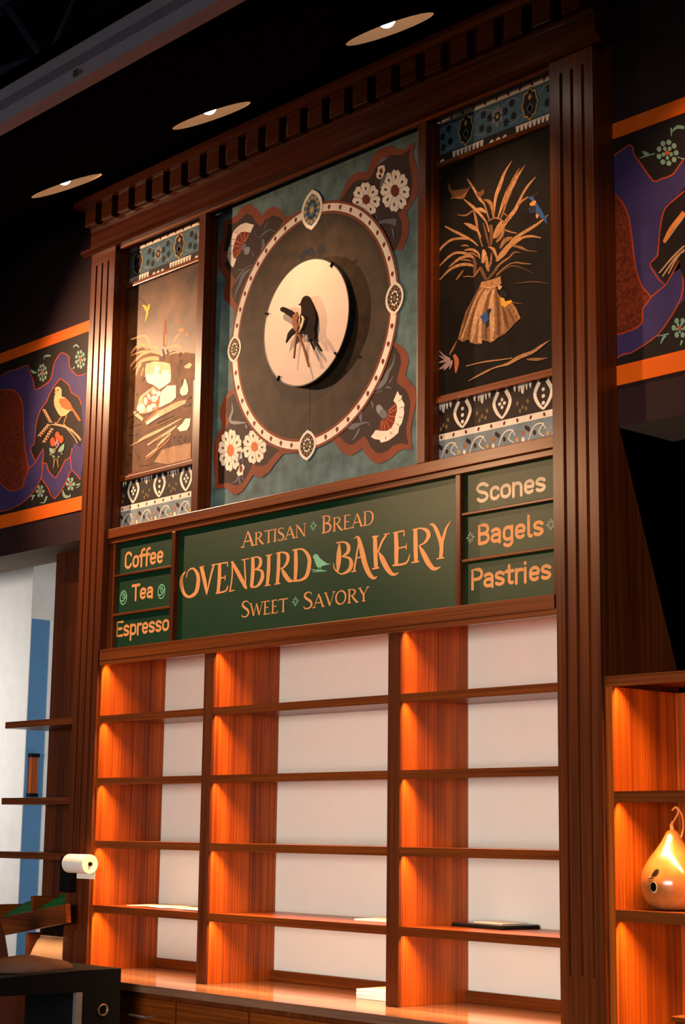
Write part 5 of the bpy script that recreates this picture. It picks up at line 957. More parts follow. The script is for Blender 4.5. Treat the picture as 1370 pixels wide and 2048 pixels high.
tag(obj('sway_brace', tube(B(), [(-1.80, -0.75, 5.70), (-4.9, -0.75, 6.28)], 0.03, 8), DECK, None, (-1.8, -0.75, 5.70)), 'thick dark brace rod slanting left from the roof joist', 'brace')

# ------------------------------------------------------------------ the built-in wall unit: pilasters, cornice, frames
U = thing('display_surround', (XC, 0, 0), 'tall built-in cherry wood surround with fluted pilasters, dentil cornice and framed panels', 'wall unit')
def pilaster(x0, x1, strip):
    bm = B(); yf, yb = -0.02, 0.0995
    def prof(gr):
        p = [(x0, yb), (x0, yf)]
        if gr:
            for c in gr:
                p += [(c-0.0085, yf), (c-0.006, yf+0.012), (c+0.006, yf+0.012), (c+0.0085, yf)]
        return p + [(x1, yf), (x1, yb)]
    cx = (x0+x1)/2; gr = [cx-0.06, cx, cx+0.06]
    extrude_poly(bm, prof(None), 'Z', 0.0, 1.10); extrude_poly(bm, prof(gr), 'Z', 1.10, 4.86); extrude_poly(bm, prof(None), 'Z', 4.86, 5.26)
    box(bm, *strip, yf+0.0005, 0.05, 2.545, 4.93)
    return bm
obj('pilaster', pilaster(-2.52, -2.292, (-2.292, -2.281)), WZ, U)
obj('pilaster', pilaster(1.012, 1.24, (1.0, 1.012)), WZ, U)
side = [(-0.001, 0), (0.475, 0), (0.475, 2.29), (0.1175, 3.287), (0.1115, 3.287), (0.1115, 5.25), (-0.001, 5.25)]
obj('side_panel', extrude_poly(B(), side, 'X', 1.2405, 1.2423), WZ, U)
obj('side_panel', extrude_poly(B(), side, 'X', -2.5225, -2.5205), WZ, U)
# cornice
bm = B()
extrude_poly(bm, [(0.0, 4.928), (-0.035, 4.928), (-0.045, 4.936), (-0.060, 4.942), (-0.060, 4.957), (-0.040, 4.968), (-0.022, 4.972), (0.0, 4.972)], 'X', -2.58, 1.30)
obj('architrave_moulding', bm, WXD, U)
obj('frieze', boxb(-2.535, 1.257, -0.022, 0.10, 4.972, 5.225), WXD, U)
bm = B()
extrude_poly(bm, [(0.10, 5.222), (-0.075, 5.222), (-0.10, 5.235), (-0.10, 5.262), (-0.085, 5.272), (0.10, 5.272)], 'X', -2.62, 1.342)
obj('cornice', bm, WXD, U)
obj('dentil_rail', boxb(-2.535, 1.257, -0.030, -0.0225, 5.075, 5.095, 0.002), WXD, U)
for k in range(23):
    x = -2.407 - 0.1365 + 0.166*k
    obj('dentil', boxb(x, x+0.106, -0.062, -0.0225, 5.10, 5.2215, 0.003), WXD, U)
# top rail, stiles, ledge, lower rail
obj('top_rail', extrude_poly(B(), [(0.0, 4.913), (0.0, 4.9705), (0.0745, 4.9705), (0.0745, 4.9485), (0.02, 4.9485), (0.02, 4.913)], 'X', -2.281, 1.0), WX, U)
for x0, x1 in ((-1.515, -1.457), (0.172, 0.226)): obj('stile', boxb(x0, x1, 0.0, 0.0745, 3.2785, 4.9125, 0.003), WZ, U)
obj('sill_rail', boxb(-2.281, 1.0, -0.003, 0.0745, 3.225, 3.278, 0.003), WX, U)
obj('lower_rail', boxb(-2.312, 1.011, -0.0195, 0.0445, 2.545, 2.607, 0.003), WX, U)
obj('backing_board', boxb(-2.519, 1.239, 0.0995, 0.1115, 2.62, 5.2), BLACK, U)
# beads round the paintings
def bead(x0, x1, z0, z1, r=0.009): return tube(B(), [(x0, 0.062, z0), (x1, 0.062, z1)], r, 8)
for x0, x1 in ((-2.281, -1.515), (0.226, 1.0)):
    obj('frame_side', boxb(x0, x0+0.018, 0.032, 0.0745, 3.2785, 4.9125, 0.002), WZ, U)
    obj('frame_side', boxb(x1-0.012, x1, 0.045, 0.0745, 3.2785, 4.9125, 0.002), WZ, U)
    obj('bead', bead(x0+0.02, x1-0.014, 4.9435, 4.9435, 0.005), WX, U)
    obj('cross_rail', boxb(x0+0.0185, x1-0.0125, 0.052, 0.0745, 4.688, 4.711, 0.004), WX, U)
    bm = boxb(x0+0.0185, x1-0.0125, 0.050, 0.0745, 3.553, 3.578, 0.004); box(bm, x0+0.0185, x1-0.0125, 0.060, 0.0745, 3.578, 3.590)
    obj('cross_rail', bm, WX, U)
for x in (-1.4485, 0.1635): obj('bead', boxb(x-0.008, x+0.008, 0.055, 0.0745, 3.2785, 4.9125, 0.003), WZ, U)
obj('bead', bead(-1.44, 0.155, 4.9435, 4.9435, 0.005), WX, U)
# mouldings round the sign boards
obj('sign_moulding', boxb(-2.281, 1.0, 0.012, 0.0445, 3.196, 3.2245, 0.003), WX, U)
for x0, x1 in ((-1.690, -1.658), (0.406, 0.437)): obj('sign_divider', boxb(x0, x1, 0.012, 0.0445, 2.6075, 3.1955, 0.003), WZ, U)
obj('sign_divider', boxb(-2.281, -2.222, 0.018, 0.0445, 2.6075, 3.1955, 0.003), WZ, U)
for x0, x1, zs in ((-2.2215, -1.6905, (3.006, 2.790)), (0.4375, 0.9995, (3.008, 2.801))):
    for z in zs: obj('sign_rail', boxb(x0, x1, 0.018, 0.0395, z, z+0.013, 0.003), WX, U)

# ------------------------------------------------------------------ paintings
YP = 0.075
# centre mural
P = Paint(YP)
P.board(-1.515, 0.2255, 3.2785, 4.96, 0.0235, pm('teal'))
P.traced('mural', -1.455, 0.17, 3.30, 4.93)
MX, MZ = -0.660, 4.123
P.ell(pm('rust'), MX, MZ, 0.638, 0.638, 96); P.ell(pm('cream'), MX, MZ, 0.624, 0.624, 96)
P.ell(pm('rust'), MX, MZ, 0.586, 0.586, 96); P.ell(pm('ringdark'), MX, MZ, 0.572, 0.572, 96)
P.k += 1
for k in range(44):
    t = 2*math.pi*(k+0.5)/44
    if min(abs((math.degrees(t)-a+180) % 360-180) for a in (0, 90, 180, 270)) < 7: continue
    x, z = MX+0.605*math.cos(t), MZ+0.605*math.sin(t)
    P.ell(pm('darkred'), x-0.004, z+0.003, 0.0062, 0.0105, 8, -0.3, same=True); P.ell(pm('darkred'), x+0.004, z+0.003, 0.0062, 0.0105, 8, 0.3, same=True)
    P.ell(pm('darkred'), x, z-0.007, 0.005, 0.008, 8, 0, same=True)
P.rib(pm('umber'), [(MX+0.004, 3.53, 0.003), (MX+0.004, 3.80, 0.004)], 0)
P.rib(pm('slate'), [(MX+0.004, 3.30, 0.002), (MX+0.004, 3.47, 0.002)], 0)
for dx, dz, a_, b_ in ((-0.085, 0.383, 0.022, 0.016), (-0.055, 0.395, 0.018, 0.022), (-0.012, 0.392, 0.026, 0.026), (0.012, 0.375, 0.016, 0.020), (0.060, 0.388, 0.030, 0.016), (0.085, 0.375, 0.016, 0.018)):
    P.ell(pm('navy'), MX+dx, MZ+dz, a_, b_, 7, dx*9)
def marquise(x, z, w, h, n=10):
    p = []
    for i in range(n): s = i/n*2-1; p.append((x + w*(1-s*s)**0.75*1.0, z + h*s))
    for i in range(n): s = 1-i/n*2; p.append((x - w*(1-s*s)**0.75*1.0, z + h*s))
    return p
for x, z, w, h in ((MX-0.003, 4.735, 0.082, 0.108), (MX-0.008, 3.513, 0.066, 0.078), (-1.268, 4.128, 0.056, 0.076), (-0.052, 4.128, 0.062, 0.084)):
    P.poly(pm('cream'), marquise(x, z, w, h))
    big = h > 0.1
    P.poly(pm('blueb' if big else 'umber'), marquise(x, z, w*0.78, h*0.80))
    P.k += 1
    for k in range(12):
        t = 2*math.pi*k/12
        P.ell(pm('golde' if big else 'straw2'), x+w*0.62*math.cos(t), z+h*0.6*math.sin(t), w*0.13, h*0.085, 6, t, same=True)
    P.k += 1
    for k in range(10):
        t = 2*math.pi*(k+0.5)/10
        P.ell(pm('navy' if big else 'cream'), x+w*0.36*math.cos(t), z+h*0.40*math.sin(t), w*0.10, h*0.09, 6, t, same=True)
    P.ell(pm('golde' if big else 'olive2'), x, z, w*0.18, h*0.18, 8)
mural = P.done('centre_mural', None, (XC, YP, 3.2785))
tag(mural, 'square teal mural with a ring and white flowers, middle of the wooden surround', 'mural')

def upper_border(P, x0, x1, zt=4.93, medal=(), flip=False):
    P.board(x0, x1, 4.7, 4.96, 0.0235, pm('blueb'))
    P.poly(pm('cream'), [(x0, 4.908), (x1, 4.908), (x1, 4.942), (x0, 4.942)])
    P.k += 1; k = 0; x = x0+0.02
    while x < x1-0.01:
        P.ell(pm('darkred'), x, 4.924, 0.007, 0.011, 8, 0.4*(-1)**k, same=True); x += 0.0715; k += 1
    P.poly(pm('dkb'), [(x0, 4.70), (x1, 4.70), (x1, 4.758), (x0, 4.758)]); P.k += 1
    w = 0.395; mid = medal[0]
    # white scalloped fringe under the medallions
    x = mid - 2*w
    while x < x1:
        for dx in (-0.075, -0.05, -0.025, 0.0, 0.025, 0.05, 0.075, 0.10):
            c = x+dx
            if x0+0.012 < c < x1-0.012: P.poly(pm('cream'), [(c-0.012, 4.752), (c+0.012, 4.752), (c+0.004, 4.712+0.012*(dx*20 % 1)), (c-0.006, 4.715)]); P.k -= 1
        for dx in (0.16, 0.2, 0.24):
            c = x+dx
            if x0+0.02 < c < x1-0.02: P.ell(pm('cream'), c, 4.722, 0.016, 0.012, 8, 0.5, same=True)
        x += w
    P.k += 1
    def inside(x, m=0.02): return x0+m < x < x1-m
    for i in range(-3, 4):
        cx = mid + w*i
        for sg in (-1, 1):
            for (sx, sz, ex, ez, mx_, mz_) in ((0.05, 4.86, 0.15, 4.88, 0.10, 4.895), (0.05, 4.80, 0.15, 4.785, 0.10, 4.775), (0.15, 4.88, 0.19, 4.83, 0.185, 4.865)):
                pts = [(cx+sg*sx, sz, 0.004), (cx+sg*mx_, mz_, 0.006), (cx+sg*ex, ez, 0.004)]
                if all(inside(p[0]) for p in pts): P.rib(pm('greyb'), pts, 4, same=True)
    P.k += 1
    for i in range(-3, 4):
        cx = mid + w*i
        for sg in (-1, 1):
            for dx, z in ((0.11, 4.872), (0.10, 4.808), (0.15, 4.845), (0.145, 4.79)):
                x = cx+sg*dx
                if inside(x):
                    for q in range(5): P.ell(pm('navy'), x+0.009*math.cos(q*1.257), z+0.011*math.sin(q*1.257), 0.008, 0.009, 6, 0, same=True)
        x = cx+w/2
        if inside(x, 0.03):
            for q in range(6): P.ell(pm('greyb'), x+0.026*math.cos(q*1.047+0.5), 4.835+0.034*math.sin(q*1.047+0.5), 0.013, 0.016, 8, 0, same=True)
    P.k += 1
    for i in range(-3, 4):
        cx = mid + w*i + w/2
        if inside(cx, 0.03):
            for q in range(6): P.ell(pm('navy'), cx+0.013*math.cos(q*1.047), 4.835+0.016*math.sin(q*1.047), 0.008, 0.010, 6, 0, same=True)
            P.k += 1; P.ell(pm('golde'), cx, 4.835, 0.009, 0.011, 8, 0, same=True); P.k -= 1
    P.k += 1
    for cx in medal:
        def lobed(sx, sz, n=40, a=0.07):
            pts = []
            for k in range(n):
                t = 2*math.pi*k/n; r = 1 + a*math.cos(8*t)
                pts.append((cx + sx*r*math.cos(t), 4.834 + sz*r*math.sin(t)*(1.0 if abs(math.sin(t)) < 0.97 else 1.06)))
            return pts
        P.poly(pm('golde'), lobed(0.047, 0.071)); P.poly(pm('navy'), lobed(0.040, 0.062))
        P.poly(pm('golde'), [(cx, 4.882), (cx+0.012, 4.866), (cx, 4.850), (cx-0.012, 4.866)])
        P.poly(pm('slate'), [(cx, 4.840), (cx+0.020, 4.815), (cx, 4.785), (cx-0.020, 4.815)]); P.k -= 1
        P.poly(pm('navy'), [(cx, 4.832), (cx+0.013, 4.812), (cx, 4.792), (cx-0.013, 4.812)]); P.k += 1

def lower_border(P, x0, x1, medal, first):
    P.board(x0, x1, 3.2785, 3.57, 0.0235, pm('greyblue'))
    P.poly(pm('dkb'), [(x0, 3.412), (x1, 3.412), (x1, 3.566), (x0, 3.566)])
    P.poly(pm('cream'), [(x0, 3.386), (x1, 3.386), (x1, 3.416), (x0, 3.416)]); P.k += 1
    x = x0+0.03; k = 0
    while x < x1-0.01:
        P.ell(pm('darkred'), x, 3.401, 0.007, 0.010, 8, 0.4*(-1)**k, same=True); x += 0.077; k += 1
    def inside(x, m=0.02): return x0+m < x < x1-m
    for i, cx in enumerate(medal):
        for sg in (-1, 1):
            pts = [(cx+sg*0.022, 3.548, 0.020), (cx+sg*0.048, 3.500, 0.018), (cx+sg*0.030, 3.455, 0.016), (cx, 3.425, 0.010)]
            if all(inside(p[0], 0.008) for p in pts): P.rib(pm('cream'), pts, 4, same=True)
        if (i+first) % 2 == 0:
            for q in range(4): P.ell(pm('cream'), cx+0.014*math.cos(q*1.571), 3.492+0.017*math.sin(q*1.571), 0.009, 0.008, 8, q*1.571, same=True)
        else:
            for z in (3.512, 3.482, 3.452): P.ell(pm('cream'), cx, z, 0.010, 0.009, 8, 0, same=True)
    for i in range(-1, len(medal)):
        c = (medal[0] + (medal[1]-medal[0])*i) + (medal[1]-medal[0])/2
        for dx, w, h in ((-0.045, 0.010, 0.03), (0.0, 0.016, 0.05), (0.045, 0.010, 0.03), (-0.02, 0.008, 0.035), (0.024, 0.008, 0.035)):
            if inside(c+dx): P.poly(pm('cream'), [(c+dx-w, 3.56), (c+dx+w, 3.56), (c+dx+w*0.3, 3.56-h), (c+dx-w*0.4, 3.56-h*0.8)]); P.k -= 1
        for dx, z in ((-0.03, 3.475), (0.0, 3.455), (0.03, 3.475), (-0.015, 3.44), (0.02, 3.445)):
            if inside(c+dx): P.ell(pm('olive2'), c+dx, z, 0.007, 0.011, 6, dx*10, same=True)
    P.k += 1
    x = x0+0.03; k = 0
    while x < x1-0.16:
        P.rib(pm('cream'), [(x, 3.30, 0.004), (x+0.03, 3.355, 0.006), (x+0.075, 3.365, 0.006), (x+0.10, 3.335, 0.004)], 4, same=True)
        P.rib(pm('cream'), [(x+0.09, 3.365, 0.004), (x+0.06, 3.33, 0.006), (x+0.09, 3.305, 0.004)], 4, same=True)
        P.k += 1
        for dx, z, m_ in ((0.0, 3.352, 'umber'), (0.035, 3.33, 'umber'), (0.11, 3.315, 'golde'), (0.145, 3.34, 'terra'), (0.145, 3.31, 'cream'), (-0.012, 3.36, 'umber')):
            if inside(x+dx, 0.01): P.ell(pm(m_), x+dx, z, 0.009, 0.012, 8, 0.3, same=True)
        P.k -= 1; x += 0.175; k += 1

def side_painting(name, x0, x1, medal, low, first, bg, tr, label):
    t = thing(name, ((x0+x1)/2, YP, 3.2785), label, 'painting')
    P = Paint(YP); upper_border(P, x0, x1, medal=medal); P.done('upper_border', t).__setitem__('label', 'blue border strip with gold edged medallions')
    P = Paint(YP); P.board(x0, x1, 3.5705, 4.6995, 0.0235, bg); P.traced(tr, x0+0.012, x1-0.012, 3.595, 4.685); P.done('canvas', t)
    P = Paint(YP); lower_border(P, x0, x1, low, first); P.done('lower_border', t).__setitem__('label', 'dark border strip with white medallions over pale blue scrolls')
side_painting('still_life_painting', -2.2805, -1.5155, (-2.187, -1.792), (-2.15, -1.905, -1.663), 0, plain('paint_still_ground', (0.075, 0.032, 0.013), 0.42, 0.22, mottle=0.6, mscale=7), 'still', 'tall still life painting of bread and wheat, brightly lit at the left of the mural')
side_painting('sheaf_painting', 0.2265, 0.9995, (0.411, 0.805), (0.389, 0.629, 0.868), 1, plain('paint_sheaf_ground', (0.011, 0.008, 0.006), 0.75, 0.08, mottle=0.3), 'sheaf', 'tall dark painting of a tied straw sheaf with small birds, right of the mural')

# round disc sign with bird in front of the mural
DX, DZ, DR = -0.652, 4.132, 0.326
ds = thing('disc_sign', (DX, 0.0745, DZ), 'round pale disc with dark bird silhouette and wheat, mounted in the middle of the mural', 'round sign')
obj('rim', lathe(B(), [(DR*0.94, 0.0725), (DR, 0.0725), (DR, 0.029), (DR-0.006, 0.029), (DR-0.006, 0.035), (DR*0.94, 0.035)], (DX, 0, DZ), 64, axis='Y'), RUBBER, ds, label='dark rim behind the disc')
obj('disc', lathe(B(), [(DR-0.0065, 0.0345), (DR-0.0065, 0.030), (0.001, 0.030)], (DX, 0, DZ), 64, axis='Y'), DISC, ds, label='pale disc face')
for a in (52, 160, 232, 318):
    c, s_ = math.cos(R(a)), math.sin(R(a)); x, z = DX+c*(DR-0.008), DZ+s_*(DR-0.008)
    obj('clip', tube(B(), [(x+c*0.014, 0.026, z+s_*0.014), (x-c*0.012, 0.026, z-s_*0.012)], 0.006, 8), BLK, ds)
def cutout(name, tr, y, t, sel=None):
    bm = B(); ms = []
    for i, (mk, pts) in enumerate(TR[tr]):
        m = pm(mk)
        if m not in ms: ms.append(m)
        if sel is None or i in sel: extrude_poly(bm, pts, 'Y', y-0.0008*i, y+t-0.0008*i, ms.index(m))
    return bm, ms
bm, ms = cutout('bird', 'discbird', 0.006, 0.012)
tube(bm, [(DX+0.01, 0.0175, DZ-0.02), (DX+0.01, 0.0295, DZ-0.02)], 0.006, 8)
obj('bird', bm, ms, ds, label='dark bird silhouette')
bm, ms = cutout('wheat', 'discwheat', 0.002, 0.008)
tube(bm, [(DX-0.05, 0.0095, DZ-0.02), (DX-0.05, 0.0295, DZ-0.02)], 0.004, 8)
obj('wheat_sprig', bm, ms, ds)

# ------------------------------------------------------------------ lettering
def arc(cx, cy, rx, ry, a0, a1, n=7): return [(cx+rx*math.cos(R(a0+(a1-a0)*k/n)), cy+ry*math.sin(R(a0+(a1-a0)*k/n))) for k in range(n+1)]
SANS = {  # centre lines, advance; cap height 1, x-height .70
 'C': ([arc(.27, .70, .20, .24, 15, 180) + arc(.27, .30, .20, .24, 180, 345)], .56),
 'o': ([arc(.24, .45, .17, .19, 0, 180) + arc(.24, .25, .17, .19, 180, 360)[0:] + [(.41, .45)]], .48),
 'f': ([[(.36, .97)] + arc(.30, .80, .14, .17, 80, 180) + [(.16, 0)], [(.02, .63), (.34, .63)]], .37),
 'e': ([[(.08, .35), (.40, .35), (.40, .45)] + arc(.24, .45, .16, .19, 0, 180) + arc(.24, .25, .16, .19, 180, 318)], .48),
 'T': ([[(.02, .94), (.52, .94)], [(.27, .94), (.27, 0)]], .54),
 'a': ([[(.08, .57)] + arc(.22, .48, .16, .16, 130, 0) + [(.38, 0)], [(.38, .38), (.22, .38)] + arc(.20, .22, .14, .16, 90, 270) + [(.30, .07), (.38, .16)]], .48),
 'E': ([[(.48, .94), (.09, .94), (.09, .06), (.48, .06)], [(.09, .51), (.42, .51)]], .53),
 's': ([[(.37, .55)] + arc(.21, .49, .15, .15, 40, 200) + [(.14, .385), (.28, .315)] + arc(.21, .20, .16, .14, 20, -150)], .45),
 'p': ([[(.08, .66), (.08, -.28)], [(.08, .52)] + arc(.25, .46, .16, .18, 150, 0) + arc(.25, .24, .16, .18, 0, -150) + [(.08, .18)]], .49),
 'r': ([[(.08, .66), (.08, 0)], [(.08, .44)] + arc(.25, .44, .17, .20, 170, 65)], .35),
 'S': ([[(.49, .82)] + arc(.27, .74, .21, .20, 30, 210) + [(.16, .56), (.38, .46)] + arc(.28, .27, .21, .21, 30, -155)], .57),
 'c': ([arc(.24, .45, .16, .19, 25, 180) + arc(.24, .25, .16, .19, 180, 335)], .45),
 'n': ([[(.08, .66), (.08, 0)], [(.08, .44)] + arc(.24, .44, .16, .20, 170, 0) + [(.40, 0)]], .49),
 'B': ([[(.09, .06), (.09, .94), (.28, .94)] + arc(.28, .73, .18, .21, 90, -90) + [(.09, .52)], [(.28, .52)] + arc(.28, .29, .20, .23, 90, -90) + [(.09, .06)]], .56),
 'g': ([arc(.24, .46, .16, .18, 0, 180) + arc(.24, .24, .16, .18, 180, 360), [(.40, .66), (.40, -.10)] + arc(.24, -.08, .16, .16, 0, -150)], .50),
 'l': ([[(.09, 1.0), (.09, .14), (.12, .06), (.20, .05)]], .26),
 'P': ([[(.09, 0), (.09, .94), (.30, .94)] + arc(.30, .70, .19, .24, 90, -90) + [(.09, .46)]], .54),
 't': ([[(.15, .90), (.15, .18)] + arc(.25, .16, .10, .10, 180, 290), [(.02, .63), (.32, .63)]], .36),
 'i': ([[(.09, .66), (.09, 0)], [(.09, .90), (.09, .93)]], .22)}
def sans(P, text, x0, x1, z0, cap, mat, sw=0.135):
    tot = sum(SANS[c][1] for c in text) - 0.08; k = (x1-x0)/tot; cur = -0.02
    P.k += 1
    for c in text:
        for line in SANS[c][0]:
            pts = [(x0+(cur+px)*k, z0+pz*cap, sw*(k+cap)/2) for px, pz in line]
            P.rib(mat, pts, 0, cap=True, same=True)
        cur += SANS[c][1]
H, T_, SF = .115, .045, .045
def sr(x, y, w=.2): return [(x-w/2, y, SF), (x+w/2, y, SF)]
SERIF = {
 'A': ([[(.06, .02, T_), (.33, .98, .06)], [(.31, 1.0, .05), (.40, .75, H), (.60, .02, H)], [(.16, .34, T_), (.50, .34, T_)], sr(.06, .02), sr(.61, .02)], .68),
 'R': ([[(.13, .02, H), (.13, .98, H)], sr(.13, .02), [(.03, .975, SF), (.26, .975, SF), (.42, .90, .08), (.46, .76, H), (.40, .60, .08), (.26, .52, SF), (.14, .51, SF)], [(.27, .51, .06), (.40, .28, H), (.56, .03, .10), (.66, .0, .03)]], .66),
 'T': ([[(.30, .02, H), (.30, .98, H)], sr(.30, .02), [(.02, .90, .02), (.04, .97, .06), (.30, .97, .05), (.56, .97, .06), (.58, .90, .02)]], .60),
 'I': ([[(.12, .02, H), (.12, .98, H)], sr(.12, .02), sr(.12, .98)], .25),
 'S': ([[(.43, .80, .03), (.40, .92, .04), (.27, .98, .05), (.12, .90, .09), (.10, .74, .11), (.22, .58, .11), (.38, .42, .11), (.44, .22, .11), (.34, .05, .07), (.20, .02, .05), (.08, .08, .05), (.06, .20, .02)]], .50),
 'N': ([[(.10, .02, T_), (.10, .98, .05)], [(.08, .98, .06), (.30, .62, H), (.60, .0, .08)], [(.60, .0, .04), (.60, .98, T_)], sr(.10, .02, .18), sr(.60, .98, .18), sr(.07, .98, .1)], .70),
 'B': ([[(.13, .02, H), (.13, .98, H)], [(.03, .98, SF), (.26, .98, SF), (.40, .90, .08), (.42, .76, .10), (.36, .60, .07), (.14, .54, SF)], [(.22, .545, SF), (.40, .47, .08), (.48, .28, H), (.40, .08, .08), (.24, .02, SF), (.03, .02, SF)]], .56),
 'E': ([[(.13, .02, H), (.13, .98, H)], [(.03, .98, SF), (.40, .98, SF), (.44, .86, .02)], [(.13, .52, T_), (.34, .52, T_)], [(.34, .60, .02), (.345, .44, .03)], [(.03, .02, SF), (.42, .02, SF), (.49, .16, .02)]], .53),
 'D': ([[(.13, .02, H), (.13, .98, H)], [(.03, .98, SF), (.30, .98, SF), (.52, .86, .08), (.60, .54, H), (.54, .20, .09), (.36, .03, SF), (.03, .02, SF)]], .68),
 'W': ([[(.05, .98, .06), (.14, .70, H), (.28, .02, H)], [(.28, .02, T_), (.46, .90, T_)], [(.44, .96, .06), (.53, .65, H), (.66, .02, H)], [(.66, .02, T_), (.86, .98, T_)], sr(.06, .98, .18), sr(.86, .98, .16)], .92),
 'V': ([[(.05, .98, .06), (.15, .70, H), (.33, .02, H)], [(.33, .02, T_), (.56, .98, T_)], sr(.06, .98, .18), sr(.56, .98, .16)], .60),
 'O': ([[(.36 + .28*math.cos(R(a)), .5 + .48*math.sin(R(a)), .045 + .07*abs(math.cos(R(a-12)))) for a in range(90, 451, 20)]], .72),
 'Y': ([[(.05, .98, .06), (.16, .74, H), (.29, .46, H)], [(.29, .46, T_), (.52, .98, T_)], [(.29, .48, H), (.29, .02, H)], sr(.29, .02), sr(.06, .98, .18), sr(.52, .98, .16)], .58)}
def serif(P, text, x0, x1, z0, cap, mat):
    sc = [1.0] + [0.80]*(len(text)-1)
    tot = sum(SERIF[c][1]*s_ for c, s_ in zip(text, sc)); k = (x1-x0)/tot; cur = 0
    P.k += 1
    for c, s_ in zip(text, sc):
        for line in SERIF[c][0]:
            P.rib(mat, [(x0+(cur+px*s_)*k, z0+pz*cap*s_, w*s_*(k+cap)/2*1.02) for px, pz, w in line], 3, same=True)
        cur += SERIF[c][1]*s_
def star(P, x, z, r, mat):
    P.k += 1
    for q in range(8):
        t = q*math.pi/4; rr = r*(1.0 if q % 2 == 0 else 0.82)
        a = [(x+rr*0.25*math.cos(t), z+rr*0.25*math.sin(t)), (x+rr*0.62*math.cos(t-0.24), z+rr*0.62*math.sin(t-0.24)), (x+rr*math.cos(t), z+rr*math.sin(t)), (x+rr*0.62*math.cos(t+0.24), z+rr*0.62*math.sin(t+0.24))]
        P.same(mat, a)
def swirl(P, x, z, mat):
    P.k += 1
    r = 0.038
    P.rib(mat, [(x+r*0.82*math.cos(R(a))*1.0, z+r*math.sin(R(a)), 0.006) for a in range(60, 421, 24)], 0, same=True)
    P.rib(mat, [(x-0.028, z-0.012, 0.005), (x-0.005, z-0.020, 0.007), (x+0.018, z-0.004, 0.006), (x+0.026, z+0.014, 0.004)], 4, same=True)
    P.rib(mat, [(x+0.012*math.cos(R(a))*(0.35+a/500), z+0.008+0.015*math.sin(R(a))*(0.35+a/500), 0.005) for a in range(0, 521, 40)], 0, same=True)
YS = 0.0395
def sign(x0, x1, z0, z1, label, paint, extra=()):
    t = thing('sign_board', ((x0+x1)/2, 0.0445, z0), label, 'sign', 'green sign boards across the wall unit')
    obj('board', boxb(x0, x1, YS, 0.0445, z0, z1), GREEN, t)
    P = Paint(YS); paint(P); P.done('lettering', t)
    for nm, fn in extra:
        P = Paint(YS); fn(P); P.done(nm, t)
LX0, LX1, RX0, RX1 = -2.2215, -1.6905, 0.4375, 0.9995
sign(LX0, LX1, 3.0195, 3.1955, 'small green sign board reading Coffee, top of the left column', lambda P: sans(P, 'Coffee', -2.155, -1.803, 3.047, 0.094, GOLD))
sign(LX0, LX1, 2.8035, 3.0055, 'small green sign board reading Tea between two mint swirls', lambda P: sans(P, 'Tea', -2.075, -1.884, 2.866, 0.086, GOLD), [('swirl_ornament', lambda P: swirl(P, -2.157, 2.890, MINT)), ('swirl_ornament', lambda P: swirl(P, -1.805, 2.890, MINT))])
sign(LX0, LX1, 2.6075, 2.7895, 'small green sign board reading Espresso, bottom of the left column', lambda P: sans(P, 'Espresso', -2.215, -1.733, 2.676, 0.086, GOLD))
def _main(P):
    serif(P, 'ARTISAN', -1.128, -0.628, 3.050, 0.080, GOLD); serif(P, 'BREAD', -0.518, -0.145, 3.048, 0.084, GOLD)
    serif(P, 'SWEET', -1.122, -0.756, 2.692, 0.082, GOLD); serif(P, 'SAVORY', -0.645, -0.176, 2.692, 0.082, GOLD)
    P.k += 1
    for mk, pts in TR['title']: P.same(GOLD, pts)
def _birdmark(P):
    P.k += 1
    for mk, pts in TR['signbird']: P.same(MINT, pts)
sign(-1.6575, 0.4055, 2.6075, 3.1955, 'long green sign board with large gold bakery name and mint bird, under the mural', _main, [('bird_emblem', _birdmark), ('star_ornament', lambda P: star(P, -0.576, 3.093, 0.027, MINT)), ('star_ornament', lambda P: star(P, -0.700, 2.736, 0.027, MINT))])
sign(RX0, RX1, 3.0215, 3.1955, 'small green sign board reading Scones, top of the right column', lambda P: sans(P, 'Scones', 0.508, 0.904, 3.059, 0.086, plain('pale_gold_lettering', (0.86, 0.60, 0.38), 0.5)))
PMINT = plain('pale_mint_paint', (0.35, 0.45, 0.33), 0.5)
sign(RX0, RX1, 2.8145, 3.0075, 'small green sign board reading Bagels between two star flowers', lambda P: sans(P, 'Bagels', 0.514, 0.890, 2.872, 0.090, GOLD), [('star_ornament', lambda P: star(P, 0.471, 2.911, 0.028, PMINT)), ('star_ornament', lambda P: star(P, 0.934, 2.911, 0.028, PMINT))])
sign(RX0, RX1, 2.6075, 2.8005, 'small green sign board reading Pastries, bottom of the right column', lambda P: sans(P, 'Pastries', 0.474, 0.930, 2.683, 0.088, GOLD))

# ------------------------------------------------------------------ painted friezes on the bulkheads
for nm, tr, x0, x1, lab in (('painted_frieze', 'bandL', -8.9, -2.526, 'dark painted frieze with purple scrolls and a standing bird, left of the wall unit'), ('painted_frieze', 'bandR', 1.2435, 8.9, 'dark painted frieze with purple scrolls and mint flowers, right of the wall unit')):
    P = Paint(0.108)
    P.board(x0, x1, 3.5465, 4.5405, 0.0035, pm('blk')); P.traced(tr, x0+0.002, x1-0.002, 3.55, 4.537)
    tag(P.done(nm, None, ((-3.4 if x0 < -3 else 1.9), 0.1115, 3.5465)), lab, 'mural')

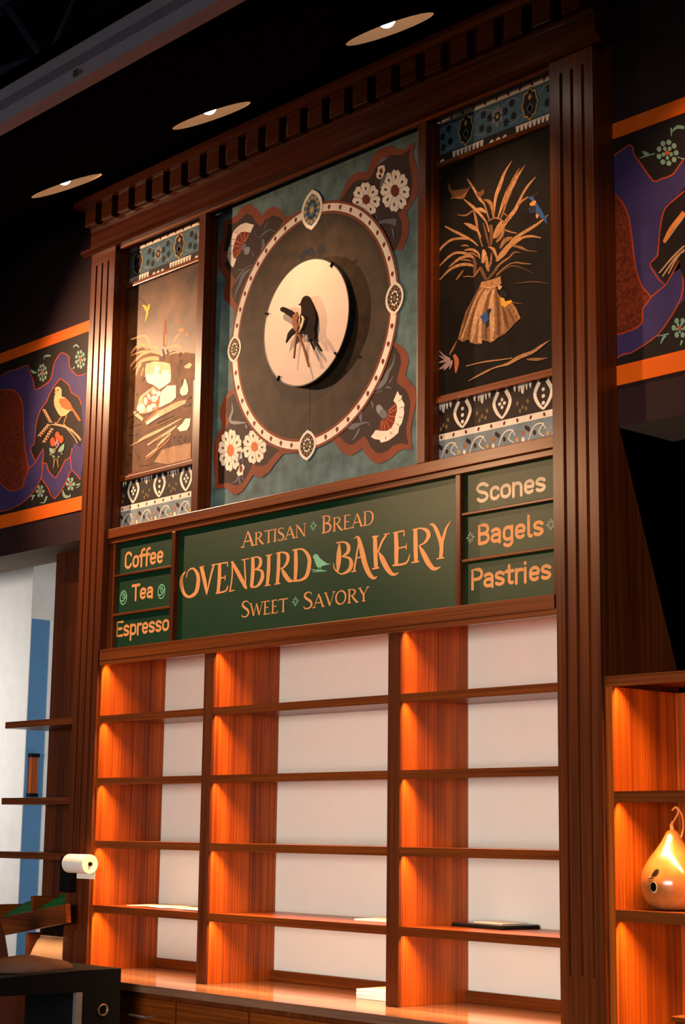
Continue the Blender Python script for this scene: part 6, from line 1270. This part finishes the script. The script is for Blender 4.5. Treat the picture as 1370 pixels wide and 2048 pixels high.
# ------------------------------------------------------------------ downlights in the canopy
L_ = math.sqrt(1+SL*SL)
def downlight(x, label, gain=1.0):
    t = thing('downlight', (x, -0.6, 5.031), label, 'ceiling light', 'round downlights in the black canopy')
    q = Vector((0, 0, -1)).rotation_difference(CN).to_matrix().to_4x4()
    M = Matrix.Translation((x, -0.6, 5.031)) @ q
    def place(bm): bmesh.ops.transform(bm, matrix=M, verts=bm.verts); return bm
    obj('reflector', place(lathe(B(), [(0.199, -0.001), (0.197, 0.004), (0.170, 0.10), (0.06, 0.15), (0.001, 0.15)], (0, 0, 0), 40, caps=False)), CANIN, t, smooth=True)
    bm = B(); bmesh.ops.create_uvsphere(bm, u_segments=20, v_segments=12, radius=0.040)
    bmesh.ops.translate(bm, verts=bm.verts, vec=(0, 0, 0.046)); obj('bulb', place(bm), BULB, t, smooth=True, label='glowing white bulb')
    obj('socket', place(tube(B(), [(0, 0, 0.082), (0, 0, 0.149)], 0.02, 12)), GREY_METAL, t)
    d = bpy.data.lights.new('downlight_beam', 'SPOT'); d.energy = 95*gain; d.color = (1.0, 0.60, 0.32); d.spot_size = R(78); d.spot_blend = 1.0; d.shadow_soft_size = 0.03
    o = bpy.data.objects.new('downlight_beam', d); COL.objects.link(o); o.parent = t
    o.location = M.to_3x3() @ Vector((0, 0, 0.0)); o.rotation_euler = CN.to_track_quat('-Z', 'Y').to_euler()
downlight(LAMPS[0], 'round tan downlight nearest the top right, its bulb half showing')
downlight(LAMPS[1], 'round tan downlight in the canopy, the middle one of three')
downlight(LAMPS[2], 'thin tan downlight over the left pilaster, its bulb a small sliver')
downlight(LAMPS[3], 'tan downlight left of the surround, above the frieze with the standing bird', 0.15)
downlight(LAMPS[4], 'tan downlight right of the surround, above the frieze with the mint flowers', 0.8)

# ------------------------------------------------------------------ shelving
YB = 0.434
SH = thing('shelving_unit', (XC, 0.2, 0.9), 'three bay wooden shelving with white back panels under the sign boards', 'shelves')
TOPS = (2.2463, 1.9101, 1.5770, 1.2385)
BAYS = ((-2.281, -1.3558), (-1.2795, 0.0), (0.079, 1.0115))
obj('side_panel', extrude_poly(B(), [(0.0, 0.9005), (0.0, 2.5445), (0.046, 2.5445), (0.046, 2.608), (YB, 2.608), (YB, 0.9005)], 'X', -2.3115, -2.281), WP, SH)
obj('side_panel', boxb(1.0115, 1.0395, 0.1, YB, 0.9005, 2.608), WP, SH)
for x0, x1 in ((-1.3558, -1.2795), (0.0, 0.079)):
    d = obj('divider', extrude_poly(B(), [(0.012, 0.9005), (0.012, 2.5445), (0.046, 2.5445), (0.046, 2.608), (YB, 2.608), (YB, 0.9005)], 'X', x0, x1), WP, SH)
    obj('divider_face', boxb(x0, x1, -0.002, 0.0115, 0.9005, 2.5445, 0.002), WZ, d)
obj('top_board', boxb(-2.3115, 1.0395, 0.046, YB, 2.6085, 2.62), WX, SH)
obj('valance', boxb(-2.281, 1.0115, -0.016, 0.018, 2.5205, 2.5445), WX, SH)
for x0, x1 in BAYS:
    obj('back_panel', boxb(x0, x1, YB, YB+0.012, 0.9005, 2.608), WHITEP, SH, label='white back panel')
    obj('backsplash', boxb(x0, x1, YB-0.018, YB-0.0005, 0.9005, 0.951, 0.002), WX, SH)
    for t in TOPS + (2.5605,):
        if t != 2.5605:
            o = obj('shelf', extrude_poly(B(), [(0.0, t-0.038), (0.0, t), (YB-0.0005, t), (YB-0.0005, t-0.022), (0.018, t-0.022), (0.018, t-0.038)], 'X', x0+0.0005, x1-0.0005), WX, SH)
        zl = t-0.0255
        st = obj('light_strip', boxb(x0+0.02, x1-0.02, 0.0185, 0.030, zl+0.0005, zl+0.003), LED, o if t != 2.5605 else SH)
        d = bpy.data.lights.new('shelf_light', 'AREA'); d.shape = 'RECTANGLE'; d.size = x1-x0-0.03; d.size_y = 0.012; d.energy = 10.5*(x1-x0); d.color = (1.0, 0.50, 0.20); d.spread = R(112)
        lo = bpy.data.objects.new('shelf_light', d); COL.objects.link(lo); lo.location = ((x0+x1)/2, 0.026, zl-0.001)

# counter and base cabinets
tag(obj('countertop', boxb(-2.291, 1.0115, -0.275, YB+0.012, 0.862, 0.90, 0.003), [CTOP], None, (XC, 0.08, 0.862)), 'long glossy brown countertop beneath the three shelving bays', 'countertop')
bc = thing('base_cabinet', (XC, 0.0, 0.0), 'dark cherry base cabinet with drawers and doors under the glossy countertop', 'cabinet')
obj('body', boxb(-2.291, 1.0115, -0.225, 0.43, 0.10, 0.8615), WZ, bc)
obj('plinth', boxb(-2.291, 1.0115, -0.17, 0.43, 0.0, 0.0995), BLK, bc)
for k in range(6):
    x0 = -2.285 + k*0.549
    dr = obj('drawer', boxb(x0+0.006, x0+0.543, -0.245, -0.2255, 0.665, 0.835, 0.003), WX, bc)
    obj('handle', tube(B(), [(x0+0.21, -0.2455, 0.75), (x0+0.21, -0.27, 0.75), (x0+0.34, -0.27, 0.75), (x0+0.34, -0.2455, 0.75)], 0.006, 8), GREY_METAL, dr)
    bm = boxb(x0+0.006, x0+0.543, -0.245, -0.2255, 0.11, 0.655, 0.003)
    do = obj('door', bm, WZ, bc)
    obj('door_panel', boxb(x0+0.08, x0+0.47, -0.249, -0.2455, 0.19, 0.575, 0.003), WZ, do)

# right-hand bookcase
rb = thing('side_bookcase', (1.64, 0.2, 0.0), 'orange lit wooden bookcase right of the right pilaster, holding the gourd', 'bookcase')
obj('side_panel', boxb(1.2425, 1.277, 0.0, 0.42, 0.0, 2.2145), WP, rb)
obj('side_panel', boxb(1.98, 2.01, 0.0, 0.42, 0.0, 2.2145), WP, rb)
obj('back_panel', boxb(1.2775, 1.9795, 0.405, 0.42, 0.1, 2.2145), WP, rb)
obj('top_board', extrude_poly(B(), [(-0.003, 2.215), (-0.003, 2.257), (0.42, 2.257), (0.42, 2.235), (0.018, 2.235), (0.018, 2.215)], 'X', 1.2425, 2.01), WX, rb)
for t in (2.257, 1.808, 1.358, 0.90):
    if t < 2.2: o = obj('shelf', extrude_poly(B(), [(0.0, t-0.043), (0.0, t), (0.4045, t), (0.4045, t-0.022), (0.018, t-0.022), (0.018, t-0.043)], 'X', 1.2775, 1.9795), WX, rb)
    if t > 1.0:
        obj('light_strip', boxb(1.30, 1.96, 0.0185, 0.030, t-0.0250, t-0.0225), LED, o if t < 2.2 else rb)
        d = bpy.data.lights.new('shelf_light', 'AREA'); d.shape = 'RECTANGLE'; d.size = 0.66; d.size_y = 0.012; d.energy = 10.5*0.9; d.color = (1.0, 0.50, 0.20); d.spread = R(112)
        lo = bpy.data.objects.new('shelf_light', d); COL.objects.link(lo); lo.location = (1.63, 0.026, t-0.027)
# left-hand corner shelves
lb = thing('corner_shelf_unit', (-2.9, 0.15, 0.0), 'open ended dark wooden shelves against the wall left of the left pilaster', 'shelves')
obj('back_panel', boxb(-3.265, -2.526, 0.302, 0.32, 0.0, 3.2865), WZ, lb)
for t in (2.25, 1.81, 1.505): obj('shelf', boxb(-3.265, -2.5245, 0.0, 0.3015, t-0.038, t, 0.002), WX, lb)
obj('lower_cabinet', boxb(-3.265, -2.5245, 0.02, 0.3015, 0.0, 0.87), WZ, lb)
obj('cabinet_top', boxb(-3.28, -2.5245, 0.0, 0.3015, 0.8705, 0.89, 0.002), WX, lb)

# ------------------------------------------------------------------ things on the shelves
# gourd
gx, gy, gz = 1.425, 0.17, 1.3585
g = thing('gourd', (gx, gy, gz), 'pear shaped varnished orange gourd with round hole, on the right bookcase shelf', 'gourd')
prof = [(0.03, 0.0), (0.075, 0.006), (0.105, 0.030), (0.124, 0.075), (0.127, 0.115), (0.116, 0.155), (0.092, 0.195), (0.064, 0.232), (0.043, 0.262), (0.031, 0.285), (0.021, 0.300), (0.008, 0.306)]
prof = [tuple(p) for p in catmull(prof, 3)]
bm = lathe(B(), prof, (gx, gy, gz), 40); obj('body', bm, GOURD, g, smooth=True)
obj('stem', tube(B(), [(gx, gy, gz+0.30), (gx-0.004, gy, gz+0.325), (gx+0.004, gy, gz+0.338)], [0.010, 0.007, 0.006], 8), CORD, g)
vd = Vector((5.5632-gx, -5.2931-gy, 0)).normalized(); rd = Vector((vd.y*-1, vd.x, 0))
cordp = [(0.004, 0.335), (0.030, 0.372), (0.018, 0.39), (0.0, 0.378), (0.022, 0.392), (0.048, 0.36), (0.052, 0.32), (0.046, 0.29), (0.040, 0.275)]
pts = [Vector((gx, gy, gz)) + rd*a*0.8 + vd*0.012 + Vector((0, 0, b)) for a, b in catmull(cordp, 4)]
obj('cord_loop', tube(B(), pts, 0.0035, 6), CORD, g)
def on_gourd(u, h):
    """point on the gourd's skin: u sideways metres as seen from the front, h height"""
    for i in range(len(prof)-1):
        if prof[i][1] <= h <= prof[i+1][1]:
            f = (h-prof[i][1])/max(1e-6, prof[i+1][1]-prof[i][1]); r = prof[i][0]+f*(prof[i+1][0]-prof[i][0]); break
    u = max(-r*0.98, min(r*0.98, u)); dd = math.sqrt(r*r-u*u)
    return Vector((gx, gy, gz)) + rd*u + vd*dd + Vector((0, 0, h)), (rd*u + vd*dd).normalized()
def decal(name, outline, mat, off):
    bm = B(); n = len(outline); vs = []
    for u, h in outline:
        p, nn = on_gourd(u, h); vs.append(bm.verts.new(p + nn*off))
    cu = sum(o[0] for o in outline)/n; ch = sum(o[1] for o in outline)/n
    p, nn = on_gourd(cu, ch); c = bm.verts.new(p + nn*(off+0.001))
    for k in range(n): bm.faces.new((c, vs[k], vs[(k+1) % n]))
    return obj(name, bm, mat, g)
hx, hz = -0.073, 0.089
decal('hole_edge', [(hx+0.0125*math.cos(t), hz+0.021*math.sin(t)) for t in [2*math.pi*k/18 for k in range(18)]], plain('pale_gourd_flesh', (0.8, 0.55, 0.3), 0.6), 0.0010)
decal('entry_hole', [(hx-0.001+0.0105*math.cos(t), hz+0.001+0.018*math.sin(t)) for t in [2*math.pi*k/18 for k in range(18)]], BLACK, 0.0030)
decal('painted_bird', [(-0.083, 0.128), (-0.078, 0.140), (-0.070, 0.152), (-0.060, 0.158), (-0.053, 0.154), (-0.054, 0.145), (-0.060, 0.136), (-0.070, 0.130)], pm('bird'), 0.0015)
decal('painted_branch', [(-0.098, 0.118), (-0.085, 0.124), (-0.075, 0.123), (-0.075, 0.119), (-0.087, 0.119)], pm('bird'), 0.0015)

# tablet-like folder, papers
def slab(name, cx, cy, w, d, z, h, ang, mat, label, cat, group=None, parent=None, bev=0.001):
    bm = boxb(-w/2, w/2, -d/2, d/2, 0, h, bev)
    bmesh.ops.transform(bm, matrix=Matrix.Translation((cx, cy, z)) @ Matrix.Rotation(R(ang), 4, 'Z'), verts=bm.verts)
    if parent: return obj(name, bm, mat, parent)
    return tag(obj(name, bm, mat, None, (cx, cy, z)), label, cat, group)
lt = thing('closed_laptop', (0.34, 0.34, 1.239), 'flat black laptop lying closed on a right bay shelf with paper on top', 'laptop')
slab('base', 0.335, 0.335, 0.34, 0.215, 1.239, 0.010, -6, BLK, '', '', parent=lt, bev=0.003)
slab('lid', 0.335, 0.335, 0.335, 0.21, 1.2495, 0.007, -6, plain('black_gloss_lid', (0.02, 0.015, 0.014), 0.2), '', '', parent=lt, bev=0.002)
slab('paper_sheet', 0.35, 0.345, 0.19, 0.13, 1.2575, 0.0035, -6, PAPER, 'white paper lying on the closed black laptop', 'paper')
z4 = 1.2395
for i, (cx, cy, w, d, a, dz, lab) in enumerate((( -2.02, 0.26, 0.30, 0.21, 14, 0, 'white menu sheet lying flat on the left bay shelf, leftmost of four'), (-1.86, 0.20, 0.28, 0.20, -18, 0.0025, 'white menu sheet in the left bay, overlapping the leftmost sheet'), (-1.66, 0.25, 0.28, 0.21, 10, 0, 'white menu sheet in the left bay, third from the left'), (-1.51, 0.17, 0.26, 0.19, -8, 0.0025, 'white menu sheet in the left bay, beside the left divider'))):
    slab('menu_sheet', cx, cy, w, d, z4+dz, 0.002, a, PAPER, lab, 'paper', 'menu sheets on the left bay shelf')
slab('paper_sheet', -0.23, 0.30, 0.36, 0.22, z4, 0.008, 4, PAPER, 'white papers lying at the right end of the middle bay shelf', 'paper')
ps = thing('paper_stack', (-0.2, 0.27, 0.9005), 'short stack of white paper on the countertop in the middle bay', 'paper stack')
for k in range(5): slab('ream', -0.165, 0.265, 0.33-0.002*(k % 2), 0.27, 0.901+0.0085*k, 0.008, 2+0.6*(k % 3), PAPER, '', '', parent=ps)

# ------------------------------------------------------------------ lower left corner
ty = -8.6
def tilt_box(bm, x0, x1, y0, y1, z0, z1, bev=0.0):
    b2 = boxb(x0, x1, y0, y1, z0, z1, bev); me = bpy.data.meshes.new('t'); b2.to_mesh(me); b2.free(); bm.from_mesh(me); bpy.data.meshes.remove(me); return bm
TM = Matrix.Translation((-2.69, 0, 1.149)) @ Matrix.Rotation(R(ty), 4, 'Y')
def tilted(bm): bmesh.ops.transform(bm, matrix=TM, verts=bm.verts); return bm
tr = thing('display_tray', (-2.69, 0.1, 0.89), 'sloping wooden tray lined with green felt, in front of the left pilaster', 'tray')
obj('tray_frame', tilted(tilt_box(B(), -0.42, 0.335, -0.115, -0.085, -0.055, 0.045, 0.003)), WX, tr)
obj('tray_back', tilted(tilt_box(B(), -0.42, -0.0, 0.245, 0.26, -0.01, 0.150, 0.003)), WX, tr)
obj('tray_divider', tilted(tilt_box(B(), -0.06, -0.035, -0.0845, 0.2445, -0.0095, 0.130, 0.003)), WY, tr)
obj('tray_end', tilted(tilt_box(B(), -0.42, -0.40, -0.0845, 0.2445, -0.0095, 0.125, 0.003)), WY, tr)
obj('felt_lining', tilted(extrude_poly(B(), [(-0.0845, -0.009), (-0.0845, 0.042), (0.10, 0.135), (0.2445, 0.135), (0.2445, -0.009)], 'X', -0.40, -0.061)), FELT, tr, label='green felt lining')
obj('felt_lining', tilted(extrude_poly(B(), [(-0.0845, -0.009), (-0.0845, 0.042), (0.10, 0.135), (0.2445, 0.135), (0.2445, -0.009)], 'X', -0.034, 0.165)), FELT, tr, label='green felt lining')
obj('tray_support', boxb(-2.98, -2.95, 0.03, 0.2, 0.8905, 1.06), WZ, tr); obj('tray_support', boxb(-2.60, -2.57, 0.03, 0.2, 0.8905, 1.12), WZ, tr)
rs = thing('paper_roll_holder', (-2.25, -0.0205, 1.38), 'white paper roll in a dark bracket on the left pilaster', 'paper roll')
obj('bracket', boxb(-2.50, -2.415, -0.075, -0.0205, 1.30, 1.49, 0.008), BLK, rs, label='dark wall bracket')
obj('axle', tube(B(), [(-2.416, -0.075, 1.455), (-2.20, -0.075, 1.455)], 0.010, 10), BLK, rs)
obj('roll', lathe(B(), [(0.012, -0.098), (0.050, -0.098), (0.050, 0.098), (0.012, 0.098)], (-2.308, -0.075, 1.455), 28, axis='X', caps=False), PAPER, rs, label='white paper roll')
obj('loose_end', boxb(-2.40, -2.23, -0.030, -0.0285, 1.375, 1.455), PAPER, rs)
pb = thing('paper_bag', (-2.75, 0.12, 0.8905), 'tan paper bag slumped on the low cabinet top at lower left', 'bag')
bm = B()
rings = []
for z, w, d in ((0.8905, 0.21, 0.10), (0.93, 0.215, 0.105), (0.98, 0.20, 0.09), (1.02, 0.19, 0.06), (1.04, 0.185, 0.03)):
    n = 20; rings.append([bm.verts.new((-2.76 + w*math.copysign(abs(math.cos(t))**0.5, math.cos(t)) + 0.004*math.sin(t*5+z*60), 0.12 + d*math.copysign(abs(math.sin(t))**0.6, math.sin(t)), z)) for t in [2*math.pi*k/n for k in range(n)]])
for i in range(len(rings)-1):
    for k in range(20): bm.faces.new((rings[i][k], rings[i][(k+1) % 20], rings[i+1][(k+1) % 20], rings[i+1][k]))
bm.faces.new(rings[0][::-1]); bm.faces.new(rings[-1])
obj('bag_body', bm, TANP, pb, smooth=True)
obj('folded_rim', boxb(-2.945, -2.575, 0.10, 0.14, 1.035, 1.047, 0.004), TANP, pb)
d = bpy.data.lights.new('shelf_light', 'AREA'); d.shape = 'RECTANGLE'; d.size = 0.5; d.size_y = 0.012; d.energy = 0.9; d.color = (1.0, 0.55, 0.25)
lo = bpy.data.objects.new('shelf_light', d); COL.objects.link(lo); lo.location = (-2.80, -0.04, 1.065)
# black cart in the foreground
ck = thing('black_cart', (-1.65, -0.8, 0.0), 'black open cart with round metal ring at the lower left corner', 'cart')
obj('end_panel', boxb(-1.9, -1.4, -0.632, -0.416, 0.0, 0.985, 0.003), BLK, ck)
bm = extrude_poly(B(), [(-1.5, 0.89), (-0.6325, 0.885), (-0.6325, 0.985), (-1.09, 0.968), (-1.5, 0.95)], 'X', -1.9, -1.4); obj('top_slab', bm, BLK, ck)
obj('corner_post', boxb(-1.43, -1.398, -0.664, -0.6325, 0.0, 0.8845, 0.002), GREY_METAL, ck, label='grey metal corner post')
obj('corner_post', boxb(-1.43, -1.398, -1.50, -1.47, 0.0, 0.8895, 0.002), GREY_METAL, ck)
obj('finger_ring', lathe(B(), [(0.024, -0.0005), (0.029, 0.002), (0.029, 0.007), (0.024, 0.009), (0.021, 0.003), (0.021, -0.0005)], (-1.3995, -0.516, 0.798), 24, axis='X', caps=False), BRASS, ck, label='round metal ring')
def mound(cx, cy, z, a, b, h, seed):
    rnd = random.Random(seed); bm = B(); n, m = 24, 7; rings = []
    ph = [rnd.uniform(0, 6.28) for _ in range(4)]
    for i in range(m):
        s = i/m; rr = math.cos(s*math.pi/2)**0.6
        rings.append([bm.verts.new((cx + a*rr*math.cos(t)*(1+0.08*math.sin(3*t+ph[0])), cy + b*rr*math.sin(t)*(1+0.08*math.sin(4*t+ph[1])), z + h*math.sin(s*math.pi/2)*(1+0.12*math.sin(2*t+ph[2])))) for t in [2*math.pi*k/n for k in range(n)]])
    for i in range(m-1):
        for k in range(n): bm.faces.new((rings[i][k], rings[i][(k+1) % n], rings[i+1][(k+1) % n], rings[i+1][k]))
    bm.faces.new(rings[0][::-1]); bm.faces.new(rings[-1]); return bm
tag(obj('folded_cloth', mound(-1.66, -0.80, 0.976, 0.17, 0.25, 0.060, 3), CLOTH, None, (-1.66, -0.80, 0.976), smooth=True), 'crumpled brown cloth on top of the black cart', 'cloth')
tag(obj('fabric_sack', mound(-2.48, -0.56, 0.0, 0.20, 0.20, 1.12, 5), MAUVE, None, (-2.48, -0.56, 0.0), smooth=True), 'dark mauve fabric sack standing at the left edge of the picture', 'sack')
# small dark bag on the door ledge in the room behind, wall box there
nb = thing('wall_niche', (XRT-0.0, 0.94, 1.85), 'small orange lit wooden wall box on the blue door in the back room', 'wall box')
obj('box', boxb(XRT-0.011, XRT+0.03, 0.935, 0.99, 1.87, 2.11), WP, nb); obj('top', boxb(XRT-0.011, XRT+0.04, 0.93, 0.995, 2.1105, 2.135), BLK, nb); obj('bottom', boxb(XRT-0.011, XRT+0.04, 0.93, 0.995, 1.845, 1.8695), BLK, nb)
wb = thing('wooden_box', (1.72, 0.15, 0.9005), 'reddish wooden box on the lowest shelf of the right bookcase', 'box')
obj('body', boxb(1.53, 1.90, 0.02, 0.30, 0.9005, 0.965, 0.003), WZ, wb); obj('lid', boxb(1.52, 1.91, 0.01, 0.31, 0.9655, 0.985, 0.004), WX, wb)
